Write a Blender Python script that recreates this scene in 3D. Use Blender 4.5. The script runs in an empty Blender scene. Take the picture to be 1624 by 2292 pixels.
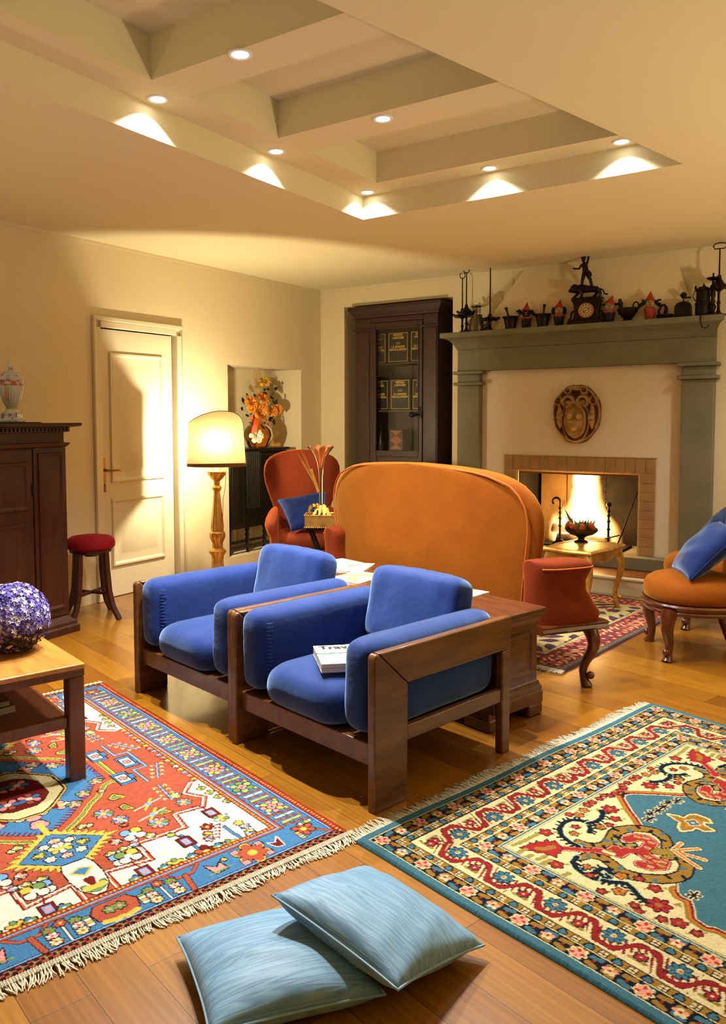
import bpy, bmesh, math, random
import numpy as np
from mathutils import Vector, Matrix
random.seed(7)
RNG = np.random.default_rng(7)
PI = math.pi
C = bpy.context.scene.collection
sc = bpy.context.scene

# ---------------------------------------------------------------- camera
F_PX, CX, CY, EYE = 1795.0, 722.0, 1041.0, 1.45
YAW, PIT, ROL = 0.609, 0.0598, -0.004
_cy, _sy = math.cos(YAW), math.sin(YAW)
FW = Vector((-_sy*math.cos(PIT), _cy*math.cos(PIT), -math.sin(PIT)))
R0 = Vector((_cy, _sy, 0)); U0 = R0.cross(FW)
RI = R0*math.cos(ROL) + U0*math.sin(ROL)
UP = -R0*math.sin(ROL) + U0*math.cos(ROL)
cam = bpy.data.objects.new('camera', bpy.data.cameras.new('camera')); C.objects.link(cam)
cam.matrix_world = Matrix(((RI.x, UP.x, -FW.x, 0), (RI.y, UP.y, -FW.y, 0), (RI.z, UP.z, -FW.z, EYE), (0, 0, 0, 1)))
cam.data.sensor_fit = 'AUTO'; cam.data.sensor_width = 36.0
cam.data.lens = F_PX/2292*36.0
cam.data.shift_x = (812-CX)/2292; cam.data.shift_y = (CY-1146)/2292
cam.data.clip_start = 0.05; cam.data.clip_end = 60
sc.camera = cam

def ray(p):
    return RI*((p[0]-CX)/F_PX) - UP*((p[1]-CY)/F_PX) + FW
def on_z(p, z):
    d = ray(p); t = (z-EYE)/d.z; return Vector((d.x*t, d.y*t, z))
def on_x(p, x):
    d = ray(p); t = x/d.x; return Vector((x, d.y*t, EYE+d.z*t))
def on_y(p, y):
    d = ray(p); t = y/d.y; return Vector((d.x*t, y, EYE+d.z*t))
def at_dist(p, dist):
    d = ray(p); t = dist/math.hypot(d.x, d.y); return Vector((d.x*t, d.y*t, EYE+d.z*t))

# ---------------------------------------------------------------- view, world, lights
sc.view_settings.view_transform = 'Standard'
sc.view_settings.look = 'None'
sc.view_settings.exposure = 0.0
sc.view_settings.gamma = 1.0
sc.view_settings.use_curve_mapping = False
sc.cycles.use_denoising = True
sc.cycles.max_bounces = 8
sc.cycles.diffuse_bounces = 2
sc.cycles.glossy_bounces = 3
sc.cycles.transmission_bounces = 6
sc.cycles.transparent_max_bounces = 8
sc.cycles.sample_clamp_indirect = 4.0
sc.cycles.sample_clamp_direct = 0.0
sc.cycles.caustics_reflective = False
sc.cycles.caustics_refractive = False
w = bpy.data.worlds.new('world'); sc.world = w; w.use_nodes = True
w.node_tree.nodes['Background'].inputs[0].default_value = (0.9, 0.62, 0.36, 1)
w.node_tree.nodes['Background'].inputs[1].default_value = 0.05

X1, Y2, ZC = -5.02, 7.17, 2.808        # door wall plane, fireplace wall plane, ceiling height
ZR = 2.963                             # raised ceiling inside the opening
ROT = math.radians(-15.6)              # the seating is set askew to the walls

def light(name, kind, loc, energy, color, **kw):
    l = bpy.data.lights.new(name, kind); l.energy = energy; l.color = color
    for k, v in kw.items(): setattr(l, k, v)
    o = bpy.data.objects.new(name, l); o.location = loc; C.objects.link(o)
    return o
HALOGEN = (1.0, 0.97, 0.90)
WARM = (1.0, 0.82, 0.54)
LIGHTS = [(-2.872, 2.762), (-2.88, 3.68), (-2.895, 4.69), (-2.245, 2.63), (-2.13, 3.60), (-2.015, 4.68),
          (-1.23, 4.66)]
SPOT_W = [360, 215, 115, 430, 250, 115, 95]
for (lx, ly), wt in zip(LIGHTS, SPOT_W):
    s = light('ceiling_spot', 'SPOT', (lx, ly, ZR-0.012), wt, HALOGEN, spot_size=math.radians(118), spot_blend=0.9, shadow_soft_size=0.025)
# unseen ceiling spots: one read off the low chair's shadow, one added as fill
for (lx, ly, wt) in [(-0.2, 6.1, 120), (-4.3, 2.2, 6)]:
    light('ceiling_spot', 'SPOT', (lx, ly, ZC-0.03), wt, HALOGEN, spot_size=math.radians(130), spot_blend=1.0, shadow_soft_size=0.05)
# added warm point fills for the general glow, no known lamps
for (lx, ly, lz, wt) in [(-4.2, -1.8, 2.1, 8), (1.9, 5.2, 2.1, 20)]:
    light('room_fill', 'POINT', (lx, ly, lz), wt, WARM, shadow_soft_size=0.22)

# added upward fill spots beyond the frame, brightening ceiling and upper walls
for (lx, ly, lz, wt) in [(1.7, 1.4, 1.05, 6), (1.7, 4.2, 1.05, 205), (-4.3, 0.7, 1.05, 30), (-1.0, -1.8, 1.05, 95)]:
    o = light('ceiling_fill', 'SPOT', (lx, ly, lz), wt, WARM, spot_size=math.radians(168), spot_blend=0.35, shadow_soft_size=0.12); o.rotation_euler = (PI, 0, 0)

# ---------------------------------------------------------------- materials
def S(r, g, b):
    f = lambda c: ((c/255)/12.92 if c/255 <= 0.04045 else ((c/255+0.055)/1.055)**2.4)
    return (f(r), f(g), f(b), 1.0)
class NT:
    def __init__(s, m): s.t = m.node_tree; s.b = s.t.nodes['Principled BSDF']
    def n(s, kind, **kw):
        x = s.t.nodes.new('ShaderNode'+kind)
        for k, v in kw.items():
            if hasattr(x, k) and not k.startswith('i_'): setattr(x, k, v)
            else: x.inputs[k[2:] if k.startswith('i_') else k].default_value = v
        return x
    def l(s, a, ao, b, bi): s.t.links.new(a.outputs[ao], b.inputs[bi])
ALB = 0.72     # furnishings are kept deep in tone against the pale walls
KEEP = ('plaster', 'ceiling_plaster', 'white_plaster', 'door_paint', 'grey_stone', 'white_metal_trim', 'lamp_lens', 'reflector', 'lit_table_wood', 'lit_bulb', 'candle_sleeve', 'gold_lettering', 'pale_brick', 'mortar', 'worn_gilt', 'page_paper', 'knotted_wool', 'painted_surface', 'white_rose', 'orange_rose', 'yellow_rose', 'porcelain', 'blue_grey_sprigs', 'painted_band', 'orange_lily', 'gold_ribbon', 'black_lacquer', 'pale_petal', 'violet_petal')
def deep(c, f=None): f = ALB if f is None else f; return (c[0]*f, c[1]*f, c[2]*f, 1.0)
def mat(name, col, rough=0.5, metal=0.0, spec=0.5, coat=0.0, sheen=0.0, sheen_tint=None, bump=None, var=None, trans=0.0, ior=1.45, alpha=1.0, emis=None, estr=0.0):
    if name not in KEEP:
        col = deep(col)
        if var: var = (var[0], deep(var[1]), var[2], var[3])
    m = bpy.data.materials.new(name); m.use_nodes = True; k = NT(m); b = k.b.inputs
    b['Base Color'].default_value = col; b['Roughness'].default_value = rough; b['Metallic'].default_value = metal
    b['Specular IOR Level'].default_value = spec; b['Coat Weight'].default_value = coat; b['Coat Roughness'].default_value = 0.15
    b['Transmission Weight'].default_value = trans; b['IOR'].default_value = ior; b['Alpha'].default_value = alpha
    if sheen: 
        b['Sheen Weight'].default_value = sheen; b['Sheen Roughness'].default_value = 0.42
        b['Sheen Tint'].default_value = sheen_tint or col
    if emis: b['Emission Color'].default_value = emis; b['Emission Strength'].default_value = estr
    if bump or var:
        tc = k.n('TexCoord')
    if bump:
        nz = k.n('TexNoise', i_Scale=bump[0], i_Detail=4.0); bp = k.n('Bump', i_Strength=bump[1], i_Distance=0.01)
        k.l(tc, 'Object', nz, 'Vector'); k.l(nz, 'Fac', bp, 'Height'); k.l(bp, 'Normal', k.b, 'Normal')
    if var:     # (scale vector, second colour, low, high)
        mp = k.n('Mapping'); mp.inputs['Scale'].default_value = var[0]
        nz = k.n('TexNoise', i_Scale=1.0, i_Detail=6.0, i_Roughness=0.6); rp = k.n('ValToRGB')
        rp.color_ramp.elements[0].color = col; rp.color_ramp.elements[1].color = var[1]
        rp.color_ramp.elements[0].position = var[2]; rp.color_ramp.elements[1].position = var[3]
        k.l(tc, 'Object', mp, 'Vector'); k.l(mp, 'Vector', nz, 'Vector'); k.l(nz, 'Fac', rp, 'Fac'); k.l(rp, 'Color', k.b, 'Base Color')
    return m
def wood(name, a, b, scale=(6, 60, 60), rough=0.35, coat=0.2):
    return mat(name, a, rough, coat=coat, var=(scale, b, 0.35, 0.7), bump=(60, 0.05))

M = {}
M['plaster'] = mat('plaster', S(232, 216, 176), 0.9, spec=0.2, bump=(90, 0.06))
M['ceiling'] = mat('ceiling_plaster', S(238, 226, 184), 0.92, spec=0.15, bump=(90, 0.05))
M['white_plaster'] = mat('white_plaster', S(236, 224, 204), 0.9, spec=0.2, bump=(70, 0.08))
M['paint'] = mat('door_paint', S(234, 220, 186), 0.42, bump=(40, 0.02))
M['stone'] = mat('grey_stone', S(118, 116, 96), 0.85, spec=0.25, bump=(120, 0.15), var=((5, 5, 5), S(134, 130, 108), 0.3, 0.75))
M['darkwood'] = wood('dark_walnut', S(74, 28, 13), S(46, 15, 8), (30, 30, 3), 0.42, 0.1)
M['bookwood'] = wood('dark_oak', S(66, 24, 12), S(40, 13, 7), (30, 30, 3), 0.5, 0.03)
M['chestwood'] = wood('chest_oak', S(112, 58, 22), S(72, 34, 13), (4, 40, 40), 0.35, 0.25)
M['frame'] = wood('walnut_frame', S(132, 84, 42), S(90, 54, 26), (30, 4, 30), 0.33, 0.3)
M['tablewood'] = wood('lit_table_wood', S(190, 132, 62), S(164, 104, 44), (4, 30, 30), 0.3, 0.35)  # lighter copy of the table wood: light on the tabletop put into its colour
M['tableleg'] = wood('brown_wood', S(122, 66, 34), S(92, 44, 22), (30, 30, 4), 0.35, 0.3)
M['chairwood'] = wood('polished_walnut', S(110, 54, 24), S(76, 32, 13), (20, 20, 4), 0.22, 0.5)
M['black'] = mat('black_lacquer', S(12, 9, 8), 0.32, coat=0.15)
M['iron'] = mat('wrought_iron', S(30, 24, 19), 0.5, 0.6, bump=(80, 0.2))
M['bronze'] = mat('dark_bronze', S(44, 30, 20), 0.42, 0.7, bump=(60, 0.15))
M['pewter'] = mat('pewter', S(112, 104, 88), 0.35, 0.85, bump=(40, 0.1))
M['brass'] = mat('aged_brass', S(176, 126, 56), 0.32, 1.0)
M['gilt'] = mat('worn_gilt', S(216, 168, 84), 0.36, 0.8, var=((14, 14, 14), S(140, 88, 36), 0.45, 0.8), bump=(50, 0.15))
M['soot'] = mat('sooty_brick', S(40, 29, 18), 0.95, var=((4, 4, 4), S(10, 8, 6), 0.35, 0.58), bump=(30, 0.3))
M['firebrick'] = mat('fire_brick', S(150, 118, 70), 0.95, var=((3, 3, 3), S(60, 44, 26), 0.45, 0.75), bump=(30, 0.3))
M['char'] = mat('charred_bark', S(40, 26, 16), 0.95, var=((8, 8, 8), S(88, 54, 26), 0.5, 0.8), bump=(25, 0.6))
def velvet(name, col, tint, sheen=0.55, rough=0.75, second=None):
    m = mat(name, col, rough, spec=0.15, sheen=sheen, sheen_tint=tint, var=((5, 5, 5), second or col, 0.35, 0.75), bump=(220, 0.08))
    return m
M['blue'] = velvet('blue_velvet', S(24, 48, 118), S(170, 205, 255), 0.95, 0.7, S(32, 58, 130))
M['navy'] = velvet('navy_velvet', S(18, 38, 96), S(140, 175, 240), 0.7, 0.75, S(24, 46, 108))
M['blue'].node_tree.nodes['Noise Texture'].inputs['Scale'].default_value = 24.0
for n_ in M['blue'].node_tree.nodes:
    if n_.type == 'BUMP': n_.inputs['Strength'].default_value = 0.22
M['orange'] = velvet('orange_velvet', S(166, 88, 16), S(255, 190, 80), 0.5, 0.8, S(150, 74, 12))
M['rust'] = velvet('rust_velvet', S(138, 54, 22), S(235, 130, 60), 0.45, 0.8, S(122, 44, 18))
M['red'] = velvet('crimson_velvet', S(150, 18, 30), S(220, 60, 70), 0.4, 0.8, S(130, 14, 26))
M['piping_orange'] = mat('orange_piping', S(206, 104, 26), 0.8)
M['fringe'] = mat('cotton_fringe', S(232, 220, 192), 0.95, bump=(300, 0.2))
M['paper'] = mat('page_paper', S(228, 220, 200), 0.8, var=((2, 2, 300), S(190, 180, 160), 0.45, 0.6))
M['white_trim'] = mat('white_metal_trim', S(245, 245, 240), 0.4)
M['lens'] = mat('lamp_lens', S(255, 255, 255), 0.4, emis=(1, 0.93, 0.82, 1), estr=14)
M['chrome'] = mat('reflector', S(230, 230, 225), 0.15, 1.0)

def thin_glass(name, tint=(1, 1, 1, 1), rough=0.02, refl=0.09, ior=1.5):
    m = bpy.data.materials.new(name); m.use_nodes = True; t = m.node_tree; t.nodes.clear()
    o = t.nodes.new('ShaderNodeOutputMaterial'); mx = t.nodes.new('ShaderNodeMixShader'); fr = t.nodes.new('ShaderNodeFresnel')
    tr = t.nodes.new('ShaderNodeBsdfTransparent'); gl = t.nodes.new('ShaderNodeBsdfGlossy'); ad = t.nodes.new('ShaderNodeMath')
    ad.operation = 'ADD'; ad.inputs[1].default_value = refl; ad.use_clamp = True
    fr.inputs[0].default_value = ior; tr.inputs[0].default_value = tint; gl.inputs['Roughness'].default_value = rough
    t.links.new(fr.outputs[0], ad.inputs[0]); t.links.new(ad.outputs[0], mx.inputs[0]); t.links.new(tr.outputs[0], mx.inputs[1])
    t.links.new(gl.outputs[0], mx.inputs[2]); t.links.new(mx.outputs[0], o.inputs[0])
    return m
M['pane'] = thin_glass('window_glass', (0.95, 0.95, 0.92, 1), 0.02, 0.0, 1.32)
M['glass'] = thin_glass('clear_glass', (0.95, 0.96, 0.94, 1), 0.03, 0.0, 1.22)
M['amber_glass'] = thin_glass('amber_glass', (0.95, 0.66, 0.26, 1), 0.03, 0.0, 1.3)

def floor_mat():
    m = mat('oak_planks', S(180, 118, 44), 0.34, coat=0.55); k = NT(m)
    k.b.inputs['Coat Roughness'].default_value = 0.14
    tc = k.n('TexCoord'); mp = k.n('Mapping'); mp.inputs['Rotation'].default_value = (0, 0, math.radians(16.0)); mp.inputs['Location'].default_value = (0.3, 0.005, 0)
    k.l(tc, 'Object', mp, 'Vector')
    br = k.n('TexBrick', offset=0.37, offset_frequency=2, squash=1.0)
    for nm, v in (('Scale', 1.0), ('Mortar Size', 0.0011), ('Mortar Smooth', 0.2), ('Bias', 0.0), ('Brick Width', 1.15), ('Row Height', 0.1545)): br.inputs[nm].default_value = v
    br.inputs['Color1'].default_value = deep(S(184, 124, 26), 0.78); br.inputs['Color2'].default_value = deep(S(142, 84, 13), 0.78); br.inputs['Mortar'].default_value = S(58, 32, 6)
    k.l(mp, 'Vector', br, 'Vector')
    # grain stretched along the boards
    m2 = k.n('Mapping'); m2.inputs['Scale'].default_value = (2.2, 46, 1); k.l(mp, 'Vector', m2, 'Vector')
    nz = k.n('TexNoise', i_Scale=1.0, i_Detail=6.0, i_Roughness=0.65, i_Distortion=0.4); k.l(m2, 'Vector', nz, 'Vector')
    m3 = k.n('Mapping'); m3.inputs['Scale'].default_value = (1.1, 9, 1); k.l(mp, 'Vector', m3, 'Vector')
    wv = k.n('TexWave', wave_type='RINGS', i_Scale=1.6, i_Distortion=6.0, i_Detail=2.0); wv.inputs['Detail Scale'].default_value = 0.7; k.l(m3, 'Vector', wv, 'Vector')
    ad = k.n('MixRGB', blend_type='MULTIPLY'); ad.inputs[0].default_value = 0.55
    r1 = k.n('ValToRGB'); r1.color_ramp.elements[0].position = 0.3; r1.color_ramp.elements[1].position = 0.7
    r1.color_ramp.elements[0].color = (0.55, 0.5, 0.45, 1); r1.color_ramp.elements[1].color = (1.12, 1.12, 1.12, 1)
    k.l(nz, 'Fac', r1, 'Fac'); k.l(br, 'Color', ad, 1); k.l(r1, 'Color', ad, 2)
    a2 = k.n('MixRGB', blend_type='MULTIPLY'); a2.inputs[0].default_value = 0.22
    r2 = k.n('ValToRGB'); r2.color_ramp.elements[0].color = (0.5, 0.42, 0.35, 1); r2.color_ramp.elements[1].color = (1.1, 1.1, 1.1, 1)
    k.l(wv, 'Fac', r2, 'Fac'); k.l(ad, 'Color', a2, 1); k.l(r2, 'Color', a2, 2); k.l(a2, 'Color', k.b, 'Base Color')
    bp = k.n('Bump', i_Strength=0.25, i_Distance=0.002); bp.invert = True; k.l(br, 'Fac', bp, 'Height'); k.l(bp, 'Normal', k.b, 'Normal')
    return m
M['floor'] = floor_mat()
def vcol_mat(name, rough=0.95, sheen=0.0):
    m = mat(name, (0.5, 0.5, 0.5, 1), rough, spec=0.1); k = NT(m)
    v = k.n('VertexColor'); v.layer_name = 'dye'; k.l(v, 'Color', k.b, 'Base Color')
    tc = k.n('TexCoord'); nz = k.n('TexNoise', i_Scale=420.0, i_Detail=2.0); bp = k.n('Bump', i_Strength=0.5, i_Distance=0.004)
    k.l(tc, 'Object', nz, 'Vector'); k.l(nz, 'Fac', bp, 'Height'); k.l(bp, 'Normal', k.b, 'Normal')
    return m
M['rug'] = vcol_mat('knotted_wool')
M['dyed'] = vcol_mat('painted_surface', 0.6)

# ---------------------------------------------------------------- mesh helpers
class MB:
    def __init__(s): s.v = []; s.f = []
    def add(s, vs, fs, M_=None):
        o = len(s.v)
        s.v += [tuple(M_ @ Vector(p)) for p in vs] if M_ else [tuple(p) for p in vs]
        s.f += [tuple(i+o for i in f) for f in fs]; return s
    def bx(s, x0, x1, y0, y1, z0, z1, M_=None):
        vs = [(x, y, z) for z in (z0, z1) for y in (y0, y1) for x in (x0, x1)]
        return s.add(vs, [(0, 2, 3, 1), (4, 5, 7, 6), (0, 1, 5, 4), (2, 6, 7, 3), (0, 4, 6, 2), (1, 3, 7, 5)], M_)
    def prism(s, poly, z0, z1, M_=None):
        n = len(poly); vs = [(x, y, z0) for x, y in poly]+[(x, y, z1) for x, y in poly]
        return s.add(vs, [tuple(range(n))[::-1], tuple(range(n, 2*n))]+[(i, (i+1) % n, n+(i+1) % n, n+i) for i in range(n)], M_)
    def lathe(s, prof, seg=24, c=(0, 0, 0), M_=None, sx=1.0, sy=1.0, flute=0, fd=0.0):
        vs = []; fs = []; n = len(prof)
        for r, z in prof:
            for k in range(seg):
                a = 2*PI*k/seg; rr = r*(1+fd*math.cos(flute*a)) if flute else r
                vs.append((c[0]+rr*math.cos(a)*sx, c[1]+rr*math.sin(a)*sy, c[2]+z))
        for i in range(n-1):
            for k in range(seg):
                fs.append((i*seg+k, i*seg+(k+1) % seg, (i+1)*seg+(k+1) % seg, (i+1)*seg+k))
        fs.append(tuple(range(seg))[::-1]); fs.append(tuple((n-1)*seg+k for k in range(seg)))
        return s.add(vs, fs, M_)
    def open_lathe(s, prof, seg=24, c=(0, 0, 0), a0=0.0, a1=2*PI, M_=None, sx=1.0, sy=1.0):
        vs = []; fs = []; n = len(prof); full = abs(a1-a0-2*PI) < 1e-6; m = seg if full else seg+1
        for r, z in prof:
            for k in range(m):
                a = a0+(a1-a0)*k/seg; vs.append((c[0]+r*math.cos(a)*sx, c[1]+r*math.sin(a)*sy, c[2]+z))
        for i in range(n-1):
            for k in range(seg):
                k2 = (k+1) % m if full else k+1
                fs.append((i*m+k, i*m+k2, (i+1)*m+k2, (i+1)*m+k))
        return s.add(vs, fs, M_)
    def ell(s, c, r, seg=16, rings=10, M_=None):
        r = (r, r, r) if isinstance(r, (int, float)) else r
        vs = [(c[0], c[1], c[2]-r[2])]; fs = []
        for i in range(1, rings):
            t = -PI/2+PI*i/rings
            for k in range(seg):
                a = 2*PI*k/seg; vs.append((c[0]+r[0]*math.cos(t)*math.cos(a), c[1]+r[1]*math.cos(t)*math.sin(a), c[2]+r[2]*math.sin(t)))
        vs.append((c[0], c[1], c[2]+r[2])); top = len(vs)-1
        for k in range(seg):
            fs.append((0, 1+(k+1) % seg, 1+k)); fs.append((top, top-seg+k, top-seg+(k+1) % seg))
        for i in range(rings-2):
            for k in range(seg):
                a = 1+i*seg; fs.append((a+k, a+(k+1) % seg, a+seg+(k+1) % seg, a+seg+k))
        return s.add(vs, fs, M_)
    def tube(s, pts, r, seg=8, closed=False, M_=None, flat=1.0):
        pts = [Vector(p) for p in pts]; n = len(pts); rs = r if isinstance(r, (list, tuple)) else [r]*n
        vs = []; fs = []; nrm = None
        for i, p in enumerate(pts):
            a = pts[i-1] if (i > 0 or closed) else p; b = pts[(i+1) % n] if (i < n-1 or closed) else p
            t = (b-a).normalized() if (b-a).length > 1e-9 else Vector((0, 0, 1))
            if nrm is None:
                nrm = t.orthogonal().normalized()
            nrm = (nrm - t*nrm.dot(t)); nrm = nrm.normalized() if nrm.length > 1e-6 else t.orthogonal().normalized()
            bn = t.cross(nrm)
            for k in range(seg):
                an = 2*PI*k/seg; vs.append(p+nrm*(rs[i]*math.cos(an))+bn*(rs[i]*flat*math.sin(an)))
        for i in range(n if closed else n-1):
            j = (i+1) % n
            for k in range(seg): fs.append((i*seg+k, i*seg+(k+1) % seg, j*seg+(k+1) % seg, j*seg+k))
        if not closed: fs.append(tuple(range(seg))[::-1]); fs.append(tuple((n-1)*seg+k for k in range(seg)))
        return s.add(vs, fs, M_)
    def loft(s, loops, M_=None, cap=True):
        m = len(loops[0]); vs = [p for l in loops for p in l]; fs = []
        for i in range(len(loops)-1):
            for k in range(m): fs.append((i*m+k, i*m+(k+1) % m, (i+1)*m+(k+1) % m, (i+1)*m+k))
        if cap: fs.append(tuple(range(m))[::-1]); fs.append(tuple((len(loops)-1)*m+k for k in range(m)))
        return s.add(vs, fs, M_)
    def grid(s, fn, nu, nv, M_=None):
        vs = [fn(i/nu, j/nv) for j in range(nv+1) for i in range(nu+1)]
        fs = [(j*(nu+1)+i, j*(nu+1)+i+1, (j+1)*(nu+1)+i+1, (j+1)*(nu+1)+i) for j in range(nv) for i in range(nu)]
        return s.add(vs, fs, M_)
    def build(s, name, m, parent=None, loc=(0, 0, 0), rot=(0, 0, 0), bevel=0.0, seg=2, sub=0, angle=40, flat=False, fix=True):
        me = bpy.data.meshes.new(name); me.from_pydata(s.v, [], s.f)
        if fix:
            b = bmesh.new(); b.from_mesh(me); bmesh.ops.recalc_face_normals(b, faces=b.faces); b.to_mesh(me); b.free()
        if not flat:
            me.polygons.foreach_set('use_smooth', [True]*len(me.polygons))
            if not sub: me.set_sharp_from_angle(angle=math.radians(angle))
        me.update()
        o = bpy.data.objects.new(name, me); C.objects.link(o); o.location = loc; o.rotation_euler = rot
        if m: me.materials.append(M[m] if isinstance(m, str) else m)
        if parent: o.parent = parent
        if bevel:
            d = o.modifiers.new('edge', 'BEVEL'); d.width = bevel; d.segments = seg; d.limit_method = 'ANGLE'; d.angle_limit = math.radians(35)
        if sub:
            d = o.modifiers.new('smooth', 'SUBSURF'); d.levels = sub; d.render_levels = sub
        return o
def tag(o, label, cat, group=None, kind=None):
    o['label'] = label; o['category'] = cat
    if group: o['group'] = group
    if kind: o['kind'] = kind
    return o
def thing(name, label, cat, loc=(0, 0, 0), rz=0.0, group=None):
    o = bpy.data.objects.new(name, None); C.objects.link(o); o.empty_display_size = 0.1
    o.location = loc; o.rotation_euler = (0, 0, rz); return tag(o, label, cat, group)
def struct(o): o['kind'] = 'structure'; return o
def stuff(o): o['kind'] = 'stuff'; return o
def dup(root, loc, rz=None, label=None, group=None):
    def cp(o, par):
        c = o.copy(); C.objects.link(c)
        if par: c.parent = par
        for ch in kids.get(o.name, []): cp(ch, c)
        return c
    kids = {}
    for o in list(bpy.data.objects):
        if o.parent: kids.setdefault(o.parent.name, []).append(o)
    r = cp(root, None); r.location = loc
    if rz is not None: r.rotation_euler = (0, 0, rz)
    if label: r['label'] = label
    if group: r['group'] = group
    return r
def sup(hx, hy, n=24, p=0.5, cx=0.0, cy=0.0, z=0.0):
    out = []
    for k in range(n):
        a = 2*PI*k/n; c, s_ = math.cos(a), math.sin(a)
        out.append((cx+hx*math.copysign(abs(c)**p, c), cy+hy*math.copysign(abs(s_)**p, s_), z))
    return out
def puff(hx, hy, z0, z1, p=0.35, r=0.04, crown=0.0, n=32, cx=0.0, cy=0.0, front=0.0):
    """a soft box cushion with rounded edges, as loops from bottom to top"""
    L = []
    for t in (0.0, 0.3, 0.65, 1.0):
        q = math.sin(t*PI/2); L.append((hx-r*(1-q), hy-r*(1-q), z0+r*(1-math.cos(t*PI/2))))
    for t in (0.35, 0.65): L.append((hx, hy, z0+r+(z1-z0-2*r)*t))
    for t in (1.0, 0.65, 0.3, 0.0):
        q = math.sin(t*PI/2); L.append((hx-r*(1-q), hy-r*(1-q), z1-r*(1-math.cos(t*PI/2))))
    loops = [sup(a, b, n, p, cx, cy, z) for a, b, z in L]
    for f in (0.75, 0.5, 0.25, 0.04):
        loops.append(sup((hx-r)*f, (hy-r)*f, n, p, cx, cy, z1+crown*(1-f*f)))
    return loops
def cushion(name, label, cat, corners, thick, m, piping=None, group=None, ears=0.06, res=22, wob=0.006, seed=0, along=None):
    """square scatter cushion spanned between four corners, plump in the middle, with pinched ears and a piped seam"""
    P = [Vector(c) for c in corners]; cen = sum(P, Vector())/4
    nrm = (P[2]-P[0]).cross(P[3]-P[1]).normalized()
    rr = random.Random(seed); ph = [rr.uniform(0, 6) for _ in range(6)]
    def mid(u, v):
        u2, v2 = 2*u-1, 2*v-1
        iu = 1-ears*(1-abs(v2)**2.2)*0 - ears*(1-abs(v2)**2.6)*1.0; iv = 1-ears*(1-abs(u2)**2.6)
        uu, vv = 0.5+0.5*u2*iu, 0.5+0.5*v2*iv
        return P[0]*(1-uu)*(1-vv)+P[1]*uu*(1-vv)+P[2]*uu*vv+P[3]*(1-uu)*vv
    def h(u, v):
        u2, v2 = 2*u-1, 2*v-1
        e = max(0, 1-abs(u2)**2.3)*max(0, 1-abs(v2)**2.3)
        return thick*0.5*e**0.48
    def side(sgn):
        def fn(u, v):
            p = mid(u, v); hh = h(u, v)
            cr = wob*math.sin(9*u+ph[0]+4*math.sin(5*v+ph[1]))*math.sin(8*v+ph[2])*min(1, hh/(thick*0.25))
            return p+nrm*(sgn*hh+cr)
        return fn
    rz = math.atan2(along.y, along.x) if along else 0.0
    root = thing(name, label, cat, tuple(cen), rz, group)
    inv = Matrix.Rotation(-rz, 4, 'Z') @ Matrix.Translation(-cen)
    mb = MB(); mb.grid(side(1), res, res, inv); mb.grid(lambda u, v: side(-1)(1-u, v), res, res, inv)
    o = mb.build('cover', m, root, angle=80, fix=False)
    bm = bmesh.new(); bm.from_mesh(o.data); bmesh.ops.remove_doubles(bm, verts=bm.verts, dist=0.0005); bmesh.ops.recalc_face_normals(bm, faces=bm.faces); bm.to_mesh(o.data); bm.free()
    edge = [mid(t, 0) for t in np.linspace(0, 1, res, endpoint=False)]+[mid(1, t) for t in np.linspace(0, 1, res, endpoint=False)]
    edge += [mid(1-t, 1) for t in np.linspace(0, 1, res, endpoint=False)]+[mid(0, 1-t) for t in np.linspace(0, 1, res, endpoint=False)]
    MB().tube(edge, 0.0035, 6, True, inv).build('piping', piping or m, root)
    return root
def text_part(body, size, m, parent, M_, depth=0.0008, align='CENTER', name='lettering', bold=0.0, sx=1.0):
    cu = bpy.data.curves.new('text', 'FONT'); cu.body = body; cu.size = size; cu.align_x = align; cu.align_y = 'CENTER'; cu.extrude = depth; cu.offset = bold
    t = bpy.data.objects.new('text', cu); C.objects.link(t)
    dg = bpy.context.evaluated_depsgraph_get(); me = bpy.data.meshes.new_from_object(t.evaluated_get(dg))
    bpy.data.objects.remove(t)
    me.transform(M_ @ Matrix.Diagonal((sx, 1, 1, 1)))
    me.materials.clear(); me.materials.append(M[m] if isinstance(m, str) else m); me.name = name
    o = bpy.data.objects.new(name, me); C.objects.link(o); o.parent = parent; return o
def cab_leg(mb, top, foot, out, r0=0.03, r1=0.014, knee=0.03, seg=10, knob=True):
    """S-curved cabriole leg from top to foot, bulging towards out at the knee"""
    T, Fo = Vector(top), Vector(foot); d = Vector((out[0], out[1], 0)).normalized(); pts = []; rs = []
    for i in range(13):
        t = i/12; p = T.lerp(Fo, t)
        off = knee*math.sin(PI*min(1, t*1.9))*(1 if t < 0.53 else 0) - knee*0.75*math.sin(PI*max(0, (t-0.53)/0.47))
        p = p + d*off; pts.append(p)
        r = r0+(r1-r0)*min(1, t*1.25)**0.8
        if t > 0.85: r = r1*(1+0.55*(t-0.85)/0.15)
        rs.append(r)
    mb.tube(pts, rs, seg)
    if knob:
        p = T.lerp(Fo, 0.80); mb.ell(p+d*(r1*0.9), (r1*1.05,)*3, 10, 8)
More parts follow.
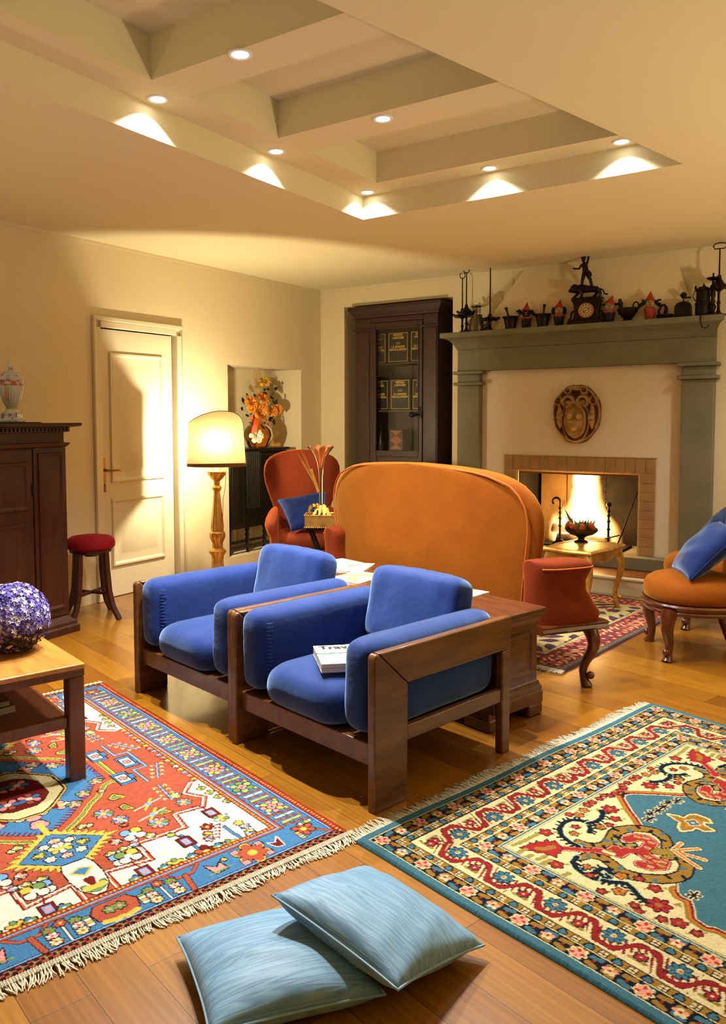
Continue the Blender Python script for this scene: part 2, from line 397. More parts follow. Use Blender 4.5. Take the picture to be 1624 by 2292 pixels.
# ================================================================ the room
struct(MB().bx(-5.6, 3.2, -4.2, 7.9, -0.08, 0.0).build('floor', 'floor', flat=True))
DL, DR, DT = 4.165, 4.985, 2.155      # door opening in the door wall
NL, NR, NB, NTOP = 5.655, 6.805, 0.125, 1.945   # niche in the door wall
mb = MB(); xo = X1-0.5
mb.bx(xo, X1, -4.2, DL, 0, ZC+0.5); mb.bx(xo, X1, DL, DR, DT, ZC+0.5); mb.bx(xo, X1, DR, NL, 0, ZC+0.5)
mb.bx(xo, X1, NL, NR, 0, NB); mb.bx(xo, X1, NL, NR, NTOP, ZC+0.5); mb.bx(xo, X1, NR, 7.9, 0, ZC+0.5)
mb.bx(xo, X1-0.40, NL, NR, NB, NTOP); mb.bx(xo, X1-0.12, DL, DR, 0, DT)
struct(mb.build('wall_left', 'plaster', flat=True))
KL, KR, KT = -4.715, -3.455, 2.61      # bookcase recess in the fireplace wall
FL, FR, FB, FT = -2.775, -1.695, 0.25, 0.945   # fire opening
yo = 7.9
mb = MB()
mb.bx(X1, KL, Y2, yo, 0, ZC+0.5); mb.bx(KL, KR, Y2, yo, KT, ZC+0.5); mb.bx(KL, KR, Y2+0.46, yo, 0, KT)
mb.bx(KR, FL, Y2, yo, 0, ZC+0.5); mb.bx(FL, FR, Y2, yo, FT, ZC+0.5); mb.bx(FL, FR, Y2, yo, 0, FB-0.02); mb.bx(FL, FR, Y2+0.52, yo, FB-0.02, FT); mb.bx(FR, 3.2, Y2, yo, 0, ZC+0.5)
struct(mb.build('wall_back', 'plaster', flat=True))
struct(MB().bx(2.6, 3.2, -4.2, Y2, 0, ZC+0.5).build('wall_right', 'plaster', flat=True))
struct(MB().bx(X1, 2.6, -4.2, -3.6, 0, ZC+0.5).build('wall_front', 'plaster', flat=True))

# lowered ceiling around a raised, coffered field
SC_, SR_ = (-2.981, 4.771), (-0.93, 4.745)
NEAR = 0.6; XR = SR_[0]-0.247*(SR_[1]-NEAR); XLN = -2.93
mb = MB()
mb.prism([(X1, SC_[1]), (SC_[0], SC_[1]), (SR_[0], SR_[1]), (2.6, SR_[1]), (2.6, Y2), (X1, Y2)], ZC, ZR)
mb.prism([(X1, NEAR), (XLN, NEAR), SC_, (X1, SC_[1])], ZC, ZR)
mb.prism([(XR, NEAR), (2.6, NEAR), (2.6, SR_[1]), SR_], ZC, ZR)
mb.prism([(X1, -3.6), (2.6, -3.6), (2.6, NEAR), (X1, NEAR)], ZC, ZR)
struct(mb.build('ceiling', 'ceiling', flat=True))
mb = MB(); XB = -2.738; ZK = 3.16
mb.bx(-3.6, XB, -0.2, 5.6, ZR, ZK)
for y0, y1 in ((4.545, 5.6), (3.518, 3.785), (2.595, 2.828), (1.55, 1.80), (-0.2, 0.75)): mb.bx(XB, 0.6, y0, y1, ZR, ZK)
mb.bx(-3.6, 0.6, -0.2, 5.6, ZK, ZK+0.05); mb.bx(0.0, 0.6, -0.2, 5.6, ZR, ZK)
struct(mb.build('trim_1', 'ceiling', flat=True))
# thin cornice line where walls meet the ceiling
mb = MB(); mb.bx(X1, X1+0.012, -3.6, Y2, ZC-0.022, ZC); struct(mb.build('trim_2', 'plaster', flat=True))
mb = MB(); mb.bx(X1, -2.72, Y2-0.012, Y2, ZC-0.022, ZC); mb.bx(-1.46, 2.6, Y2-0.012, Y2, ZC-0.022, ZC); struct(mb.build('trim_3', 'plaster', flat=True))

# raised step in front of the fireplace wall: boarded top, white riser with a rounded nosing
PZ, PY = 0.145, 6.67
M['step_top'] = wood('step_oak', S(150, 92, 42), S(122, 70, 30), (4, 40, 40), 0.35, 0.2)
o = MB().bx(X1, 2.6, PY, Y2+0.4, 0, PZ).build('trim_4', 'step_top', flat=True); struct(o)
mb = MB(); mb.bx(X1, 2.6, PY-0.012, PY, 0, PZ-0.03)
mb.tube([(X1, PY-0.012, PZ-0.014), (2.6, PY-0.012, PZ-0.014)], 0.016, 12)
struct(mb.build('trim_5', 'paint'))

# ---------------------------------------------------------------- door
def panel_x(mb, x, y0, y1, z0, z1, mw=0.035, md=0.016, field=0.05):
    """moulding frame with a raised field, on a plane facing +x"""
    O = [(y0, z0), (y1, z0), (y1, z1), (y0, z1)]
    def ring(d, dx): return [(x+dx, y0+d, z0+d), (x+dx, y1-d, z0+d), (x+dx, y1-d, z1-d), (x+dx, y0+d, z1-d)]
    rings = [ring(0, 0), ring(mw*0.15, md), ring(mw*0.55, md*1.1), ring(mw, 0.0015), ring(mw+field, 0.0015), ring(mw+field+0.02, md*0.6)]
    mb.loft(rings, cap=False); q = len(mb.v); mb.f.append((q-4, q-3, q-2, q-1))
d = thing('panel_door', 'cream two-panel interior door with brass lever handle', 'door', (X1, (DL+DR)/2, 0))
d.name = 'door_1'; struct(d)
mb = MB(); xl = -0.045
mb.bx(xl-0.04, xl, DL-(DL+DR)/2+0.004, DR-(DL+DR)/2-0.004, 0.006, DT-0.004)
cyd = (DL+DR)/2
pa = on_x((239, 773), X1+xl); pb = on_x((366, 1078), X1+xl); pc = on_x((252, 1121), X1+xl); pd = on_x((370, 1259), X1+xl)
y0p, y1p = DL+0.125-cyd, DR-0.115-cyd
panel_x(mb, xl, y0p, y1p, 0.93, 1.97); panel_x(mb, xl, y0p, y1p, 0.25, 0.80)
mb.build('door_leaf', 'paint', d, angle=25)
mb = MB()
for s in (-1, 1):
    yy = (DL-cyd) if s < 0 else (DR-cyd)
    mb.bx(-0.1, 0.012, min(yy, yy+s*0.012), max(yy, yy+s*0.012), 0, DT)
    a, b = (yy, yy+s*0.07); mb.bx(0.0, 0.022, min(a, b), max(a, b), 0, DT)
    a, b = (yy+s*0.05, yy+s*0.075); mb.bx(0.0, 0.034, min(a, b), max(a, b), 0, DT+0.05)
mb.bx(-0.1, 0.022, DL-cyd-0.0, DR-cyd+0.0, DT, DT+0.05); mb.bx(0, 0.034, DL-cyd-0.075, DR-cyd+0.075, DT+0.05, DT+0.085)
mb.build('door_frame', 'paint', d, bevel=0.006)
hy = DL+0.055-cyd
mb = MB(); mb.bx(xl, xl+0.006, hy-0.018, hy+0.018, 0.86, 1.13)
pl = mb.build('door_handle', 'brass', d, bevel=0.004)
mb = MB(); mb.tube([(xl, hy, 1.035), (xl+0.05, hy, 1.035), (xl+0.055, hy+0.03, 1.035), (xl+0.05, hy+0.13, 1.03)], [0.011, 0.010, 0.010, 0.008], 10)
mb.build('lever', 'brass', pl)
MB().lathe([(0.006, 0), (0.006, 0.002)], 10, M_=Matrix.Translation((xl+0.006, hy, 0.915)) @ Matrix.Rotation(PI/2, 4, 'Y')).build('keyhole', 'iron', pl)

# ---------------------------------------------------------------- fireplace
fp = thing('fireplace', 'grey stone fireplace with brick-edged hearth and cream plaster hood', 'fireplace', (-2.24, Y2, 0))
def fpl(x): return x+2.24
CF = -0.09
mb = MB(); mb.prism([(fpl(-2.72), -0.004), (fpl(-1.455), -0.004), (fpl(-1.455), -0.03), (fpl(-2.72), -0.03)], ZC-0.001, ZC-0.0005)
mb.v = []; mb.f = []
hb, ht = (-3.12, -1.26), (-2.72, -1.455)
mb.add([(fpl(hb[0]), 0, 2.2), (fpl(hb[1]), 0, 2.2), (fpl(hb[1]), -0.17, 2.2), (fpl(hb[0]), -0.17, 2.2), (fpl(ht[0]), 0, ZC), (fpl(ht[1]), 0, ZC), (fpl(ht[1]), -0.012, ZC), (fpl(ht[0]), -0.012, ZC)],
       [(0, 1, 2, 3), (4, 7, 6, 5), (0, 4, 5, 1), (1, 5, 6, 2), (2, 6, 7, 3), (3, 7, 4, 0)])
mb.build('hood', 'plaster', fp, flat=True)
MB().bx(fpl(-3.135), fpl(-1.362), -0.012, -0.0005, 0.25, 1.88).bx(0, 0, 0, 0, 0, 0).build('panel', 'white_plaster', fp, flat=True)
bpy.data.objects['panel'].name = 'plaster_panel'
pp = bpy.data.objects['plaster_panel']
# cut the fire opening out of the panel by building it from four pieces
mb = MB(); y0_, y1_ = -0.012, -0.0005
mb.bx(fpl(-3.135), fpl(-2.9), y0_, y1_, FB, 1.88); mb.bx(fpl(-1.56), fpl(-1.362), y0_, y1_, FB, 1.88); mb.bx(fpl(-2.9), fpl(-1.56), y0_, y1_, 1.09, 1.88)
me = mb.build('plaster_panel', 'white_plaster', fp, flat=True).data
bpy.data.objects.remove(pp); [o for o in bpy.data.objects if o.data == me][0].name = 'plaster_panel'
for x0, x1 in ((-3.36, -3.135), (-1.362, -1.117)):
    mb = MB(); mb.bx(fpl(x0), fpl(x1), CF, -0.0005, FB, 1.745)
    for z0, z1, e in ((1.745, 1.775, 0.03), (1.775, 1.85, 0.0), (1.85, 1.88, 0.035)): mb.bx(fpl(x0)-e, fpl(x1)+e, CF-e, -0.0005, z0, z1)
    mb.build('column', 'stone', fp, bevel=0.006)
MB().bx(fpl(-3.36), fpl(-1.117), CF, -0.0005, 1.88, 2.085).build('lintel', 'stone', fp, bevel=0.005)
mb = MB()
prof = [(0, 2.085), (-0.10, 2.085), (-0.11, 2.10), (-0.135, 2.13), (-0.18, 2.165), (-0.235, 2.182), (-0.285, 2.185), (-0.29, 2.19), (-0.29, 2.228), (-0.285, 2.233), (0, 2.233)]
def sect(x, e): return [(x, -0.0005+0*0 if p[0] == 0 else p[0], p[1]) for p in prof]
L0 = [(fpl(-3.36)+(p[0]+0.09)*0.33*(1 if p[0] < -0.09 else 0)-0.0, min(p[0], -0.0005), p[1]) for p in prof]
L1 = [(fpl(-1.117)-(p[0]+0.09)*0.45*(1 if p[0] < -0.09 else 0), min(p[0], -0.0005), p[1]) for p in prof]
L0 = [(fpl(-3.36)+min(0, (p[0]+0.09))*0.45, min(p[0], -0.0005), p[1]) for p in prof]
mb.loft([L0, L1]); mb.build('mantel_shelf', 'stone', fp, angle=25)
# brick edge
mb = MB(); g = 0.006
bw = (2.92-1.555)/1.0
nt = 16
for i in range(nt):
    a = -2.905+i*(1.345/nt); mb.bx(fpl(a)+g/2, fpl(a+1.345/nt)-g/2, -0.026, -0.006, 0.955, 1.085)
for x0, x1 in ((-2.905, -2.785), (-1.69, -1.56)):
    for i in range(9):
        z = FB+i*(0.70/9); mb.bx(fpl(x0)+g/2, fpl(x1)-g/2, -0.026, -0.006, z+g/2, z+0.70/9-g/2)
M['brick'] = mat('pale_brick', S(178, 142, 98), 0.9, var=((9, 9, 9), S(160, 122, 82), 0.35, 0.7), bump=(90, 0.2))
M['mortar'] = mat('mortar', S(206, 186, 148), 0.95)
be = mb.build('brick_edge', 'brick', fp, bevel=0.003)
mb = MB(); mb.bx(fpl(-2.91), fpl(FL)+0.005, -0.02, -0.0008, FB, 1.09); mb.bx(fpl(FR)-0.005, fpl(-1.555), -0.02, -0.0008, FB, 1.09); mb.bx(fpl(FL), fpl(FR), -0.02, -0.0008, FT+0.005, 1.09)
mb.bx(fpl(-2.915), fpl(-1.55), -0.03, -0.0008, 1.09, 1.098)
mb.build('mortar', 'mortar', be, flat=True)
MB().bx(fpl(-3.42), fpl(-1.05), -0.15, 0.0, PZ, FB).bx(fpl(FL)+0.004, fpl(FR)-0.004, -0.001, 0.51, FB-0.018, FB).build('hearth_slab', 'stone', fp, bevel=0.006)
# fire box lining
mb = MB(); t = 0.012
mb.bx(fpl(FL)+0.002, fpl(FL)+t, 0.004, 0.51, FB, FT-0.002); mb.bx(fpl(FR)-t, fpl(FR)-0.002, 0.004, 0.51, FB, FT-0.002)
mb.bx(fpl(FL)+0.002, fpl(FR)-0.002, 0.498, 0.51, FB, FT-0.002); mb.bx(fpl(FL)+0.002, fpl(FR)-0.002, 0.12, 0.51, FT-t, FT-0.002)
mb.build('firebox_lining', 'soot', fp, flat=True)
mb = MB(); mb.bx(fpl(FL)+0.05, fpl(FL)+0.30, 0.47, 0.495, FB, 0.90); mb.bx(fpl(FL)+0.31, fpl(FL)+0.345, 0.46, 0.495, FB, FT-0.014)
mb.build('fire_back', 'firebrick', fp, bevel=0.004)
mb = MB()
mb.add([(fpl(FL)+0.013, 0.02, FB), (fpl(FL)+0.013, 0.02, FT-0.004), (fpl(FL)+0.03, 0.03, FT-0.004), (fpl(FL)+0.03, 0.03, FB)], [(0, 1, 2, 3)]); mb.v = []; mb.f = []
mb.bx(fpl(FL)+0.006, fpl(FR)-0.006, 0.004, 0.018, FT-0.02, FT-0.003)
mb.build('iron_edge', 'brass', fp)

# flames: a glowing volume
fm = bpy.data.materials.new('flame'); fm.use_nodes = True; nt_ = fm.node_tree; nt_.nodes.clear()
out = nt_.nodes.new('ShaderNodeOutputMaterial'); em = nt_.nodes.new('ShaderNodeEmission')
tc = nt_.nodes.new('ShaderNodeTexCoord'); sx_ = nt_.nodes.new('ShaderNodeSeparateXYZ'); nz = nt_.nodes.new('ShaderNodeTexNoise')
mpn = nt_.nodes.new('ShaderNodeMapping'); mpn.inputs['Scale'].default_value = (9, 9, 3.2)
nz.inputs['Scale'].default_value = 1.0; nz.inputs['Detail'].default_value = 3.0
L_ = nt_.links.new
def mth(op, a, b=None, c=None):
    n = nt_.nodes.new('ShaderNodeMath'); n.operation = op
    for i, v in enumerate((a, b, c)):
        if v is None: continue
        if isinstance(v, (int, float)): n.inputs[i].default_value = v
        else: L_(v, n.inputs[i])
    return n.outputs[0]
L_(tc.outputs['Object'], sx_.inputs[0]); L_(tc.outputs['Object'], mpn.inputs[0]); L_(mpn.outputs[0], nz.inputs['Vector'])
# body: wide at the logs, narrowing upward; distance field around the core, broken up by noise
zz = mth('DIVIDE', sx_.outputs['Z'], 0.68)
wob = mth('MULTIPLY', mth('SUBTRACT', nz.outputs['Fac'], 0.5), 0.95)
sg = mth('DIVIDE', 1.0, mth('ADD', 1.0, mth('EXPONENT', mth('MULTIPLY', mth('SUBTRACT', sx_.outputs['Z'], 0.27), 17.0))))
half = mth('ADD', mth('MULTIPLY', sg, 0.22), 0.13)
rx = mth('DIVIDE', mth('ADD', sx_.outputs['X'], mth('MULTIPLY', wob, 0.22)), half)
ry = mth('DIVIDE', sx_.outputs['Y'], 0.14)
rr_ = mth('ADD', mth('MULTIPLY', rx, rx), mth('MULTIPLY', ry, ry))
den = mth('MAXIMUM', mth('SUBTRACT', mth('SUBTRACT', 1.0, rr_), mth('MULTIPLY', wob, -1.25)), 0.0)
cr = nt_.nodes.new('ShaderNodeValToRGB'); e = cr.color_ramp.elements
e[0].position = 0.0; e[0].color = (1, 0.28, 0.03, 1); e[1].position = 0.6; e[1].color = (1, 0.66, 0.22, 1)
L_(den, cr.inputs[0]); L_(cr.outputs[0], em.inputs[0]); L_(mth('MULTIPLY', mth('POWER', den, 1.2), 60.0), em.inputs[1]); L_(em.outputs[0], out.inputs['Volume'])
FXC = (-2.22, Y2+0.24, FB+0.03)
fl = MB().bx(-0.48, 0.48, -0.15, 0.15, 0, 0.655).build('flames', fm, loc=FXC, flat=True)
tag(fl, 'bright yellow-white flames burning in the open hearth', 'fire')
light('fire_glow', 'POINT', (-2.22, Y2+0.10, 0.58), 42, (1, 0.50, 0.16), shadow_soft_size=0.14)

for i, (a, b, r, lb) in enumerate([((-2.46, Y2+0.16, 0.315), (-1.98, Y2+0.2, 0.315), 0.045, 'charred log lying foremost under the flames'), ((-2.5, Y2+0.34, 0.32), (-2.0, Y2+0.32, 0.32), 0.05, 'charred log lying at the back of the fire'),
                      ((-2.52, Y2+0.22, 0.40), (-2.02, Y2+0.3, 0.395), 0.042, 'charred log lying across the top of the fire')]):
    A, B = Vector(a), Vector(b); n = 9
    o = MB().tube([A.lerp(B, k/(n-1))+Vector((0, 0.006*math.sin(k*2+i), 0.006*math.cos(k*3))) for k in range(n)], [r*(1+0.08*math.sin(k*1.7+i)) for k in range(n)], 12).build('log', 'char')
    tag(o, lb, 'log', 'logs on the fire')
o = MB().bx(-2.62, -1.85, Y2+0.08, Y2+0.42, FB, FB+0.018).build('ember_bed', 'soot'); tag(o, 'dark bed of ash and embers under the logs', 'ash'); stuff(o)

def andiron(px, kind):
    b = on_y(px, Y2+0.05); x = b.x
    t = thing('andiron', ('wrought iron andiron with curled hook top beside the flames' if kind == 0 else 'twisted iron andiron with ball finial beside the leaning poker'), 'andiron', (x, Y2+0.05, FB), 0, 'andirons in the hearth')
    mb = MB()
    mb.tube([(-0.075, 0, 0), (-0.06, 0, 0.035), (-0.03, 0, 0.06), (0, 0, 0.075), (0.03, 0, 0.06), (0.06, 0, 0.035), (0.075, 0, 0)], 0.009, 8)
    mb.tube([(0, 0, 0.07), (0, 0.12, 0.06), (0, 0.3, 0.05), (0, 0.31, 0)], 0.009, 8); mb.build('foot', 'iron', t)
    mb = MB(); hh = 0.42 if kind == 0 else 0.40
    mb.tube([(0, 0, 0.06), (0, 0, hh)], [0.011, 0.009], 8)
    for k, z in enumerate((0.2, 0.27, 0.32, 0.36)): mb.ell((0, 0, z), (0.017, 0.017, 0.014), 10, 8)
    if kind == 0: mb.tube([(0, 0, hh)]+[(-0.035+0.035*math.cos(a), 0, hh+0.035*math.sin(a)) for a in np.linspace(0.2, 3.9, 12)], 0.010, 8)
    else: mb.ell((0, 0, hh+0.02), 0.024, 12, 10)
    mb.build('post', 'iron', t)
andiron((1252, 1235), 0); andiron((1360, 1235), 1)
a = on_y((1391, 1196), Y2+0.03); b = on_y((1429, 1092), Y2+0.03)
mb = MB(); base = Vector((a.x-0.06, a.y, FB+0.008)); mb.tube([base, a.lerp(base, 0.5), b], [0.008, 0.007, 0.005], 8)
mb.tube([a+Vector((-0.02, 0, -0.01)), a+Vector((-0.14, 0.0, -0.05))], 0.006, 8)
mb.ell(b, 0.010, 8, 6)
tag(mb.build('fire_poker', 'iron'), 'long iron poker leaning slantwise inside the hearth beside the flames', 'poker')
c0 = on_y((1355, 1066), Y2+0.2); mb = MB()
for k in range(9):
    z = FT-0.02-k*0.03; pts = [(c0.x+0.008*math.cos(q)*(1 if k % 2 else 0.15), Y2+0.2+0.008*math.cos(q)*(0.15 if k % 2 else 1), z+0.019*math.sin(q)) for q in np.linspace(0, 2*PI, 10, endpoint=False)]
    mb.tube(pts, 0.0028, 6, True)
tag(mb.build('pot_chain', 'iron'), 'iron pot chain hanging down in the hearth beside the flames', 'chain')

# stone cartouche with three balls
W_, H_ = 0.43, 0.525; mc = (on_y((1291, 926), Y2-0.012))
def bump_(x, z, cx, cz, rx, rz, p=0.5):
    q = ((x-cx)/rx)**2+((z-cz)/rz)**2
    return (1-q)**p if q < 1 else 0.0
def ridge(q, w_): return math.exp(-(q/w_)**2)
def relief(x, z):
    """height of the carved relief and whether the spot is raised ornament, x and z in -1..1"""
    h = 0.10; up = 0.0
    dsh = math.hypot(x/0.47, (z+0.22)/0.64)
    if dsh < 1: h += 0.30*min(1, (1-dsh)/0.10); up = 1
    a = ridge(dsh-0.90, 0.05); h += 0.14*a
    a = ridge(dsh-1.14, 0.07)*(1 if z < 0.32 else 0); h += 0.24*a; up = max(up, a)
    for sx in (-1, 1):
        h += 0.42*bump_(x, z, sx*0.19, -0.08, 0.135, 0.125)
        b = bump_(x, z, sx*0.66, -0.10, 0.13, 0.44, 0.6); h += 0.30*b*(1+0.35*math.sin(z*34)); up = max(up, min(1, b*2))
        q = math.hypot((x-sx*0.30)/1.25, z-0.40); b = ridge(q-0.17, 0.06); h += 0.42*b; up = max(up, b)
        b = bump_(x, z, sx*0.30, 0.38, 0.15, 0.10); h += 0.2*b; up = max(up, b)
        q = math.hypot(x-sx*0.34, z-0.80); b = max(ridge(q-0.12, 0.045), ridge(q, 0.05)); h += 0.30*b; up = max(up, b)
        q = math.hypot(x-sx*0.72, z-0.44); b = max(ridge(q-0.13, 0.05), ridge(q, 0.055)); h += 0.30*b; up = max(up, b*0.8)
        b = ridge(abs(x-sx*0.80)-0.0, 0.05)*(1 if -0.5 < z < 0.25 else 0); h += 0.12*b
    h += 0.46*bump_(x, z, 0.0, -0.46, 0.14, 0.13)
    h += 0.08*ridge(x, 0.03)*(1 if -0.3 < z < 0.3 else 0)
    b = bump_(x, z, 0, 0.86, 0.42, 0.10); h += 0.18*b; up = max(up, b)
    b = bump_(x, z, 0, 0.66, 0.40, 0.06); h += 0.10*b
    rim = math.hypot(x, z); b = ridge(rim-0.94, 0.05); h += 0.16*b; up = max(up, 0.75*b)
    return h, up
nu, nr_ = 280, 110
mb = MB(); vs = []; fs = []; RC = []
for j in range(nr_+1):
    rr = j/nr_
    for k in range(nu):
        a = 2*PI*k/nu; o_ = 1.0-0.012*math.cos(8*a)+0.012*math.sin(3*a)
        x, z = rr*math.cos(a)*o_, rr*math.sin(a)*o_
        hq = relief(x, z); RC.append(hq[1]); hgt = hq[0]*0.13*(1 if rr < 0.9 else math.cos((rr-0.9)/0.1*PI/2)**0.6)+0.018*(1-rr**4)
        vs.append((x*W_/2, -hgt-0.002, z*H_/2))
for j in range(nr_):
    for k in range(nu): fs.append((j*nu+k, j*nu+(k+1) % nu, (j+1)*nu+(k+1) % nu, (j+1)*nu+k))
fs.append(tuple(nr_*nu+k for k in range(nu)))
mb.add(vs, fs)
o = mb.build('stone_relief', None, loc=(mc.x, mc.y, mc.z), angle=180)
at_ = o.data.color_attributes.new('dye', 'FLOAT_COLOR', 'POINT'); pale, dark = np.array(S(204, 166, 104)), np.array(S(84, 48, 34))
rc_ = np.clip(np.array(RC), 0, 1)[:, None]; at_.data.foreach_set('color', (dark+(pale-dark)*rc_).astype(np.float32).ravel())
m_ = mat('carved_stone', S(150, 118, 70), 0.9, bump=(60, 0.4)); k = NT(m_)      # pale on the ornament mask, dark on the ground around it
tcn = k.n('TexCoord'); n1 = k.n('TexNoise', i_Scale=11.0, i_Detail=5.0); r1 = k.n('ValToRGB'); vcn = k.n('VertexColor'); vcn.layer_name = 'dye'; mm = k.n('MixRGB', blend_type='MULTIPLY'); mm.inputs[0].default_value = 1.0
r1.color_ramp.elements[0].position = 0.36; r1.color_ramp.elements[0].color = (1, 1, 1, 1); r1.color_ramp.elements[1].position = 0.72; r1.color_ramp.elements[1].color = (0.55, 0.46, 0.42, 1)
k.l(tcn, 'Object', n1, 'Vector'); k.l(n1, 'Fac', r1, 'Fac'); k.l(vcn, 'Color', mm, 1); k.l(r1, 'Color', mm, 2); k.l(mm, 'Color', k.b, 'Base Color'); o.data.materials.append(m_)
tag(o, 'weathered oval stone coat of arms with three balls above the fire', 'relief')

# ---------------------------------------------------------------- downlights
NAMES = ['recessed downlight on the long ceiling beam, largest of the three there', 'recessed downlight on the long ceiling beam, middle one of three', 'recessed downlight in the inner ceiling corner above the niche wall',
         'recessed downlight on the first cross beam, largest one in view', 'recessed downlight on the second cross beam between two coffers', 'recessed downlight on the front beam towards the fireplace',
         'recessed downlight hidden behind the slanting ceiling edge']
for (lx, ly), nm in zip(LIGHTS, NAMES):
    t = thing('downlight', nm, 'downlight', (lx, ly, ZR), 0, 'downlights in the coffered ceiling')
    MB().open_lathe([(0.036, 0.0), (0.036, -0.004), (0.047, -0.007), (0.053, -0.003), (0.053, 0.0)], 28).build('rim', 'white_trim', t)
    MB().open_lathe([(0.0005, -0.002), (0.036, -0.0025)], 28).build('bulb', 'lens', t)

# ---------------------------------------------------------------- bookcase
BF = Y2-0.03; bl = on_y((795, 850), BF).x; br_ = on_y((979, 850), BF).x; bt = 2.585
bc = thing('bookcase', 'tall dark oak bookcase with glazed door standing in wall recess', 'bookcase', ((bl+br_)/2, BF, PZ)); W2 = (br_-bl)/2; Hh = bt-PZ; Dp = 0.34
gx0 = on_y((843, 850), BF).x-(bl+br_)/2; gx1 = on_y((936, 850), BF).x-(bl+br_)/2; gz0 = on_y((890, 1009), BF).z-PZ; gz1 = on_y((890, 732), BF).z-PZ
dx0 = on_y((829, 850), BF).x-(bl+br_)/2; dx1 = on_y((946, 850), BF).x-(bl+br_)/2
mb = MB(); t = 0.03
mb.bx(-W2, -W2+t, 0.02, Dp, 0, Hh-0.12); mb.bx(W2-t, W2, 0.02, Dp, 0, Hh-0.12); mb.bx(-W2+t, W2-t, Dp-0.015, Dp, 0, Hh-0.12); mb.bx(-W2, W2, 0.0, Dp, 0, 0.08)
mb.bx(-W2, dx0, 0, 0.025, 0.08, Hh-0.12); mb.bx(dx1, W2, 0, 0.025, 0.08, Hh-0.12); mb.bx(dx0, dx1, 0, 0.025, gz1+0.06, Hh-0.12); mb.bx(dx0, dx1, 0, 0.025, 0.08, gz0-0.42)
mb.bx(-W2+0.012, dx0-0.012, -0.008, 0, 0.12, Hh-0.26); mb.bx(dx1+0.03, W2-0.012, -0.008, 0, 0.12, Hh-0.26)
mb.bx(-W2-0.012, W2+0.012, -0.016, Dp, Hh-0.245, Hh-0.225)
mb.build('carcass', 'bookwood', bc, bevel=0.004)
mb = MB()
mb.loft([sup(W2+e, Dp/2+e, 4, 1) and [(-W2-e, -e, z), (W2+e, -e, z), (W2+e, Dp, z), (-W2-e, Dp, z)] for e, z in ((0, Hh-0.12), (0.01, Hh-0.115), (0.012, Hh-0.10), (0.03, Hh-0.075), (0.05, Hh-0.04), (0.056, Hh-0.03), (0.056, Hh))])
mb.build('cornice', 'bookwood', bc, angle=25)
dr = MB(); zb, zt = gz0-0.40, gz1+0.055
dr.bx(dx0+0.002, gx0, -0.012, 0.014, zb, zt); dr.bx(gx1, dx1-0.002, -0.012, 0.014, zb, zt); dr.bx(gx0, gx1, -0.012, 0.014, gz1, zt); dr.bx(gx0, gx1, -0.012, 0.014, gz0-0.06, gz0); dr.bx(gx0, gx1, -0.004, 0.010, zb, gz0-0.06)
dr.bx(gx0-0.012, gx0, -0.02, -0.012, gz0, gz1); dr.bx(gx1, gx1+0.012, -0.02, -0.012, gz0, gz1)
door = dr.build('glazed_door', 'bookwood', bc, bevel=0.003)
MB().bx(gx0, gx1, 0.0, 0.003, gz0, gz1).build('glass_pane', 'pane', door, flat=True)
hz = on_y((945, 928), BF).z-PZ; hx = (gx1+dx1)/2
mb = MB(); mb.bx(hx-0.022, hx+0.022, -0.024, -0.012, hz-0.035, hz+0.03); mb.tube([(hx, -0.02, hz), (hx-0.02, -0.05, hz), (hx-0.055, -0.055, hz)], [0.008, 0.012, 0.016], 10); mb.ell((hx-0.07, -0.055, hz), (0.03, 0.022, 0.03), 14, 10); mb.bx(hx-0.008, hx+0.008, -0.02, -0.012, hz+0.03, hz+0.08)
mb.build('handle', 'iron', door)
s1 = on_y((890, 812), BF+0.06).z-PZ; s2 = on_y((890, 918), BF+0.06).z-PZ
for z in (s1, s2, gz0-0.005): MB().bx(-W2+t, W2-t, 0.03, Dp-0.016, z-0.018, z).build('shelf', 'bookwood', bc)
M['leather'] = mat('black_leather', S(16, 14, 13), 0.65, bump=(120, 0.1))
M['goldleaf'] = mat('gold_lettering', S(244, 200, 92), 0.45, 0.15)
by = BF+0.07
def book(px0, px1, z, label, full=True, grp='gold-lettered encyclopedia volumes in the bookcase'):
    a = on_y((px0, 850), by).x; b = on_y((px1, 850), by).x; w_ = b-a; h_ = on_y((890, 741), by).z-on_y((890, 811), by).z
    t = thing('book', label, 'book', ((a+b)/2, by, z+PZ), 0, grp)
    MB().bx(-w_/2+0.004, w_/2-0.004, 0, 0.2, 0.0005, h_).build('cover', 'leather', t, bevel=0.006)
    q = 0.0035; x_ = w_/2-0.016; z0, z1 = 0.014, h_-0.014; mb = MB()
    mb.bx(-x_, x_, -0.0012, 0.001, z0, z0+q); mb.bx(-x_, x_, -0.0012, 0.001, z1-q, z1); mb.bx(-x_, -x_+q, -0.0012, 0.001, z0, z1); mb.bx(x_-q, x_, -0.0012, 0.001, z0, z1)
    mb.build('gilt_border', 'goldleaf', t)
    def line(s, size, z_, sx=1.0): text_part(s, size, 'goldleaf', t, Matrix.Translation((0, -0.001, z_*h_)) @ Matrix.Rotation(PI/2, 4, 'X'), bold=0.0006, sx=sx)
    fs = w_*0.115
    line('RIZZOLI\nLAROUSSE', fs, 0.845, 1.0); line('LA GRANDE\nENCICLOPEDIA', fs, 0.47, 0.98)
    MB().tube([(0.021*math.sin(q), -0.0012, 0.63*h_+0.011*math.sin(2*q)) for q in np.linspace(0, 2*PI, 28, endpoint=False)], 0.0016, 5, True).build('emblem', 'goldleaf', t)
    MB().bx(-0.003, 0.003, -0.0012, 0.001, 0.33*h_, 0.345*h_).build('volume_mark', 'goldleaf', t)
step_ = 49
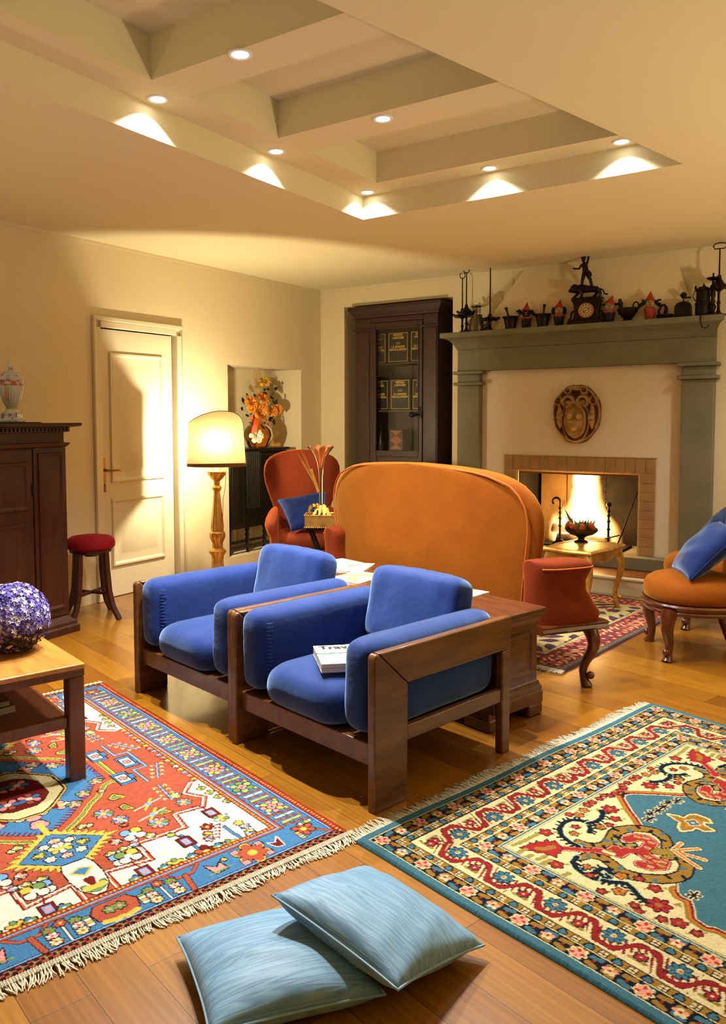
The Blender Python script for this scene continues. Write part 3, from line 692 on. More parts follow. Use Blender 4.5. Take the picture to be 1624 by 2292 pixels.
book(866.5-step_, 864.5, s1, 'black gold-lettered volume, cut off by the door stile, upper shelf'); book(866.5, 914.5, s1, 'black gold-lettered volume in the middle of the upper shelf'); book(916.5, 964, s1, 'black gold-lettered volume by the door handle side, upper shelf')
book(822, 870, s2, 'black gold-lettered volume in deep shade, end of the lower shelf'); book(872, 918, s2, 'black gold-lettered volume in the middle of the lower shelf'); book(920.5, 967, s2, 'black gold-lettered volume behind the bright reflection, lower shelf')
zb_ = gz0-0.005+PZ
p = on_y((853, 1005), by+0.02); o = MB().lathe([(0.034, 0), (0.036, 0.01), (0.036, 0.16), (0.030, 0.19), (0.014, 0.215), (0.013, 0.26), (0.016, 0.262), (0.016, 0.275)], 20).build('bottle', 'black', loc=(p.x, by+0.02, zb_))
tag(o, 'dark glass bottle on the lowest bookcase shelf', 'bottle')
p = on_y((863, 1005), by+0.10); o = MB().lathe([(0.028, 0), (0.03, 0.01), (0.03, 0.2), (0.026, 0.22), (0.011, 0.25), (0.011, 0.3), (0.014, 0.3), (0.014, 0.315)], 20).build('bottle', 'amber_glass', loc=(p.x, by+0.11, zb_))
tag(o, 'taller amber bottle behind the dark one on lowest shelf', 'bottle')
a = on_y((871, 1000), by).x; b = on_y((901, 1000), by).x
t = thing('diamond_box', 'brown box with orange diamond pattern on the lowest bookcase shelf', 'box', ((a+b)/2, by, zb_))
M['boxbrown'] = mat('box_brown', S(84, 36, 18), 0.5); M['boxorange'] = mat('box_orange', S(196, 104, 44), 0.55)
hb_ = 0.215; MB().bx((a-b)/2, (b-a)/2, 0, 0.12, 0, hb_).build('body', 'boxbrown', t, bevel=0.003)
mb = MB(); w2 = (b-a)/2*0.86
for zc, up, dn in ((0.02, 0.055, 0.0), (0.11, 0.05, 0.05), (0.21, 0.0, 0.05)): mb.add([(-w2, -0.0015, zc), (0, -0.0015, zc-dn), (w2, -0.0015, zc), (0, -0.0015, zc+up)], [(0, 1, 2, 3)])
mb.build('diamonds', 'boxorange', t)
a = on_y((915, 1000), by+0.04).x; t = thing('wine_glass', 'stemmed glass behind the reflection on lowest bookcase shelf', 'glass', (a, by+0.06, zb_))
MB().open_lathe([(0.03, 0), (0.03, 0.003), (0.005, 0.008), (0.004, 0.07), (0.02, 0.085), (0.034, 0.12), (0.03, 0.165)], 20).build('bowl', 'glass', t)
# ================================================================ blue armchairs
AX = Vector((math.cos(ROT), math.sin(ROT), 0)); AY = Vector((-math.sin(ROT), math.cos(ROT), 0))
W_C, D_C, H_C = 0.888, 0.84, 0.592
ROTC = math.radians(-13.0); AXC = Vector((math.cos(ROTC), math.sin(ROTC), 0)); AYC = Vector((-math.sin(ROTC), math.cos(ROTC), 0))
fr = on_z((838, 1825), 0)
cloud = bpy.data.textures.new('cloth_swell', 'CLOUDS'); cloud.noise_scale = 0.16; cloud.noise_depth = 2
def soft(o, strength=0.014):
    d = o.modifiers.new('smooth', 'SUBSURF'); d.levels = 1; d.render_levels = 1
    d = o.modifiers.new('swell', 'DISPLACE'); d.texture = cloud; d.texture_coords = 'LOCAL'; d.strength = strength; d.mid_level = 0.5
    return o
def arm_pad(x0, x1):
    """upright upholstered arm: rounded over the top, its front face carried down to the seat rail"""
    hx, hy = (x1-x0)/2, 0.40; cx = (x0+x1)/2; cy = -0.012
    return puff(hx, hy, 0.262, 0.617, 0.42, 0.055, 0.004, 40, cx, cy)
def make_armchair(label):
    t = thing('armchair', label, 'armchair', (0, 0, 0), ROTC, 'blue velvet armchairs in wooden frames')
    hw, hd, th = W_C/2, D_C/2, 0.038
    for s in (-1, 1):
        x0, x1 = (hw-th, hw) if s > 0 else (-hw, -hw+th)
        mb = MB(); MX = Matrix(((0, 0, 1, 0), (1, 0, 0, 0), (0, 1, 0, 0), (0, 0, 0, 1)))   # (y, z, x) -> (x, y, z)
        fl_ = 0.182; rc = 0.022
        arc = [(-hd+rc-rc*math.cos(a), H_C-rc+rc*math.sin(a)) for a in np.linspace(0, PI/2, 6)]
        mb.prism([(-hd, 0), (-hd+fl_, 0), (-hd+fl_, 0.45), (-hd+0.045, H_C-0.004), ]+[] and [] or [(-hd, 0), (-hd+fl_, 0), (-hd+fl_, 0.4485), (-hd+rc+0.001, H_C-0.0005)]+arc[::-1][1:], x0, x1, MX)
        mb.prism([(-hd+fl_+0.001, 0.45), (hd, 0.45), (hd, H_C), (-hd+rc+0.003, H_C)], x0, x1, MX)
        mb.prism([(hd-0.058, 0), (hd, 0), (hd, 0.449), (hd-0.058, 0.449)], x0, x1, MX)
        mb.prism([(-hd+fl_, 0.225), (hd-0.058, 0.225), (hd-0.058, 0.285), (-hd+fl_, 0.285)], x0+0.004, x1-0.006 if s > 0 else x1-0.004, MX)
        mb.build('side_frame', 'frame', t, bevel=0.007, seg=3)
        # inner panel seen through the side opening: the pad's own blue cover
    MB().bx(-hw+th, hw-th, -hd+0.03, -hd+0.062, 0.155, 0.238).build('front_rail', 'frame', t, bevel=0.004)
    MB().bx(-hw+th, hw-th, hd-0.062, hd-0.03, 0.155, 0.238).build('rear_rail', 'frame', t, bevel=0.004)
    MB().bx(-hw+th+0.002, hw-th-0.002, -hd+0.064, hd-0.064, 0.215, 0.235).build('seat_board', 'frame', t)
    MB().bx(-hw+th, hw-th, hd-0.028, hd-0.012, 0.20, 0.575).build('back_panel', 'frame', t)
    pw = 0.162; xi = hw-th-0.002
    soft(MB().loft(arm_pad(-xi, -xi+pw)).build('arm_pad', 'blue', t, angle=180), 0.009); soft(MB().loft(arm_pad(xi-pw, xi)).build('arm_pad', 'blue', t, angle=180), 0.009)
    sw = xi-pw-0.003
    soft(MB().loft(puff(sw, 0.345, 0.240, 0.412, 0.38, 0.066, 0.030, 40, 0, -0.095)).build('seat_cushion', 'blue', t, angle=180), 0.012)
    bw, bth = 0.262, 0.085
    L_b = puff(bw, bth, 0.0, 0.36, 0.40, 0.05, 0.012, 40)
    a = math.radians(-15)
    MT = Matrix.Translation((0.012, 0.255, 0.385)) @ Matrix.Rotation(a, 4, 'X')
    soft(MB().loft(L_b, MT).build('back_cushion', 'blue', t, angle=180), 0.022)
    # slip-cover creases at the pad fronts
    rr = random.Random(3)
    for s in (-1, 1):
        mb = MB()
        for k in range(16):
            z = 0.32+k*0.0165; xx = s*(xi-pw)+(0.004 if s > 0 else -0.004); y0 = -0.375
            ln = rr.uniform(0.02, 0.045)
            mb.tube([(xx, y0+0.002, z), (xx+s*-0.001, y0+ln*0.5, z-0.003), (xx, y0+ln, z-0.004+rr.uniform(-0.003, 0.003))], [0.0012, 0.0032, 0.0008], 6)
        mb.build('gathered_seam', 'blue', t)
    return t
A1 = make_armchair('blue velvet armchair in walnut frame with magazine on seat, nearer the camera')
A1.location = fr - AXC*(W_C/2) + AYC*(D_C/2)
A2 = dup(A1, A1.location - AXC*(W_C+0.006) + AYC*0.012, ROTC, 'blue velvet armchair in walnut frame with an empty seat, beside its twin')

# magazine lying on the seat
mz = 0.435
p0, p1, p2 = on_z((701, 1446), mz+0.036), on_z((769, 1443), mz+0.036), on_z((697, 1493), mz+0.036)
ux = (p1-p0).normalized(); ang = math.atan2(ux.y, ux.x); wd, hg = 0.20, (p2-p0).length
hg = 0.255
mg = thing('magazine', 'thick travel magazine with white and green cover on blue armchair seat', 'magazine', tuple(p0+Vector((0, 0, -0.036))), ang)
MB().bx(0, wd, -hg, 0, 0.001, 0.033).build('pages', 'paper', mg)
cv = MB(); cv.bx(-0.001, wd+0.002, -hg-0.001, 0.001, 0.033, 0.0355); cv.bx(-0.001, wd+0.002, -hg-0.001, 0.001, 0.0, 0.0012)
m_ = mat('magazine_cover', S(232, 236, 222), 0.35); k = NT(m_); tc = k.n('TexCoord'); sp = k.n('SeparateXYZ'); k.l(tc, 'Object', sp, 0)
cr = k.n('ValToRGB'); mp = k.n('MapRange'); mp.inputs['From Min'].default_value = -hg; mp.inputs['From Max'].default_value = 0
nz2 = k.n('TexNoise', i_Scale=16.0, i_Detail=5.0); ad2 = k.n('Math', operation='MULTIPLY_ADD'); ad2.inputs[1].default_value = 0.3; k.l(nz2, 'Fac', ad2, 0); k.l(tc, 'Object', nz2, 'Vector')
k.l(sp, 'Y', mp, 0); k.l(mp, 0, ad2, 2); k.l(ad2, 0, cr, 0)
el = cr.color_ramp.elements; el[0].position = 0.12; el[0].color = S(226, 232, 220); el[1].position = 0.98; el[1].color = S(240, 242, 234)
for po, co in ((0.30, S(196, 212, 190)), (0.45, S(120, 150, 140)), (0.6, S(176, 204, 200)), (0.72, S(60, 84, 66)), (0.80, S(206, 220, 214)), (0.86, S(240, 242, 234))): q = el.new(po); q.color = co
k.l(cr, 'Color', k.b, 'Base Color'); cv.build('cover', m_, mg)
M['ink'] = mat('black_ink', S(16, 16, 18), 0.5)
text_part('Travel', 0.066, 'ink', mg, Matrix.Translation((0.018, -0.034, 0.0357)), 0.0003, 'LEFT', 'title', 0.0028)

# ================================================================ coffee table
cz = 0.48; ck = on_z((190, 1484), cz); CR = math.radians(-17.0)
ct = thing('coffee_table', 'low wooden coffee table with lower shelf under the purple flower ball', 'coffee table', (ck.x, ck.y, 0), CR)
CLX, CLY = 1.15, 0.74
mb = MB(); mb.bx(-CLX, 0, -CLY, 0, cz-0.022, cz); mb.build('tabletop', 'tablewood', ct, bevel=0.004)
mb = MB(); mb.bx(-0.03, -0.001, -CLY+0.002, -0.002, cz-0.05, cz-0.022); mb.bx(-CLX+0.001, -CLX+0.03, -CLY+0.002, -0.002, cz-0.05, cz-0.022); mb.bx(-CLX+0.03, -0.03, -0.03, -0.002, cz-0.05, cz-0.022); mb.bx(-CLX+0.03, -0.03, -CLY+0.002, -CLY+0.03, cz-0.05, cz-0.022)
mb.build('apron', 'tableleg', ct, bevel=0.003)
for x in (-0.062, -CLX+0.002):
    for y in (-0.068, -CLY+0.002): MB().bx(x, x+0.06, y, y+0.066, 0, cz-0.05).build('leg', 'tableleg', ct, bevel=0.008, seg=3)
mb = MB(); mb.bx(-CLX+0.03, -0.03, -CLY+0.035, -0.035, 0.232, 0.252); mb.bx(-0.052, -0.018, -CLY+0.066, -0.068, 0.226, 0.272); mb.bx(-CLX+0.018, -CLX+0.052, -CLY+0.066, -0.068, 0.226, 0.272)
mb.build('lower_shelf', 'tableleg', ct, bevel=0.004)
CM = Matrix.Translation((ck.x, ck.y, 0)) @ Matrix.Rotation(CR, 4, 'Z')
M['mag_a'] = mat('faded_cover', S(150, 100, 90), 0.4, var=((9, 9, 9), S(92, 74, 70), 0.4, 0.6)); M['mag_b'] = mat('brown_cover', S(116, 92, 66), 0.45, var=((7, 7, 7), S(66, 52, 40), 0.4, 0.6)); M['mag_c'] = mat('cream_cover', S(196, 178, 140), 0.45, var=((8, 8, 8), S(150, 70, 60), 0.52, 0.6))
def flat_mag(name, label, pos, rz, wd, hg, th, m, cat='magazine', grp=None):
    t = thing(name, label, cat, pos, rz, grp)
    MB().bx(-wd/2, wd/2, -hg/2, hg/2, 0.001, th-0.001).build('pages', 'paper', t)
    mb = MB(); mb.bx(-wd/2-0.001, wd/2+0.002, -hg/2-0.001, hg/2+0.001, th-0.001, th); mb.bx(-wd/2-0.001, wd/2+0.002, -hg/2-0.001, hg/2+0.001, 0, 0.001); mb.bx(-wd/2-0.0015, -wd/2, -hg/2, hg/2, 0, th)
    mb.build('cover', m, t); return t
def cpos(x, y, z): return tuple(CM @ Vector((x, y, z)))
flat_mag('magazine', 'magazine at the bottom of the pile on coffee table shelf', cpos(-0.36, -0.36, 0.252), CR+0.1, 0.23, 0.31, 0.03, 'mag_b', grp='magazines on the coffee table shelf')
flat_mag('magazine', 'brown magazine on top of the shelf pile under coffee table', cpos(-0.38, -0.36, 0.282), CR-0.05, 0.22, 0.30, 0.022, 'mag_b', grp='magazines on the coffee table shelf')
flat_mag('magazine', 'reddish magazine lying farther in on the coffee table shelf', cpos(-0.70, -0.30, 0.252), CR+0.3, 0.22, 0.29, 0.045, 'mag_a', grp='magazines on the coffee table shelf')

# ball of dried flowers
fb = on_z((24, 1462), cz); FRD = 0.148
t = thing('flower_ball', 'ball of small purple and white dried flowers on the coffee table', 'flower ball', (fb.x-0.02, fb.y+0.03, cz))
M['leafbrown'] = mat('dry_leaf', S(96, 66, 40), 0.9); M['petal_v'] = mat('violet_petal', S(112, 96, 190), 0.8, var=((14, 14, 14), S(70, 52, 140), 0.4, 0.65)); M['petal_w'] = mat('pale_petal', S(206, 204, 240), 0.8)
M['core_violet'] = mat('dark_violet', S(58, 44, 84), 0.9); M['eye'] = mat('yellow_eye', S(206, 176, 80), 0.8)
cc = Vector((0, 0, FRD*0.94))
core = MB(); core.ell((0, 0, FRD*0.94), (FRD*0.86, FRD*0.86, FRD*0.88), 28, 18); core.build('core', 'core_violet', t)
mv, mw_, me_, ml = MB(), MB(), MB(), MB(); rr = random.Random(5); NF = 1500
for i in range(NF):
    z = 1-2*(i+0.5)/NF; a = i*2.399963; s_ = math.sqrt(1-z*z); nrm = Vector((s_*math.cos(a), s_*math.sin(a), z))
    p = cc+nrm*FRD*rr.uniform(0.86, 0.99)
    if p.z < 0.004: continue
    q = nrm.to_track_quat('Z', 'Y').to_matrix().to_4x4(); MT = Matrix.Translation(p) @ q @ Matrix.Rotation(rr.uniform(0, 6), 4, 'Z') @ Matrix.Rotation(rr.uniform(-0.4, 0.4), 4, 'X')
    if z < -0.25 and rr.random() < 0.75:
        for k in range(2):
            b = rr.uniform(0, 6); ml.add([(0, 0, -0.004), (0.006*math.cos(b+0.7), 0.006*math.sin(b+0.7), 0.002), (0.014*math.cos(b), 0.014*math.sin(b), 0.005), (0.006*math.cos(b-0.7), 0.006*math.sin(b-0.7), 0.002)], [(0, 1, 2, 3)], MT)
        continue
    tgt = mw_ if rr.random() < 0.42 else mv; r = rr.uniform(0.0085, 0.0125)
    for k in range(5):
        b = k*2*PI/5; tgt.add([(0, 0, 0), (r*0.62*math.cos(b+0.5), r*0.62*math.sin(b+0.5), 0.003), (r*1.1*math.cos(b), r*1.1*math.sin(b), rr.uniform(0.002, 0.006)), (r*0.62*math.cos(b-0.5), r*0.62*math.sin(b-0.5), 0.003)], [(0, 1, 2, 3)], MT)
    if rr.random() < 0.5: me_.add([(0.002, 0, 0.003), (0, 0.002, 0.003), (-0.002, 0, 0.003), (0, -0.002, 0.003)], [(0, 1, 2, 3)], MT)
stuff(mv.build('violet_blossoms', 'petal_v', t, flat=True, fix=False)); stuff(mw_.build('pale_blossoms', 'petal_w', t, flat=True, fix=False)); stuff(ml.build('dry_leaves', 'leafbrown', t, flat=True, fix=False)); stuff(me_.build('blossom_eyes', 'eye', t, flat=True, fix=False))

# ================================================================ tall dark cabinet, urn, stool
cb = on_z((166, 1412), 0); CBH = 1.418
cab = thing('tall_cabinet', 'tall dark walnut cabinet with panelled doors against the wall', 'cabinet', (cb.x, cb.y, 0), math.radians(4))
CD, CL = 0.46, 1.15      # depth, length towards the camera
mb = MB(); mb.bx(-CD, -0.03, -CL, -0.03, 0.10, 1.32)
mb.bx(-CD, -0.02, -0.285, -0.02, 0.12, 1.26)
mb.build('carcass', 'darkwood', cab, bevel=0.004)
def rail(mb, prof):   # moulded band round the front and end: (overhang, z)
    mb.loft([[(-CD, -CL, z), (e, -CL, z), (e, e, z), (-CD, e, z)] for e, z in prof])
mb = MB(); rail(mb, [(0.028, 0.0), (0.028, 0.045), (0.018, 0.055), (0.015, 0.075), (-0.005, 0.09), (-0.02, 0.105), (-0.03, 0.12)]); mb.build('base_moulding', 'darkwood', cab, angle=25)
mb = MB(); rail(mb, [(-0.03, 1.255), (-0.012, 1.262), (0.0, 1.28), (0.0, 1.286), (-0.028, 1.29), (-0.028, 1.355), (0.0, 1.36), (0.0, 1.392), (0.03, 1.392)]); mb.build('frieze', 'darkwood', cab, angle=25)
mb = MB(); rail(mb, [(0.02, 1.392), (0.05, 1.396), (0.058, 1.405), (0.055, CBH), (0.05, CBH)]); mb.build('top_board', 'darkwood', cab, angle=25)
mb = MB()
for k in range(38): mb.bx(-0.002, 0.012, -0.03-k*0.03, -0.014-k*0.03, 1.365, 1.385)
mb.build('dentils', 'darkwood', cab)
def panel_c(name, y0, y1, z0, z1, par=None):
    mb = MB(); panel_x(mb, -0.019, y0, y1, z0, z1, 0.028, 0.010, 0.02); return mb.build(name, 'darkwood', par or cab, angle=25)
panel_c('pilaster_panel', -0.255, -0.05, 0.17, 1.225)
ddo = MB().bx(-0.05, -0.022, -0.72, -0.295, 0.13, 1.25).build('door', 'darkwood', cab, bevel=0.004)
panel_c('upper_panel', -0.68, -0.335, 0.86, 1.17, ddo); panel_c('lower_panel', -0.68, -0.335, 0.20, 0.78, ddo)
MB().bx(-0.05, -0.022, -1.145, -0.725, 0.13, 1.25).build('door', 'darkwood', cab, bevel=0.004)
panel_c('upper_panel', -1.1, -0.765, 0.86, 1.17); panel_c('lower_panel', -1.1, -0.765, 0.20, 0.78)
mb = MB(); mb.bx(-0.022, -0.015, -0.303, -0.287, 0.95, 1.03); mb.build('hinge', 'iron', ddo)
ur = at_dist((27, 938), math.hypot(cb.x-0.2, cb.y-0.33)); UM = Matrix.Rotation(0, 4, 'Z')
o = MB().lathe([(0.10, 0), (0.15, 0.001), (0.155, 0.006), (0.11, 0.008)], 4, M_=Matrix.Rotation(PI/4, 4, 'Z'), sx=1.2, sy=1.5).build('tray', 'black', loc=(ur.x, ur.y, CBH)); tag(o, 'flat black tray under the porcelain urn', 'tray')
M['porcelain'] = mat('porcelain', S(206, 204, 188), 0.22, coat=0.5); M['porc_band'] = mat('painted_band', S(176, 110, 84), 0.25, coat=0.4, var=((40, 40, 40), S(206, 196, 178), 0.45, 0.55)); M['porc_blue'] = mat('blue_grey_sprigs', S(196, 196, 190), 0.25, coat=0.4, var=((34, 34, 34), S(112, 112, 140), 0.52, 0.6))
t = thing('porcelain_urn', 'lidded porcelain urn with gilt handles on the dark cabinet', 'urn', (ur.x, ur.y, CBH+0.008), 0.6)
MB().lathe([(0.088, 0), (0.090, 0.012), (0.078, 0.022), (0.074, 0.03), (0.074, 0.056), (0.066, 0.062)], 4, M_=Matrix.Rotation(PI/4, 4, 'Z')).build('plinth', 'porc_blue', t, bevel=0.004)
MB().lathe([(0.05, 0.06), (0.046, 0.072), (0.034, 0.085), (0.030, 0.09)], 28).build('foot', 'porcelain', t)
MB().lathe([(0.030, 0.088), (0.037, 0.1), (0.052, 0.128), (0.066, 0.172), (0.073, 0.215), (0.075, 0.238)], 96, flute=22, fd=0.025).build('body', 'porcelain', t)
MB().lathe([(0.075, 0.238), (0.079, 0.242), (0.081, 0.268), (0.083, 0.272)], 40).build('neck_band', 'porc_band', t)
lid = MB().lathe([(0.084, 0.272), (0.083, 0.278), (0.078, 0.29), (0.060, 0.312), (0.034, 0.328), (0.018, 0.335), (0.016, 0.341), (0.02, 0.344)], 40).build('lid', 'porc_blue', t)
MB().ell((0, 0, 0.365), (0.02, 0.02, 0.022), 14, 10).build('lid_knob', 'porcelain', lid)
MB().open_lathe([(0.031, 0.0865), (0.037, 0.088), (0.037, 0.092), (0.031, 0.0935)], 30).build('gilt_ring', 'gilt', t)
for s in (-1, 1):
    MB().tube([(0, s*0.058, 0.135), (0, s*0.078, 0.175), (0, s*0.088, 0.215), (0, s*0.093, 0.235), (0, s*0.102, 0.242), (0, s*0.105, 0.236)], [0.004, 0.005, 0.005, 0.005, 0.006, 0.005], 8).build('handle', 'gilt', t)

sp_ = (on_z((248, 1393), 0)+on_z((160, 1370), 0))/2; sp_ = Vector((-4.69, 3.775, 0))
st = thing('stool', 'round stool with crimson velvet seat between cabinet and door', 'stool', (sp_.x, sp_.y, 0), math.radians(-5))
MB().lathe([(0.10, 0.50), (0.155, 0.505), (0.172, 0.52), (0.175, 0.545), (0.168, 0.572), (0.14, 0.592), (0.08, 0.602), (0.01, 0.605)], 36).build('seat', 'red', st)
MB().lathe([(0.01, 0.445), (0.045, 0.45), (0.062, 0.462), (0.066, 0.475), (0.12, 0.48), (0.15, 0.485), (0.15, 0.503)], 32).build('seat_frame', 'darkwood', st)
for k in range(4):
    a = k*PI/2+0.35; c_, s_ = math.cos(a), math.sin(a)
    MB().tube([(0.13*c_, 0.13*s_, 0.49), (0.135*c_, 0.135*s_, 0.36), (0.15*c_, 0.15*s_, 0.2), (0.18*c_, 0.18*s_, 0.09), (0.235*c_, 0.235*s_, 0.0)], [0.024, 0.025, 0.025, 0.024, 0.022], 4).build('leg', 'darkwood', st, bevel=0.003)
mb = MB(); mb.tube([(0.15*math.cos(0.35), 0.15*math.sin(0.35), 0.185), (-0.15*math.cos(0.35), -0.15*math.sin(0.35), 0.185)], 0.013, 6); mb.tube([(-0.15*math.sin(0.35), 0.15*math.cos(0.35), 0.185), (0.15*math.sin(0.35), -0.15*math.cos(0.35), 0.185)], 0.013, 6)
mb.build('cross_stretcher', 'darkwood', st)

# ================================================================ chest behind the armchairs
CH = 0.53; hc = on_z((1223, 1357), CH)
ch = thing('oak_chest', 'long oak chest with panelled end standing behind the blue armchairs', 'chest', (hc.x, hc.y, 0), ROT)
CLn, CDp = 1.66, 0.43
mb = MB(); mb.bx(-CLn+0.03, -0.03, -CDp+0.03, -0.03, 0.10, CH-0.035); mb.build('body', 'chestwood', ch, bevel=0.005)
MB().bx(-CLn, 0, -CDp, 0, CH-0.035, CH).build('lid', 'chestwood', ch, bevel=0.010, seg=3)
mb = MB()
def band(mb, prof): mb.loft([[(-CLn+0.03-e, -CDp+0.03-e, z), (-0.03+e, -CDp+0.03-e, z), (-0.03+e, -0.03+e, z), (-CLn+0.03-e, -0.03+e, z)] for e, z in prof])
band(mb, [(0.02, 0.06), (0.02, 0.115), (0.016, 0.12), (0.016, 0.14), (0.009, 0.15), (0.006, 0.165), (0.0, 0.17)]); band(mb, [(0, CH-0.075), (0.008, CH-0.065), (0.012, CH-0.05), (0.02, CH-0.04), (0.02, CH-0.036)])
mb.build('moulding', 'chestwood', ch, angle=25)
for x0, x1 in ((-0.16, -0.008), (-CLn+0.008, -CLn+0.16)):
    for y0, y1 in ((-CDp+0.008, -CDp+0.12), (-0.12, -0.008)): MB().bx(x0, x1, y0, y1, 0, 0.062).build('bracket_foot', 'chestwood', ch, bevel=0.012)
mb = MB(); panel_x(mb, -0.029, -CDp+0.075, -0.075, 0.21, CH-0.11, 0.022, 0.008, 0.012); mb.build('end_panel', 'chestwood', ch, angle=25)
HM = Matrix.Translation(hc) @ Matrix.Rotation(ROT, 4, 'Z')
def hpos(px, z=CH): q = on_z(px, z); return (q.x, q.y, z)
def cover_mat(name, cols, scale):
    m = mat(name, cols[0], 0.4); k = NT(m); tc = k.n('TexCoord'); vo = k.n('TexVoronoi', i_Scale=scale); cr = k.n('ValToRGB'); cr.color_ramp.interpolation = 'CONSTANT'
    sp = k.n('SeparateColor'); k.l(tc, 'Object', vo, 'Vector'); k.l(vo, 'Color', sp, 0); k.l(sp, 'Red', cr, 0)
    el = cr.color_ramp.elements; el[0].color = cols[0]; el[1].color = cols[-1]; el[1].position = 0.85
    for i, c in enumerate(cols[1:-1]): q = el.new((i+1)*0.85/(len(cols)-1)); q.color = c
    k.l(cr, 'Color', k.b, 'Base Color'); return m
M['cov1'] = cover_mat('pink_white_pages', [S(240, 232, 226), S(236, 190, 180), S(246, 240, 236), S(214, 150, 120), S(244, 236, 230)], 22)
M['cov2'] = cover_mat('photo_pages', [S(236, 226, 210), S(198, 150, 96), S(246, 240, 236), S(226, 120, 110), S(240, 230, 214)], 17)
M['cov3'] = cover_mat('cream_pages', [S(240, 234, 222), S(228, 210, 170), S(220, 160, 150), S(246, 242, 236), S(190, 150, 120)], 26)
for (px, rz, m_, lb, w_, h_, th) in (((800, 1296), 0.2, 'cov2', 'magazine with photo cover nearest the armchairs on the oak chest', 0.22, 0.29, 0.012), ((785, 1272), 0.55, 'cov1', 'pink and white magazine lying near the sofa back on chest', 0.22, 0.29, 0.010), ((752, 1266), 0.0, 'cov3', 'cream magazine at the far end of the oak chest', 0.22, 0.29, 0.014)):
    flat_mag('magazine', lb, hpos(px), ROT+rz, w_, h_, th, m_, grp='magazines on the oak chest')
q = hpos((1072, 1333)); t = flat_mag('booklet', 'thin pale booklet mostly hidden behind the armchair back on chest', (q[0]-0.07, q[1]-0.01, CH), ROT+0.1, 0.15, 0.2, 0.008, 'cov3', 'booklet')

# ================================================================ orange settee, seen from behind
SB = hc+AY*0.285-AX*0.29     # rear right foot of the back
so = thing('settee', 'wide orange velvet settee with rounded back turned to the camera', 'settee', (SB.x, SB.y, 0), ROT)
HWS = 0.86
def back_loops(rows, th, cy0, lean, bow, n=48, p=0.42, z0=0.3):
    out = []
    for z, hw in rows:
        lp = []
        for k in range(n):
            a = 2*PI*k/n; c_, s_ = math.cos(a), math.sin(a)
            x = hw*math.copysign(abs(c_)**0.55, c_); y = th*0.5*math.copysign(abs(s_)**0.75, s_)
            lp.append((x, cy0+y-lean*(z-z0)+bow*(x/HWS)**2, z))
        out.append(lp)
    return out
rows = [(z*0.985+0.005, hw*1.073) for z, hw in [(0.30, .735), (0.42, .75), (0.55, .765), (0.70, .785), (0.82, .80), (0.90, .80), (0.97, .785), (1.03, .75), (1.08, .70), (1.115, .64), (1.14, .565), (1.158, .47), (1.17, .34), (1.176, .2), (1.179, .05)]]
LX = -HWS
mb = MB(); mb.loft([[(x+LX, y, z) for x, y, z in l] for l in back_loops(rows, 0.15, 0.06, 0.06, 0.07)])
bk = mb.build('back', 'orange', so, angle=70)
# welt along the rear edge of the back
pts = [(LX+0.94*hw*s, 0.06-0.075+0.012-0.06*(z-0.3)+0.07*(hw*0.94/HWS)**2, z-0.012*(1 if hw < 0.7 else 0)) for s, rng in ((-1, rows), (1, rows[::-1])) for z, hw in rng]
MB().tube(pts, 0.006, 6).build('welt', 'piping_orange', bk)
def settee_arm(s):
    rws = [(0.355, 0.39, 0.085), (0.40, 0.395, 0.09), (0.45, 0.36, 0.085), (0.52, 0.315, 0.075), (0.58, 0.31, 0.078), (0.625, 0.33, 0.088), (0.65, 0.34, 0.095), (0.672, 0.335, 0.09), (0.685, 0.31, 0.075), (0.692, 0.27, 0.05)]
    loops = []
    for z, ly, hw in rws:
        lp = []
        for k in range(36):
            a = 2*PI*k/36; c_, s_ = math.cos(a), math.sin(a)
            x = hw*math.copysign(abs(c_)**0.8, c_); y = ly*(0.5+0.5*math.copysign(abs(s_)**0.6, s_))
            xx = HWS+0.035+0.14*(y/0.4)+x-(0.15 if s < 0 else 0)
            lp.append((LX+s*xx, -0.08+y, z))
        loops.append(lp)
    return MB().loft(loops)
for s in (-1, 1):
    ar = settee_arm(s).build('arm', 'rust', so, angle=70)  # darker velvet than the back: shade on the arm sides put into the colour
    MB().tube([(LX+s*(HWS+0.035+0.14*(y/0.4)+0.0965*max(0.0, 1-abs(2*y/0.34-1)**(2/0.6))**0.4-(0.15 if s < 0 else 0)), -0.08+y, 0.652) for y in np.linspace(0.02, 0.335, 18)], 0.005, 6).build('welt', 'piping_orange', ar)
    mb = MB(); mb.loft([[(LX+s*(HWS+0.035+0.14*(y/0.4)+dx-(0.15 if s < 0 else 0)), -0.08+y, z) for dx, z in ((0.085, 0.31), (0.098, 0.325), (0.09, 0.34), (0.098, 0.35), (0.08, 0.358), (-0.05, 0.358), (-0.05, 0.31))] for y in np.linspace(-0.0, 0.395, 14)])
    mb.build('side_rail', 'chairwood', so)
mb = MB(); mb.loft([sup(0.80, 0.30, 48, 0.35, LX, 0.36, z) for z in (0.31, 0.36)]); mb.build('seat_frame', 'chairwood', so)
mb = MB(); mb.loft(puff(0.74, 0.27, 0.36, 0.48, 0.35, 0.05, 0.03, 48, LX, 0.37)); mb.build('seat', 'orange', so, angle=60)
for (x, y, ox, oy) in ((HWS+0.185, 0.245, 0.95, 0.1), (-HWS-0.04, 0.245, -0.95, 0.1), (0.70, 0.03, 0.5, -0.3), (-0.70, 0.03, -0.5, -0.3)):
    mb = MB(); cab_leg(mb, (LX+x, y, 0.325), (LX+x+ox*0.02, y-0.03, 0.0), (ox, oy), 0.042, 0.02, 0.035, 12); mb.build('leg', 'chairwood', so)

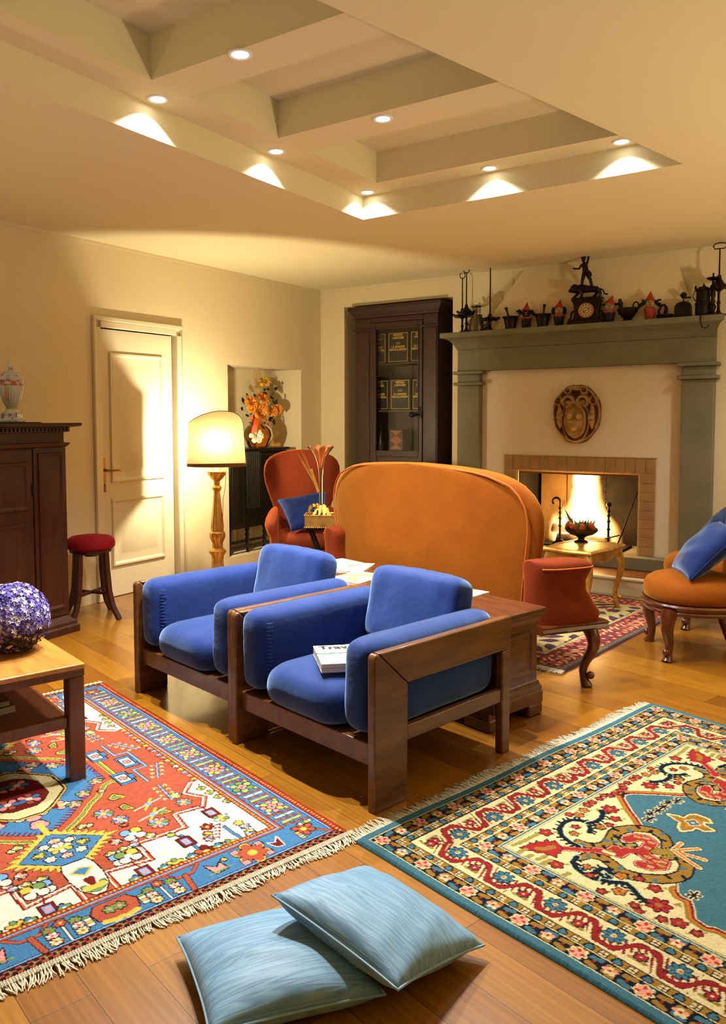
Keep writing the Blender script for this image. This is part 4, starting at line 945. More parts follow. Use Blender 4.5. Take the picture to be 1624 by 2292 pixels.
# ================================================================ orange chairs
def slipper_chair(label, grp):
    """low chair facing local -y with rounded seat, moulded rail, cabriole legs and balloon back"""
    t = thing('low_chair', label, 'chair', (0, 0, 0), 0, grp)
    mb = MB(); loops = []
    for f, z in ((0.90, 0.335), (0.985, 0.35), (1.0, 0.385), (0.985, 0.42), (0.93, 0.45), (0.82, 0.472), (0.62, 0.488), (0.38, 0.497), (0.1, 0.50)): loops.append(sup(0.285*f, 0.285*f, 40, 0.85, 0, 0, z))
    mb.loft(loops); mb.build('seat', 'orange', t, angle=70)
    mb = MB(); mb.loft([sup(0.285+e, 0.285+e, 40, 0.85, 0, 0, z) for e, z in ((-0.03, 0.275), (0.0, 0.28), (0.006, 0.295), (-0.002, 0.305), (0.008, 0.318), (0.012, 0.33), (0.004, 0.34), (-0.03, 0.342))])
    mb.build('seat_rail', 'chairwood', t, angle=30)
    for sx in (-1, 1):
        mb = MB(); cab_leg(mb, (sx*0.215, -0.19, 0.30), (sx*0.225, -0.205, 0.0), (sx, -0.9), 0.05, 0.021, 0.022, 14); mb.build('leg', 'chairwood', t)
        mb = MB(); mb.tube([(sx*0.19, 0.2, 0.3), (sx*0.195, 0.225, 0.15), (sx*0.2, 0.28, 0.0)], [0.026, 0.022, 0.018], 10); mb.build('leg', 'chairwood', t)
    rws = [(0.40, .20), (0.50, .195), (0.6, .215), (0.7, .245), (0.8, .265), (0.9, .265), (0.98, .24), (1.04, .19), (1.075, .12), (1.09, .03)]
    mb = MB(); loops = []
    for z, hw in rws:
        loops.append([(hw*math.copysign(abs(math.cos(a))**0.6, math.cos(a)), 0.235+0.045*math.sin(a)+0.16*(z-0.4)-0.9*(hw*math.cos(a))**2*0.6, z) for a in np.linspace(0, 2*PI, 32, endpoint=False)])
    mb.loft(loops); mb.build('back', 'orange', t, angle=70)
    return t
n_leg = on_z((1493, 1483), 0); l_leg = on_z((1450, 1433), 0)
ed = (l_leg-n_leg).normalized(); face = Vector((-ed.y, ed.x, 0))   # towards the open floor in front of the chairs
if face.x > 0: face = -face
rz = math.atan2(face.y, face.x)+PI/2
cen = (n_leg+l_leg)/2 - face*0.205
K1 = slipper_chair('low orange velvet chair with cabriole legs, blue cushion on it, nearer one', 'low orange chairs'); K1.location = cen; K1.rotation_euler[2] = rz
K2 = dup(K1, cen+Vector((-0.055, 0.83, 0)), rz, 'low orange velvet chair standing behind its twin, nearer the fireplace')
def cush_on(c, label, shift, seed, m, tilt):
    f = face; sd = Vector((-f.y, f.x, 0)); b = c+Vector((0, 0, 0.49))+f*shift[0]+sd*shift[1]; w_ = 0.205
    up = (Vector((0, 0, 1))*math.cos(tilt)-f*math.sin(tilt))
    cr = [b+sd*w_, b-sd*w_, b-sd*w_+up*0.41, b+sd*w_+up*0.41]
    return cushion('scatter_cushion', label, 'cushion', cr, 0.17, m, group='blue velvet cushions', seed=seed, ears=0.05)
cush_on(cen, 'bright blue velvet cushion leaning on nearer low orange chair', (0.09, 0.03), 1, 'blue', 0.75)
cush_on(cen+Vector((-0.055, 0.83, 0)), 'blue velvet cushion leaning on the low orange chair by the fireplace', (0.06, 0.0), 2, 'navy', 0.70)

# balloon-back armchair by the niche
P = at_dist((682, 1240), 6.5); dirc = Vector((-P.x, -P.y, 0)).normalized(); rz = math.atan2(dirc.y, dirc.x)+PI/2+0.05
bcx = thing('balloon_chair', 'rust velvet balloon-back armchair with blue cushion beside the niche', 'armchair', (P.x, P.y, 0), rz)
px2 = 6.5/1795.0*1.02; 
def hz_(y): return 0.355+(1240-y)*px2*0.985
rws = [(1240, 52), (1200, 60), (1180, 64), (1156, 66), (1143, 70), (1117, 79), (1093, 86), (1075, 89), (1055, 88), (1042, 83), (1033, 74), (1026, 60), (1021, 42), (1018, 22), (1017, 4)]
loops = []
for y, w_ in rws:
    hw = w_*px2; z = hz_(y)
    loops.append([(hw*math.copysign(abs(math.cos(a))**0.62, math.cos(a)), 0.47+0.05*math.sin(a)+0.14*(z-0.4)-1.5*(hw*math.cos(a))**2*0.9, z) for a in np.linspace(0, 2*PI, 40, endpoint=False)])
MB().loft(loops).build('back', 'rust', bcx, angle=70)
for s in (-1, 1):
    mb = MB(); lp = []
    for (z, cx, cy, hx, hy) in ((0.36, .235, .12, .045, .14), (0.42, .245, .10, .04, .13), (0.47, .25, .10, .035, .12), (0.52, .262, .12, .05, .13), (0.56, .268, .15, .058, .16), (0.60, .262, .19, .055, .17), (0.64, .25, .25, .045, .14), (0.67, .24, .30, .03, .10), (0.685, .235, .32, .012, .06)):
        lp.append([(s*(cx+hx*math.copysign(abs(math.cos(a))**0.7, math.cos(a))), cy+hy*math.copysign(abs(math.sin(a))**0.7, math.sin(a)), z) for a in np.linspace(0, 2*PI, 28, endpoint=False)])
    mb.loft(lp); mb.build('arm', 'rust', bcx, angle=70)
lp = [sup(0.235*f, 0.27*f, 40, 0.6, 0, 0.22, z) for f, z in ((0.93, 0.37), (1.0, 0.385), (1.0, 0.43), (0.97, 0.46), (0.88, 0.485), (0.7, 0.50), (0.4, 0.508), (0.05, 0.51))]
MB().loft(lp).build('seat', 'rust', bcx, angle=70)
MB().loft([sup(0.262+e, 0.285+e, 44, 0.6, 0, 0.215, z) for e, z in ((-0.02, 0.32), (0.0, 0.325), (0.004, 0.338), (-0.002, 0.344), (0.008, 0.352), (0.01, 0.364), (0.0, 0.37), (-0.03, 0.372))]).build('seat_rail', 'chairwood', bcx, angle=30)
for sx in (-1, 1):
    mb = MB(); cab_leg(mb, (sx*0.2, 0.0, 0.335), (sx*0.215, -0.02, 0), (sx, -0.8), 0.04, 0.018, 0.025, 12); mb.build('leg', 'chairwood', bcx)
    mb = MB(); mb.tube([(sx*0.17, 0.42, 0.33), (sx*0.175, 0.46, 0.0)], [0.024, 0.018], 10); mb.build('leg', 'chairwood', bcx)
f = dirc; sd = Vector((-f.y, f.x, 0)); bq = P-f*0.20
cp = [at_dist((652, 1190), 6.50), at_dist((735, 1178), 6.50), at_dist((728, 1100), 6.76), at_dist((620, 1118), 6.76)]
cushion('scatter_cushion', 'dark blue cushion in the rust balloon-back armchair', 'cushion', cp, 0.13, 'navy', group='blue velvet cushions', seed=4, ears=0.07)

# ================================================================ gilt side table with bowl
GT = 0.495; gc = on_z((1322, 1237), GT); GR = math.radians(-10); GW, GD = 0.385, 0.55
gt = thing('gilt_side_table', 'small gilt table with serpentine top in front of the fire', 'side table', tuple(Vector((gc.x, gc.y, 0))), GR)
def serp(e):
    pts = []; x0, x1, y0, y1 = -GW-e, e, -e, GD+e
    for a, b in (((x0, y0), (x1, y0)), ((x1, y0), (x1, y1)), ((x1, y1), (x0, y1)), ((x0, y1), (x0, y0))):
        A_, B_ = Vector((*a, 0)), Vector((*b, 0)); nn = Vector(((B_-A_).y, -(B_-A_).x, 0)).normalized()
        for q in np.linspace(0, 1, 12, endpoint=False): w_ = 0.014*math.sin(PI*q)*math.cos(2*PI*q*1.0-PI); pts.append(A_.lerp(B_, q)+nn*w_)
    return pts
mb = MB(); mb.loft([[(p.x, p.y, z) for p in serp(e)] for e, z in ((-0.02, GT-0.032), (-0.004, GT-0.026), (0.004, GT-0.014), (0.0, GT-0.006), (-0.008, GT), (-0.03, GT+0.001), (-0.034, GT-0.002), (-0.15, GT-0.002))])
mb.build('tabletop', 'gilt', gt, angle=30)
mb = MB()
for (a, b) in (((-GW+0.03, 0.03), (-0.03, 0.03)), ((-0.03, 0.03), (-0.03, GD-0.03)), ((-0.03, GD-0.03), (-GW+0.03, GD-0.03)), ((-GW+0.03, GD-0.03), (-GW+0.03, 0.03))):
    A_, B_ = Vector((*a, 0)), Vector((*b, 0)); nn = Vector(((B_-A_).y, -(B_-A_).x, 0)).normalized(); top = []; bot = []
    for q in np.linspace(0, 1, 13): p = A_.lerp(B_, q); top.append((p.x, p.y, GT-0.03)); bot.append((p.x, p.y, GT-0.075-0.022*abs(math.cos(2*PI*q))-0.012*math.sin(PI*q)))
    out_ = [Vector(p)+nn*0.014 for p in top]; ob_ = [Vector(p)+nn*0.010 for p in bot]
    mb.loft([[top[i], out_[i], ob_[i], bot[i]] for i in range(13)])
mb.build('apron', 'gilt', gt)
for x, y, ox, oy in ((-0.045, 0.045, 1, -1), (-GW+0.045, 0.045, -1, -1), (-0.045, GD-0.045, 1, 1), (-GW+0.045, GD-0.045, -1, 1)):
    mb = MB(); cab_leg(mb, (x, y, GT-0.04), (x+ox*0.012, y+oy*0.012, 0.0), (ox, oy), 0.034, 0.014, 0.03, 12); mb.build('leg', 'gilt', gt)
bwl = on_z((1300, 1213), GT)
t = thing('footed_bowl', 'dark footed bowl of peppers and green succulents before the flames', 'bowl', (bwl.x, bwl.y, GT))
M['bowl'] = mat('dark_metal_bowl', S(48, 30, 22), 0.3, 0.6); M['pepper'] = mat('orange_pepper', S(196, 84, 26), 0.3, coat=0.4); M['green'] = mat('succulent_green', S(96, 120, 66), 0.6); M['stalk'] = mat('green_stalk', S(74, 92, 44), 0.7)
mb = MB(); mb.open_lathe([(0.052, 0), (0.05, 0.006), (0.028, 0.016), (0.022, 0.03), (0.04, 0.045), (0.085, 0.06), (0.115, 0.085), (0.125, 0.105), (0.12, 0.104), (0.105, 0.085), (0.0005, 0.06)], 36)
mb.v = [(x*(1+0.04*math.cos(8*math.atan2(y, x))) if z > 0.05 else x, y*(1+0.04*math.cos(8*math.atan2(y, x))) if z > 0.05 else y, z) for x, y, z in mb.v]
mb.build('bowl', 'bowl', t)
rr = random.Random(8)
for k, (x, y, z, rx) in enumerate(((-0.09, -0.02, 0.12, 0.5), (0.085, -0.02, 0.115, -0.2), (0.03, -0.08, 0.11, 0.2), (-0.04, -0.075, 0.115, -0.4))):
    MB().ell((0, 0, 0), (0.026, 0.026, 0.055), 14, 10, Matrix.Translation((x, y, z)) @ Matrix.Rotation(rx, 4, 'Y') @ Matrix.Rotation(0.6, 4, 'X')).build('pepper', 'pepper', t)
mb = MB()
for k in range(46):
    a = rr.uniform(0, 2*PI); r = rr.uniform(0, 0.07); b = Vector((r*math.cos(a), r*math.sin(a), 0.10)); dr_ = Vector((math.cos(a)*rr.uniform(0.2, 0.8), math.sin(a)*rr.uniform(0.2, 0.8), 1)).normalized(); ln = rr.uniform(0.04, 0.085)
    mb.tube([b, b+dr_*ln*0.5, b+dr_*ln], [0.006, 0.010, 0.001], 6, flat=0.5)
mb.build('succulents', 'green', t)
mb = MB()
for k in range(5): mb.tube([(-0.05, 0, 0.11), (-0.07-0.01*k, 0.01*k, 0.16), (-0.10-0.012*k, 0.012*k, 0.20+0.012*k)], [0.004, 0.003, 0.0015], 6)
for k in range(4): mb.tube([(-0.06+0.012*k, -0.06, 0.095), (-0.10+0.012*k, -0.04, 0.19)], 0.003, 6)
mb.build('stalks', 'stalk', t)

# ================================================================ tray table with trumpet vase
Q = at_dist((681, 1181), 6.02); TRZ = math.radians(30.0); tr = thing('tray_table', 'gilt tray on dark folding legs beside the settee', 'side table', (Q.x+0.11*math.cos(TRZ), Q.y+0.11*math.sin(TRZ), 0), TRZ)
tz0 = Q.z; tz1 = at_dist((681, 1154), 6.02).z
mb = MB(); hy = 0.10; th = 0.008; TX = 0.15
mb.bx(-0.11, TX, -0.0, 2*hy, tz0, tz0+0.01)
mb.bx(-0.11, TX, 0, th, tz0, tz1); mb.bx(-0.11, TX, 2*hy-th, 2*hy, tz0, tz1); mb.bx(-0.11, -0.11+th, 0, 2*hy, tz0, tz1); mb.bx(TX-th, TX, 0, 2*hy, tz0, tz1)
ty = mb.build('tray', 'gilt', tr, bevel=0.003)
mb = MB()
for z in (tz0, tz1):
    for k in range(19): mb.ell((-0.11+k*0.26/18, 0.0, z), 0.0065, 8, 6)
    for k in range(14): mb.ell((-0.11, k*0.20/13, z), 0.0065, 8, 6)
    for k in range(19): mb.ell((-0.11+k*0.26/18, 0.20, z), 0.0065, 8, 6)
mb.build('beading', 'gilt', ty)
for s in (-1, 1):
    for y in (0.04, 0.16):
        mb = MB(); mb.tube([(0.02-s*0.10, y+0.012*s, tz0-0.012), (0.02+s*0.13, y+0.012*s, 0.0)], [0.016, 0.017], 4); mb.build('leg', 'black', tr)
mb = MB(); mb.bx(-0.10, TX-0.01, 0.01, 0.19, tz0-0.022, tz0-0.0005); mb.tube([(0.02, 0.04, 0.3), (0.02, 0.16, 0.3)], 0.009, 8); mb.build('stretcher', 'black', tr)
vz = at_dist((718, 1150), 6.12); V = Vector((vz.x, vz.y, tz0+0.01)); vt = at_dist((718, 1000), 6.12).z-V.z
t = thing('trumpet_vase', 'slender clear trumpet vase holding an orange lily on gilt tray', 'vase', tuple(V))
MB().open_lathe([(0.045, 0), (0.045, 0.004), (0.01, 0.012), (0.011, 0.05), (0.013, vt*0.55), (0.017, vt*0.68), (0.03, vt*0.8), (0.055, vt*0.9), (0.095, vt*0.985), (0.105, vt)], 32).build('vase_glass', 'glass', t)
M['lily'] = mat('orange_lily', S(238, 140, 60), 0.6, var=((12, 12, 12), S(236, 110, 80), 0.4, 0.65)); M['wheat'] = mat('dry_wheat', S(214, 160, 56), 0.7); M['ribbon'] = mat('gold_ribbon', S(232, 184, 84), 0.35)
mb = MB()
for k in range(6):
    a0 = k*PI/3+0.3
    def petal(u, v, a0=a0):
        wv_ = (v-0.5)*0.9*math.sin(PI*min(1, u*0.9+0.1))**0.7*1.15; r = 0.010+0.092*u**1.5; z = vt*0.72+0.31*vt*u**0.8-0.02*u*u*u+0.03*abs(v-0.5)
        return (r*math.cos(a0+wv_), r*math.sin(a0+wv_), z)
    mb.grid(petal, 8, 6)
mb.build('lily', 'lily', t, fix=False)
mb = MB(); mb.tube([(0, 0, 0.02), (0.004, 0, vt*0.5), (0, 0, vt*0.82)], 0.004, 6); mb.build('stem', 'stalk', t)
mb = MB(); ax_ = RI*-1.0
for k in range(26):
    q = k/25; p = Vector((0, 0, vt*0.42))+Vector((ax_.x, ax_.y, 0))*(0.02+0.055*q)+Vector((0, 0, 0.17*q)); o_ = 0.009*(1 if k % 2 else -1)
    mb.ell(p+Vector((o_*RI.x*0.6, o_*RI.y*0.6, 0)), (0.006, 0.006, 0.010), 8, 6)
for k in range(9):
    q = k/8; p = Vector((0, 0, vt*0.45))+Vector((ax_.x, ax_.y, 0))*(0.03+0.04*q)+Vector((0, 0, 0.12*q)); e_ = p+Vector((ax_.x, ax_.y, 0))*(0.07+0.02*(k % 3))+Vector((0, 0, 0.16+0.015*(k % 4)))
    mb.tube([p, e_], [0.0018, 0.0008], 5)
mb.tube([(0, 0, 0.1), (0, 0, vt*0.42)], 0.002, 5); mb.build('wheat_ear', 'wheat', t)
mb = MB(); rr = random.Random(2)
for k in range(11):
    a0 = rr.uniform(0, 2*PI); ln = rr.uniform(0.05, 0.10); up = rr.uniform(0.02, 0.10); wd_ = rr.uniform(0.02, 0.035)
    def rb(u, v, a0=a0, ln=ln, up=up, wd_=wd_):
        r = 0.012+ln*u; x, y = r*math.cos(a0), r*math.sin(a0); z = 0.06+up*math.sin(PI*u*0.9)*1.2+0.05*(v-0.5)*0.4; return (x-(v-0.5)*wd_*math.sin(a0), y+(v-0.5)*wd_*math.cos(a0), z+0.01*math.sin(6*v+9*u))
    mb.grid(rb, 10, 4)
mb.build('ribbon_bow', 'ribbon', t, fix=False)

# ================================================================ floor lamp
LP = on_x((487, 1250), X1+0.46); lz = lambda y: 0.0 + (EYE - (EYE-on_x((487, y), X1+0.46).z))
dL = math.hypot(LP.x, LP.y); pz = lambda y: at_dist((487, y), dL).z
lp_ = thing('floor_lamp', 'carved gilt floor lamp with half-round cream shade beside the door', 'floor lamp', (LP.x, LP.y, 0), math.atan2(-LP.y, -LP.x)+PI/2)
u_ = dL/1795*1.03
prof = [(0.17, 0), (0.17, 0.03), (0.13, 0.05), (0.06, 0.09), (0.05, pz(1262)), (12*u_, pz(1255)), (13*u_, pz(1243)), (18*u_, pz(1236)), (18*u_, pz(1232)), (11*u_, pz(1226)), (11*u_, pz(1216)), (13*u_, pz(1210)), (16*u_, pz(1204)), (17*u_, pz(1198)), (16*u_, pz(1192)), (13*u_, pz(1189)), (14*u_, pz(1180)), (12*u_, pz(1160)), (10*u_, pz(1140)), (8*u_, pz(1118)), (7*u_, pz(1105)), (7*u_, pz(1098)), (10*u_, pz(1095)), (10*u_, pz(1091)), (6*u_, pz(1086)), (7*u_, pz(1076)), (13*u_, pz(1070)), (18*u_, pz(1063)), (20*u_, pz(1057)), (20*u_, pz(1055)), (12*u_, pz(1054))]
MB().lathe(prof, 32, flute=16, fd=0.03).build('stem', 'gilt', lp_, angle=35)
M['bulb'] = mat('lit_bulb', S(255, 240, 210), 0.5, emis=(1, 0.80, 0.50, 1), estr=60)
M['candle'] = mat('candle_sleeve', S(240, 220, 170), 0.6)
MB().lathe([(9*u_, pz(1056)), (9*u_, pz(1040)), (5*u_, pz(1038))], 16).build('candle_sleeve', 'candle', lp_)
MB().ell((0, -0.055, pz(990)), (0.028, 0.028, 0.045), 16, 12).build('bulb', 'glass', lp_)
# half-round shade with a wavy top edge, open towards the wall
sh = bpy.data.materials.new('lamp_shade'); sh.use_nodes = True; tt = sh.node_tree; tt.nodes.clear()
o_ = tt.nodes.new('ShaderNodeOutputMaterial'); mx = tt.nodes.new('ShaderNodeMixShader'); df = tt.nodes.new('ShaderNodeBsdfDiffuse'); tl = tt.nodes.new('ShaderNodeBsdfTranslucent')
df.inputs[0].default_value = S(240, 222, 168); tl.inputs[0].default_value = S(246, 224, 160); mx.inputs[0].default_value = 0.05
tt.links.new(df.outputs[0], mx.inputs[1]); tt.links.new(tl.outputs[0], mx.inputs[2]); tt.links.new(mx.outputs[0], o_.inputs[0]); M['shade'] = sh
zb0 = pz(1043); wav = [(-66, 946), (-55, 945), (-45, 941), (-33, 935), (-20, 928), (-8, 923), (4, 920), (16, 920.5), (28, 923), (40, 930), (50, 938), (58, 950), (62, 964)]
def ztop(x): return pz(np.interp(x, [a for a, b in wav], [b for a, b in wav]))
RB, RT = 0.245, 0.222; DPT = 0.17
def shade_pt(u, v, off=0.0):
    a = PI*(1-u); zt_ = ztop(-64+128*u); z = zb0+(zt_-zb0)*v; r = RB+(RT-RB)*v*0.9+off
    return (r*math.cos(a), -(DPT/RB)*r*math.sin(a), z)
mb = MB(); mb.grid(lambda u, v: shade_pt(u, v), 48, 10); o = mb.build('shade', 'shade', lp_, fix=False)
M['trim_brown'] = mat('shade_trim', S(150, 100, 44), 0.8)
mb = MB(); mb.grid(lambda u, v: shade_pt(u, 0.07*v-0.005, 0.0025), 48, 2); mb.tube([shade_pt(u, 1.0) for u in np.linspace(0, 1, 40)], 0.003, 6); mb.tube([shade_pt(0, v) for v in np.linspace(0, 1, 10)], 0.0025, 6); mb.tube([shade_pt(1, v) for v in np.linspace(0, 1, 10)], 0.0025, 6)
mb.build('shade_trim', 'trim_brown', o, fix=False)
mb = MB(); cd = [(0.04, 0.0, pz(1046)), (0.075, 0.0, pz(1060)), (0.07, 0.0, pz(1090)), (0.05, 0.0, pz(1120)), (0.045, 0, pz(1170)), (0.04, 0, 0.1), (0.14, 0.03, 0.01)]
mb.tube(cd, 0.0025, 6); mb.build('cord', 'trim_brown', lp_)
light('floor_lamp_glow', 'POINT', (LP.x-0.055*LP.x/dL, LP.y-0.055*LP.y/dL, pz(988)), 85, (1.0, 0.86, 0.60), shadow_soft_size=0.025)

# ================================================================ black cabinet in the niche, bouquet
kx = X1-0.03; ka = on_x((517, 1248), kx).y; kb = on_x((643, 1006), kx).y
ka = max(ka, NL+0.02); kz = lambda y: on_x((562, y), kx).z-NB
bkc = thing('black_cabinet', 'narrow black lacquer cabinet on turned legs standing in the niche', 'cabinet', (kx, ka, NB)); kw = min(kb, NR-0.14)-ka; kd = 0.30
zt_ = kz(1004); zb1 = kz(1180)
MB().bx(-kd, -0.006, 0.004, kw-0.006, zb1, zt_-0.025).build('body', 'black', bkc, bevel=0.004)
MB().bx(-kd-0.01, 0.02, -0.012, kw+0.012, zt_-0.025, zt_).build('top', 'black', bkc, bevel=0.006)
y1_ = on_x((551, 1100), kx).y-ka; y2_ = on_x((580, 1100), kx).y-ka
mb = MB()
for k in range(7): yy = y1_+(y2_-y1_)*(k+0.5)/7; mb.tube([(0.002, yy, kz(1138)), (0.002, yy, zt_-0.03)], (y2_-y1_)/15, 8)
mb.bx(-0.006, 0.012, y1_-0.004, y2_+0.004, kz(1150), kz(1140)); mb.build('reeded_pilaster', 'black', bkc)
for a, b in ((0.03, y1_-0.02), (y2_+0.02, kw-0.03)):
    mb = MB(); panel_x(mb, -0.006, a, b, zb1+0.05, zt_-0.05, 0.02, 0.006, 0.02); mb.build('door', 'black', bkc, angle=25)
for yy in (0.03, on_x((561, 1200), kx).y-ka, on_x((598, 1200), kx).y-ka, kw-0.04):
    for xx in (-0.04, -kd+0.03):
        q = zb1; MB().lathe([(0.012, 0), (0.018, 0.02*q/0.3), (0.010, 0.05), (0.013, 0.07), (0.020, q*0.32), (0.012, q*0.42), (0.020, q*0.52), (0.012, q*0.62), (0.020, q*0.72), (0.012, q*0.82), (0.022, q*0.92), (0.022, q)], 16).build('leg', 'black', bkc, loc=(xx, yy, 0))
mb = MB(); mb.bx(-0.055, -0.025, 0.03, kw-0.04, 0.055, 0.075); mb.bx(-kd+0.02, -kd+0.045, 0.03, kw-0.04, 0.055, 0.075); mb.build('stretcher', 'black', bkc)

bx_ = kx-0.12; bz = NB+zt_; bq = on_x((578, 990), bx_)
bo = thing('flower_arrangement', 'orange rose bouquet in amber glass vase on the black cabinet', 'bouquet', (bx_, bq.y, bz))
def brel(px, dx=0.0): q = on_x(px, bx_+dx); return Vector((dx, q.y-bq.y, q.z-bz))
MB().open_lathe([(0.09, 0), (0.10, 0.004), (0.13, 0.06), (0.15, 0.12), (0.14, 0.18), (0.11, 0.22), (0.09, 0.24), (0.10, 0.26)], 36).build('vase', 'amber_glass', bo)
M['rose_o'] = mat('orange_rose', S(232, 128, 28), 0.6, var=((18, 18, 18), S(240, 168, 56), 0.42, 0.62)); M['rose_y'] = mat('yellow_rose', S(226, 184, 60), 0.6, var=((18, 18, 18), S(206, 150, 40), 0.42, 0.62)); M['rose_w'] = mat('white_rose', S(236, 226, 200), 0.6); M['leaf'] = mat('dark_leaf', S(30, 44, 22), 0.5); M['orange_leaf'] = mat('orange_silk', S(214, 92, 24), 0.6)
def rose(c, r, m, tilt, az):
    mb = MB(); MT = Matrix.Translation(c) @ Matrix.Rotation(az, 4, 'Z') @ Matrix.Rotation(tilt, 4, 'Y')
    for ring, (n, rad, hgt, wd_) in enumerate(((3, 0.25, 0.55, 1.6), (4, 0.5, 0.5, 1.3), (5, 0.78, 0.4, 1.1), (6, 1.0, 0.22, 1.0))):
        for k in range(n):
            a0 = 2*PI*k/n+ring*0.5
            def pt(u, v, a0=a0, rad=rad, hgt=hgt, wd_=wd_):
                a = a0+(v-0.5)*wd_*(0.4+0.6*math.sin(PI*(0.15+0.75*u))); rr2 = r*(0.12+rad*u**0.8*(1-0.05*(2*v-1)**2)); z = r*(hgt*u-0.28*rad*max(0, u-0.7)*3*rad+0.06*math.sin(7*v)); return (rr2*math.cos(a), rr2*math.sin(a), z)
            mb.grid(pt, 5, 5, MT)
    return mb.build('rose', m, bo, fix=False)
for px, r, m, ti in (((562, 901), 0.075, 'rose_o', 1.1), ((588, 892), 0.07, 'rose_o', 0.9), ((582, 920), 0.078, 'rose_o', 1.25), ((610, 920), 0.06, 'rose_o', 1.2), ((622, 915), 0.05, 'rose_o', 1.3), ((592, 854), 0.062, 'rose_y', 0.8), ((574, 976), 0.068, 'rose_w', 1.35), ((563, 914), 0.05, 'rose_o', 1.4)):
    rose(brel(px, 0.17 if m == 'rose_w' else 0.06), r, m, ti, random.Random(px[0]).uniform(-0.9, 0.1))
mb = MB()
for k in range(9): b = brel((570+k*1.1, 905)); e_ = brel((566+k*2.2, 826+abs(k-4)*1.5)); mb.tube([b, (b+e_)/2+Vector((0.004*k, 0, 0)), e_], [0.0015, 0.0018, 0.002], 5)
mb.build('wheat_stems', 'wheat', bo)
mb = MB(); rr = random.Random(11)
for px in ((545, 897), (553, 885), (590, 872), (600, 880), (610, 900), (619, 901), (605, 871), (618, 870), (608, 890), (552, 922), (556, 930), (560, 937), (600, 935), (606, 945), (595, 955), (612, 938), (590, 966), (604, 928), (575, 885), (548, 915)):
    c = brel(px)+Vector((rr.uniform(-0.05, 0.05), 0, 0)); a = rr.uniform(0, 6); ln = rr.uniform(0.035, 0.06)
    MT = Matrix.Translation(c) @ Matrix.Rotation(rr.uniform(0.9, 1.7), 4, 'Y') @ Matrix.Rotation(a, 4, 'Z')
    mb.grid(lambda u, v: ((u-0.5)*ln*1.3, (v-0.5)*ln*0.9*math.sin(PI*u), 0.008*math.cos(PI*(v-0.5))), 6, 4, MT)
for a, b in (((596, 900), (622, 868)), ((590, 910), (556, 888)), ((590, 930), (604, 958))): mb.tube([brel(a), brel(b)], 0.0025, 5)
mb.build('foliage', 'leaf', bo, fix=False)
mb = MB()
c = brel((568, 952), 0.15)
mb.grid(lambda u, v: (0.15+0.03*math.cos(2*(v-0.5))+0.02*math.sin(9*v+5*u), c.y+(v-0.5)*0.17*(1-0.6*u), c.z+0.085-0.17*u+0.02*math.sin(6*v)), 8, 8); mb.build('orange_silk', 'orange_leaf', bo, fix=False)
MB().tube([brel((574, 985)), brel((576, 1003))], 0.007, 8).build('rose_stem', 'wheat', bo)

# ================================================================ floor cushions
def moire():
    m = mat('blue_moire', S(122, 166, 200), 0.55, sheen=0.25, sheen_tint=S(200, 225, 240)); k = NT(m)
    tc = k.n('TexCoord'); mp = k.n('Mapping'); k.l(tc, 'Object', mp, 'Vector'); mp.inputs['Rotation'].default_value = (0, 0, 0)
    nz = k.n('TexNoise', i_Scale=3.0, i_Detail=2.0); k.l(mp, 'Vector', nz, 'Vector')
    m2 = k.n('Mapping'); m2.inputs['Scale'].default_value = (1.6, 30.0, 4.0); k.l(mp, 'Vector', m2, 'Vector')
    n2 = k.n('TexNoise', i_Scale=1.2, i_Detail=2.5, i_Distortion=0.5); k.l(m2, 'Vector', n2, 'Vector')
    wv = k.n('Math', operation='SINE'); mu = k.n('Math', operation='MULTIPLY'); mu.inputs[1].default_value = 55.0; k.l(n2, 'Fac', mu, 0); k.l(mu, 0, wv, 0)
    cr = k.n('ValToRGB'); e = cr.color_ramp.elements; e[0].position = 0.1; e[0].color = deep(S(108, 150, 186), 0.85); e[1].position = 1.0; e[1].color = deep(S(134, 176, 206), 0.85)
    mr = k.n('MapRange'); mr.inputs['From Min'].default_value = -1.0; k.l(wv, 0, mr, 0); k.l(mr, 0, cr, 0); k.l(cr, 'Color', k.b, 'Base Color')
    bp = k.n('Bump', i_Strength=0.12, i_Distance=0.002); k.l(mr, 0, bp, 'Height'); k.l(bp, 'Normal', k.b, 'Normal')
    return m
M['moire'] = moire(); M['moire_pipe'] = mat('pale_blue_piping', S(150, 190, 214), 0.6)
La, Ra, Ba = on_z((395, 2098), 0.05), on_z((862, 2226), 0.06), on_z((468, 2318), 0.06)
Ta = La+Ra-Ba; Ta.z = 0.06
cushion('floor_cushion', 'light blue moire floor cushion lying flat on the boards', 'cushion', [Ba, Ra, Ta, La], 0.15, 'moire', 'moire_pipe', 'light blue moire floor cushions', 0.05, 30, 0.004, 5, Ra-Ba)
Lb, Bb, Rb = on_z((608, 2004), 0.205), on_z((890, 2216), 0.125), on_z((1083, 2116), 0.035)
Tb = Lb+Rb-Bb; Tb.z = 0.115
cushion('floor_cushion', 'light blue moire floor cushion propped on top of the other', 'cushion', [Bb, Rb, Tb, Lb], 0.15, 'moire', 'moire_pipe', 'light blue moire floor cushions', 0.05, 30, 0.004, 9, Bb-Lb)
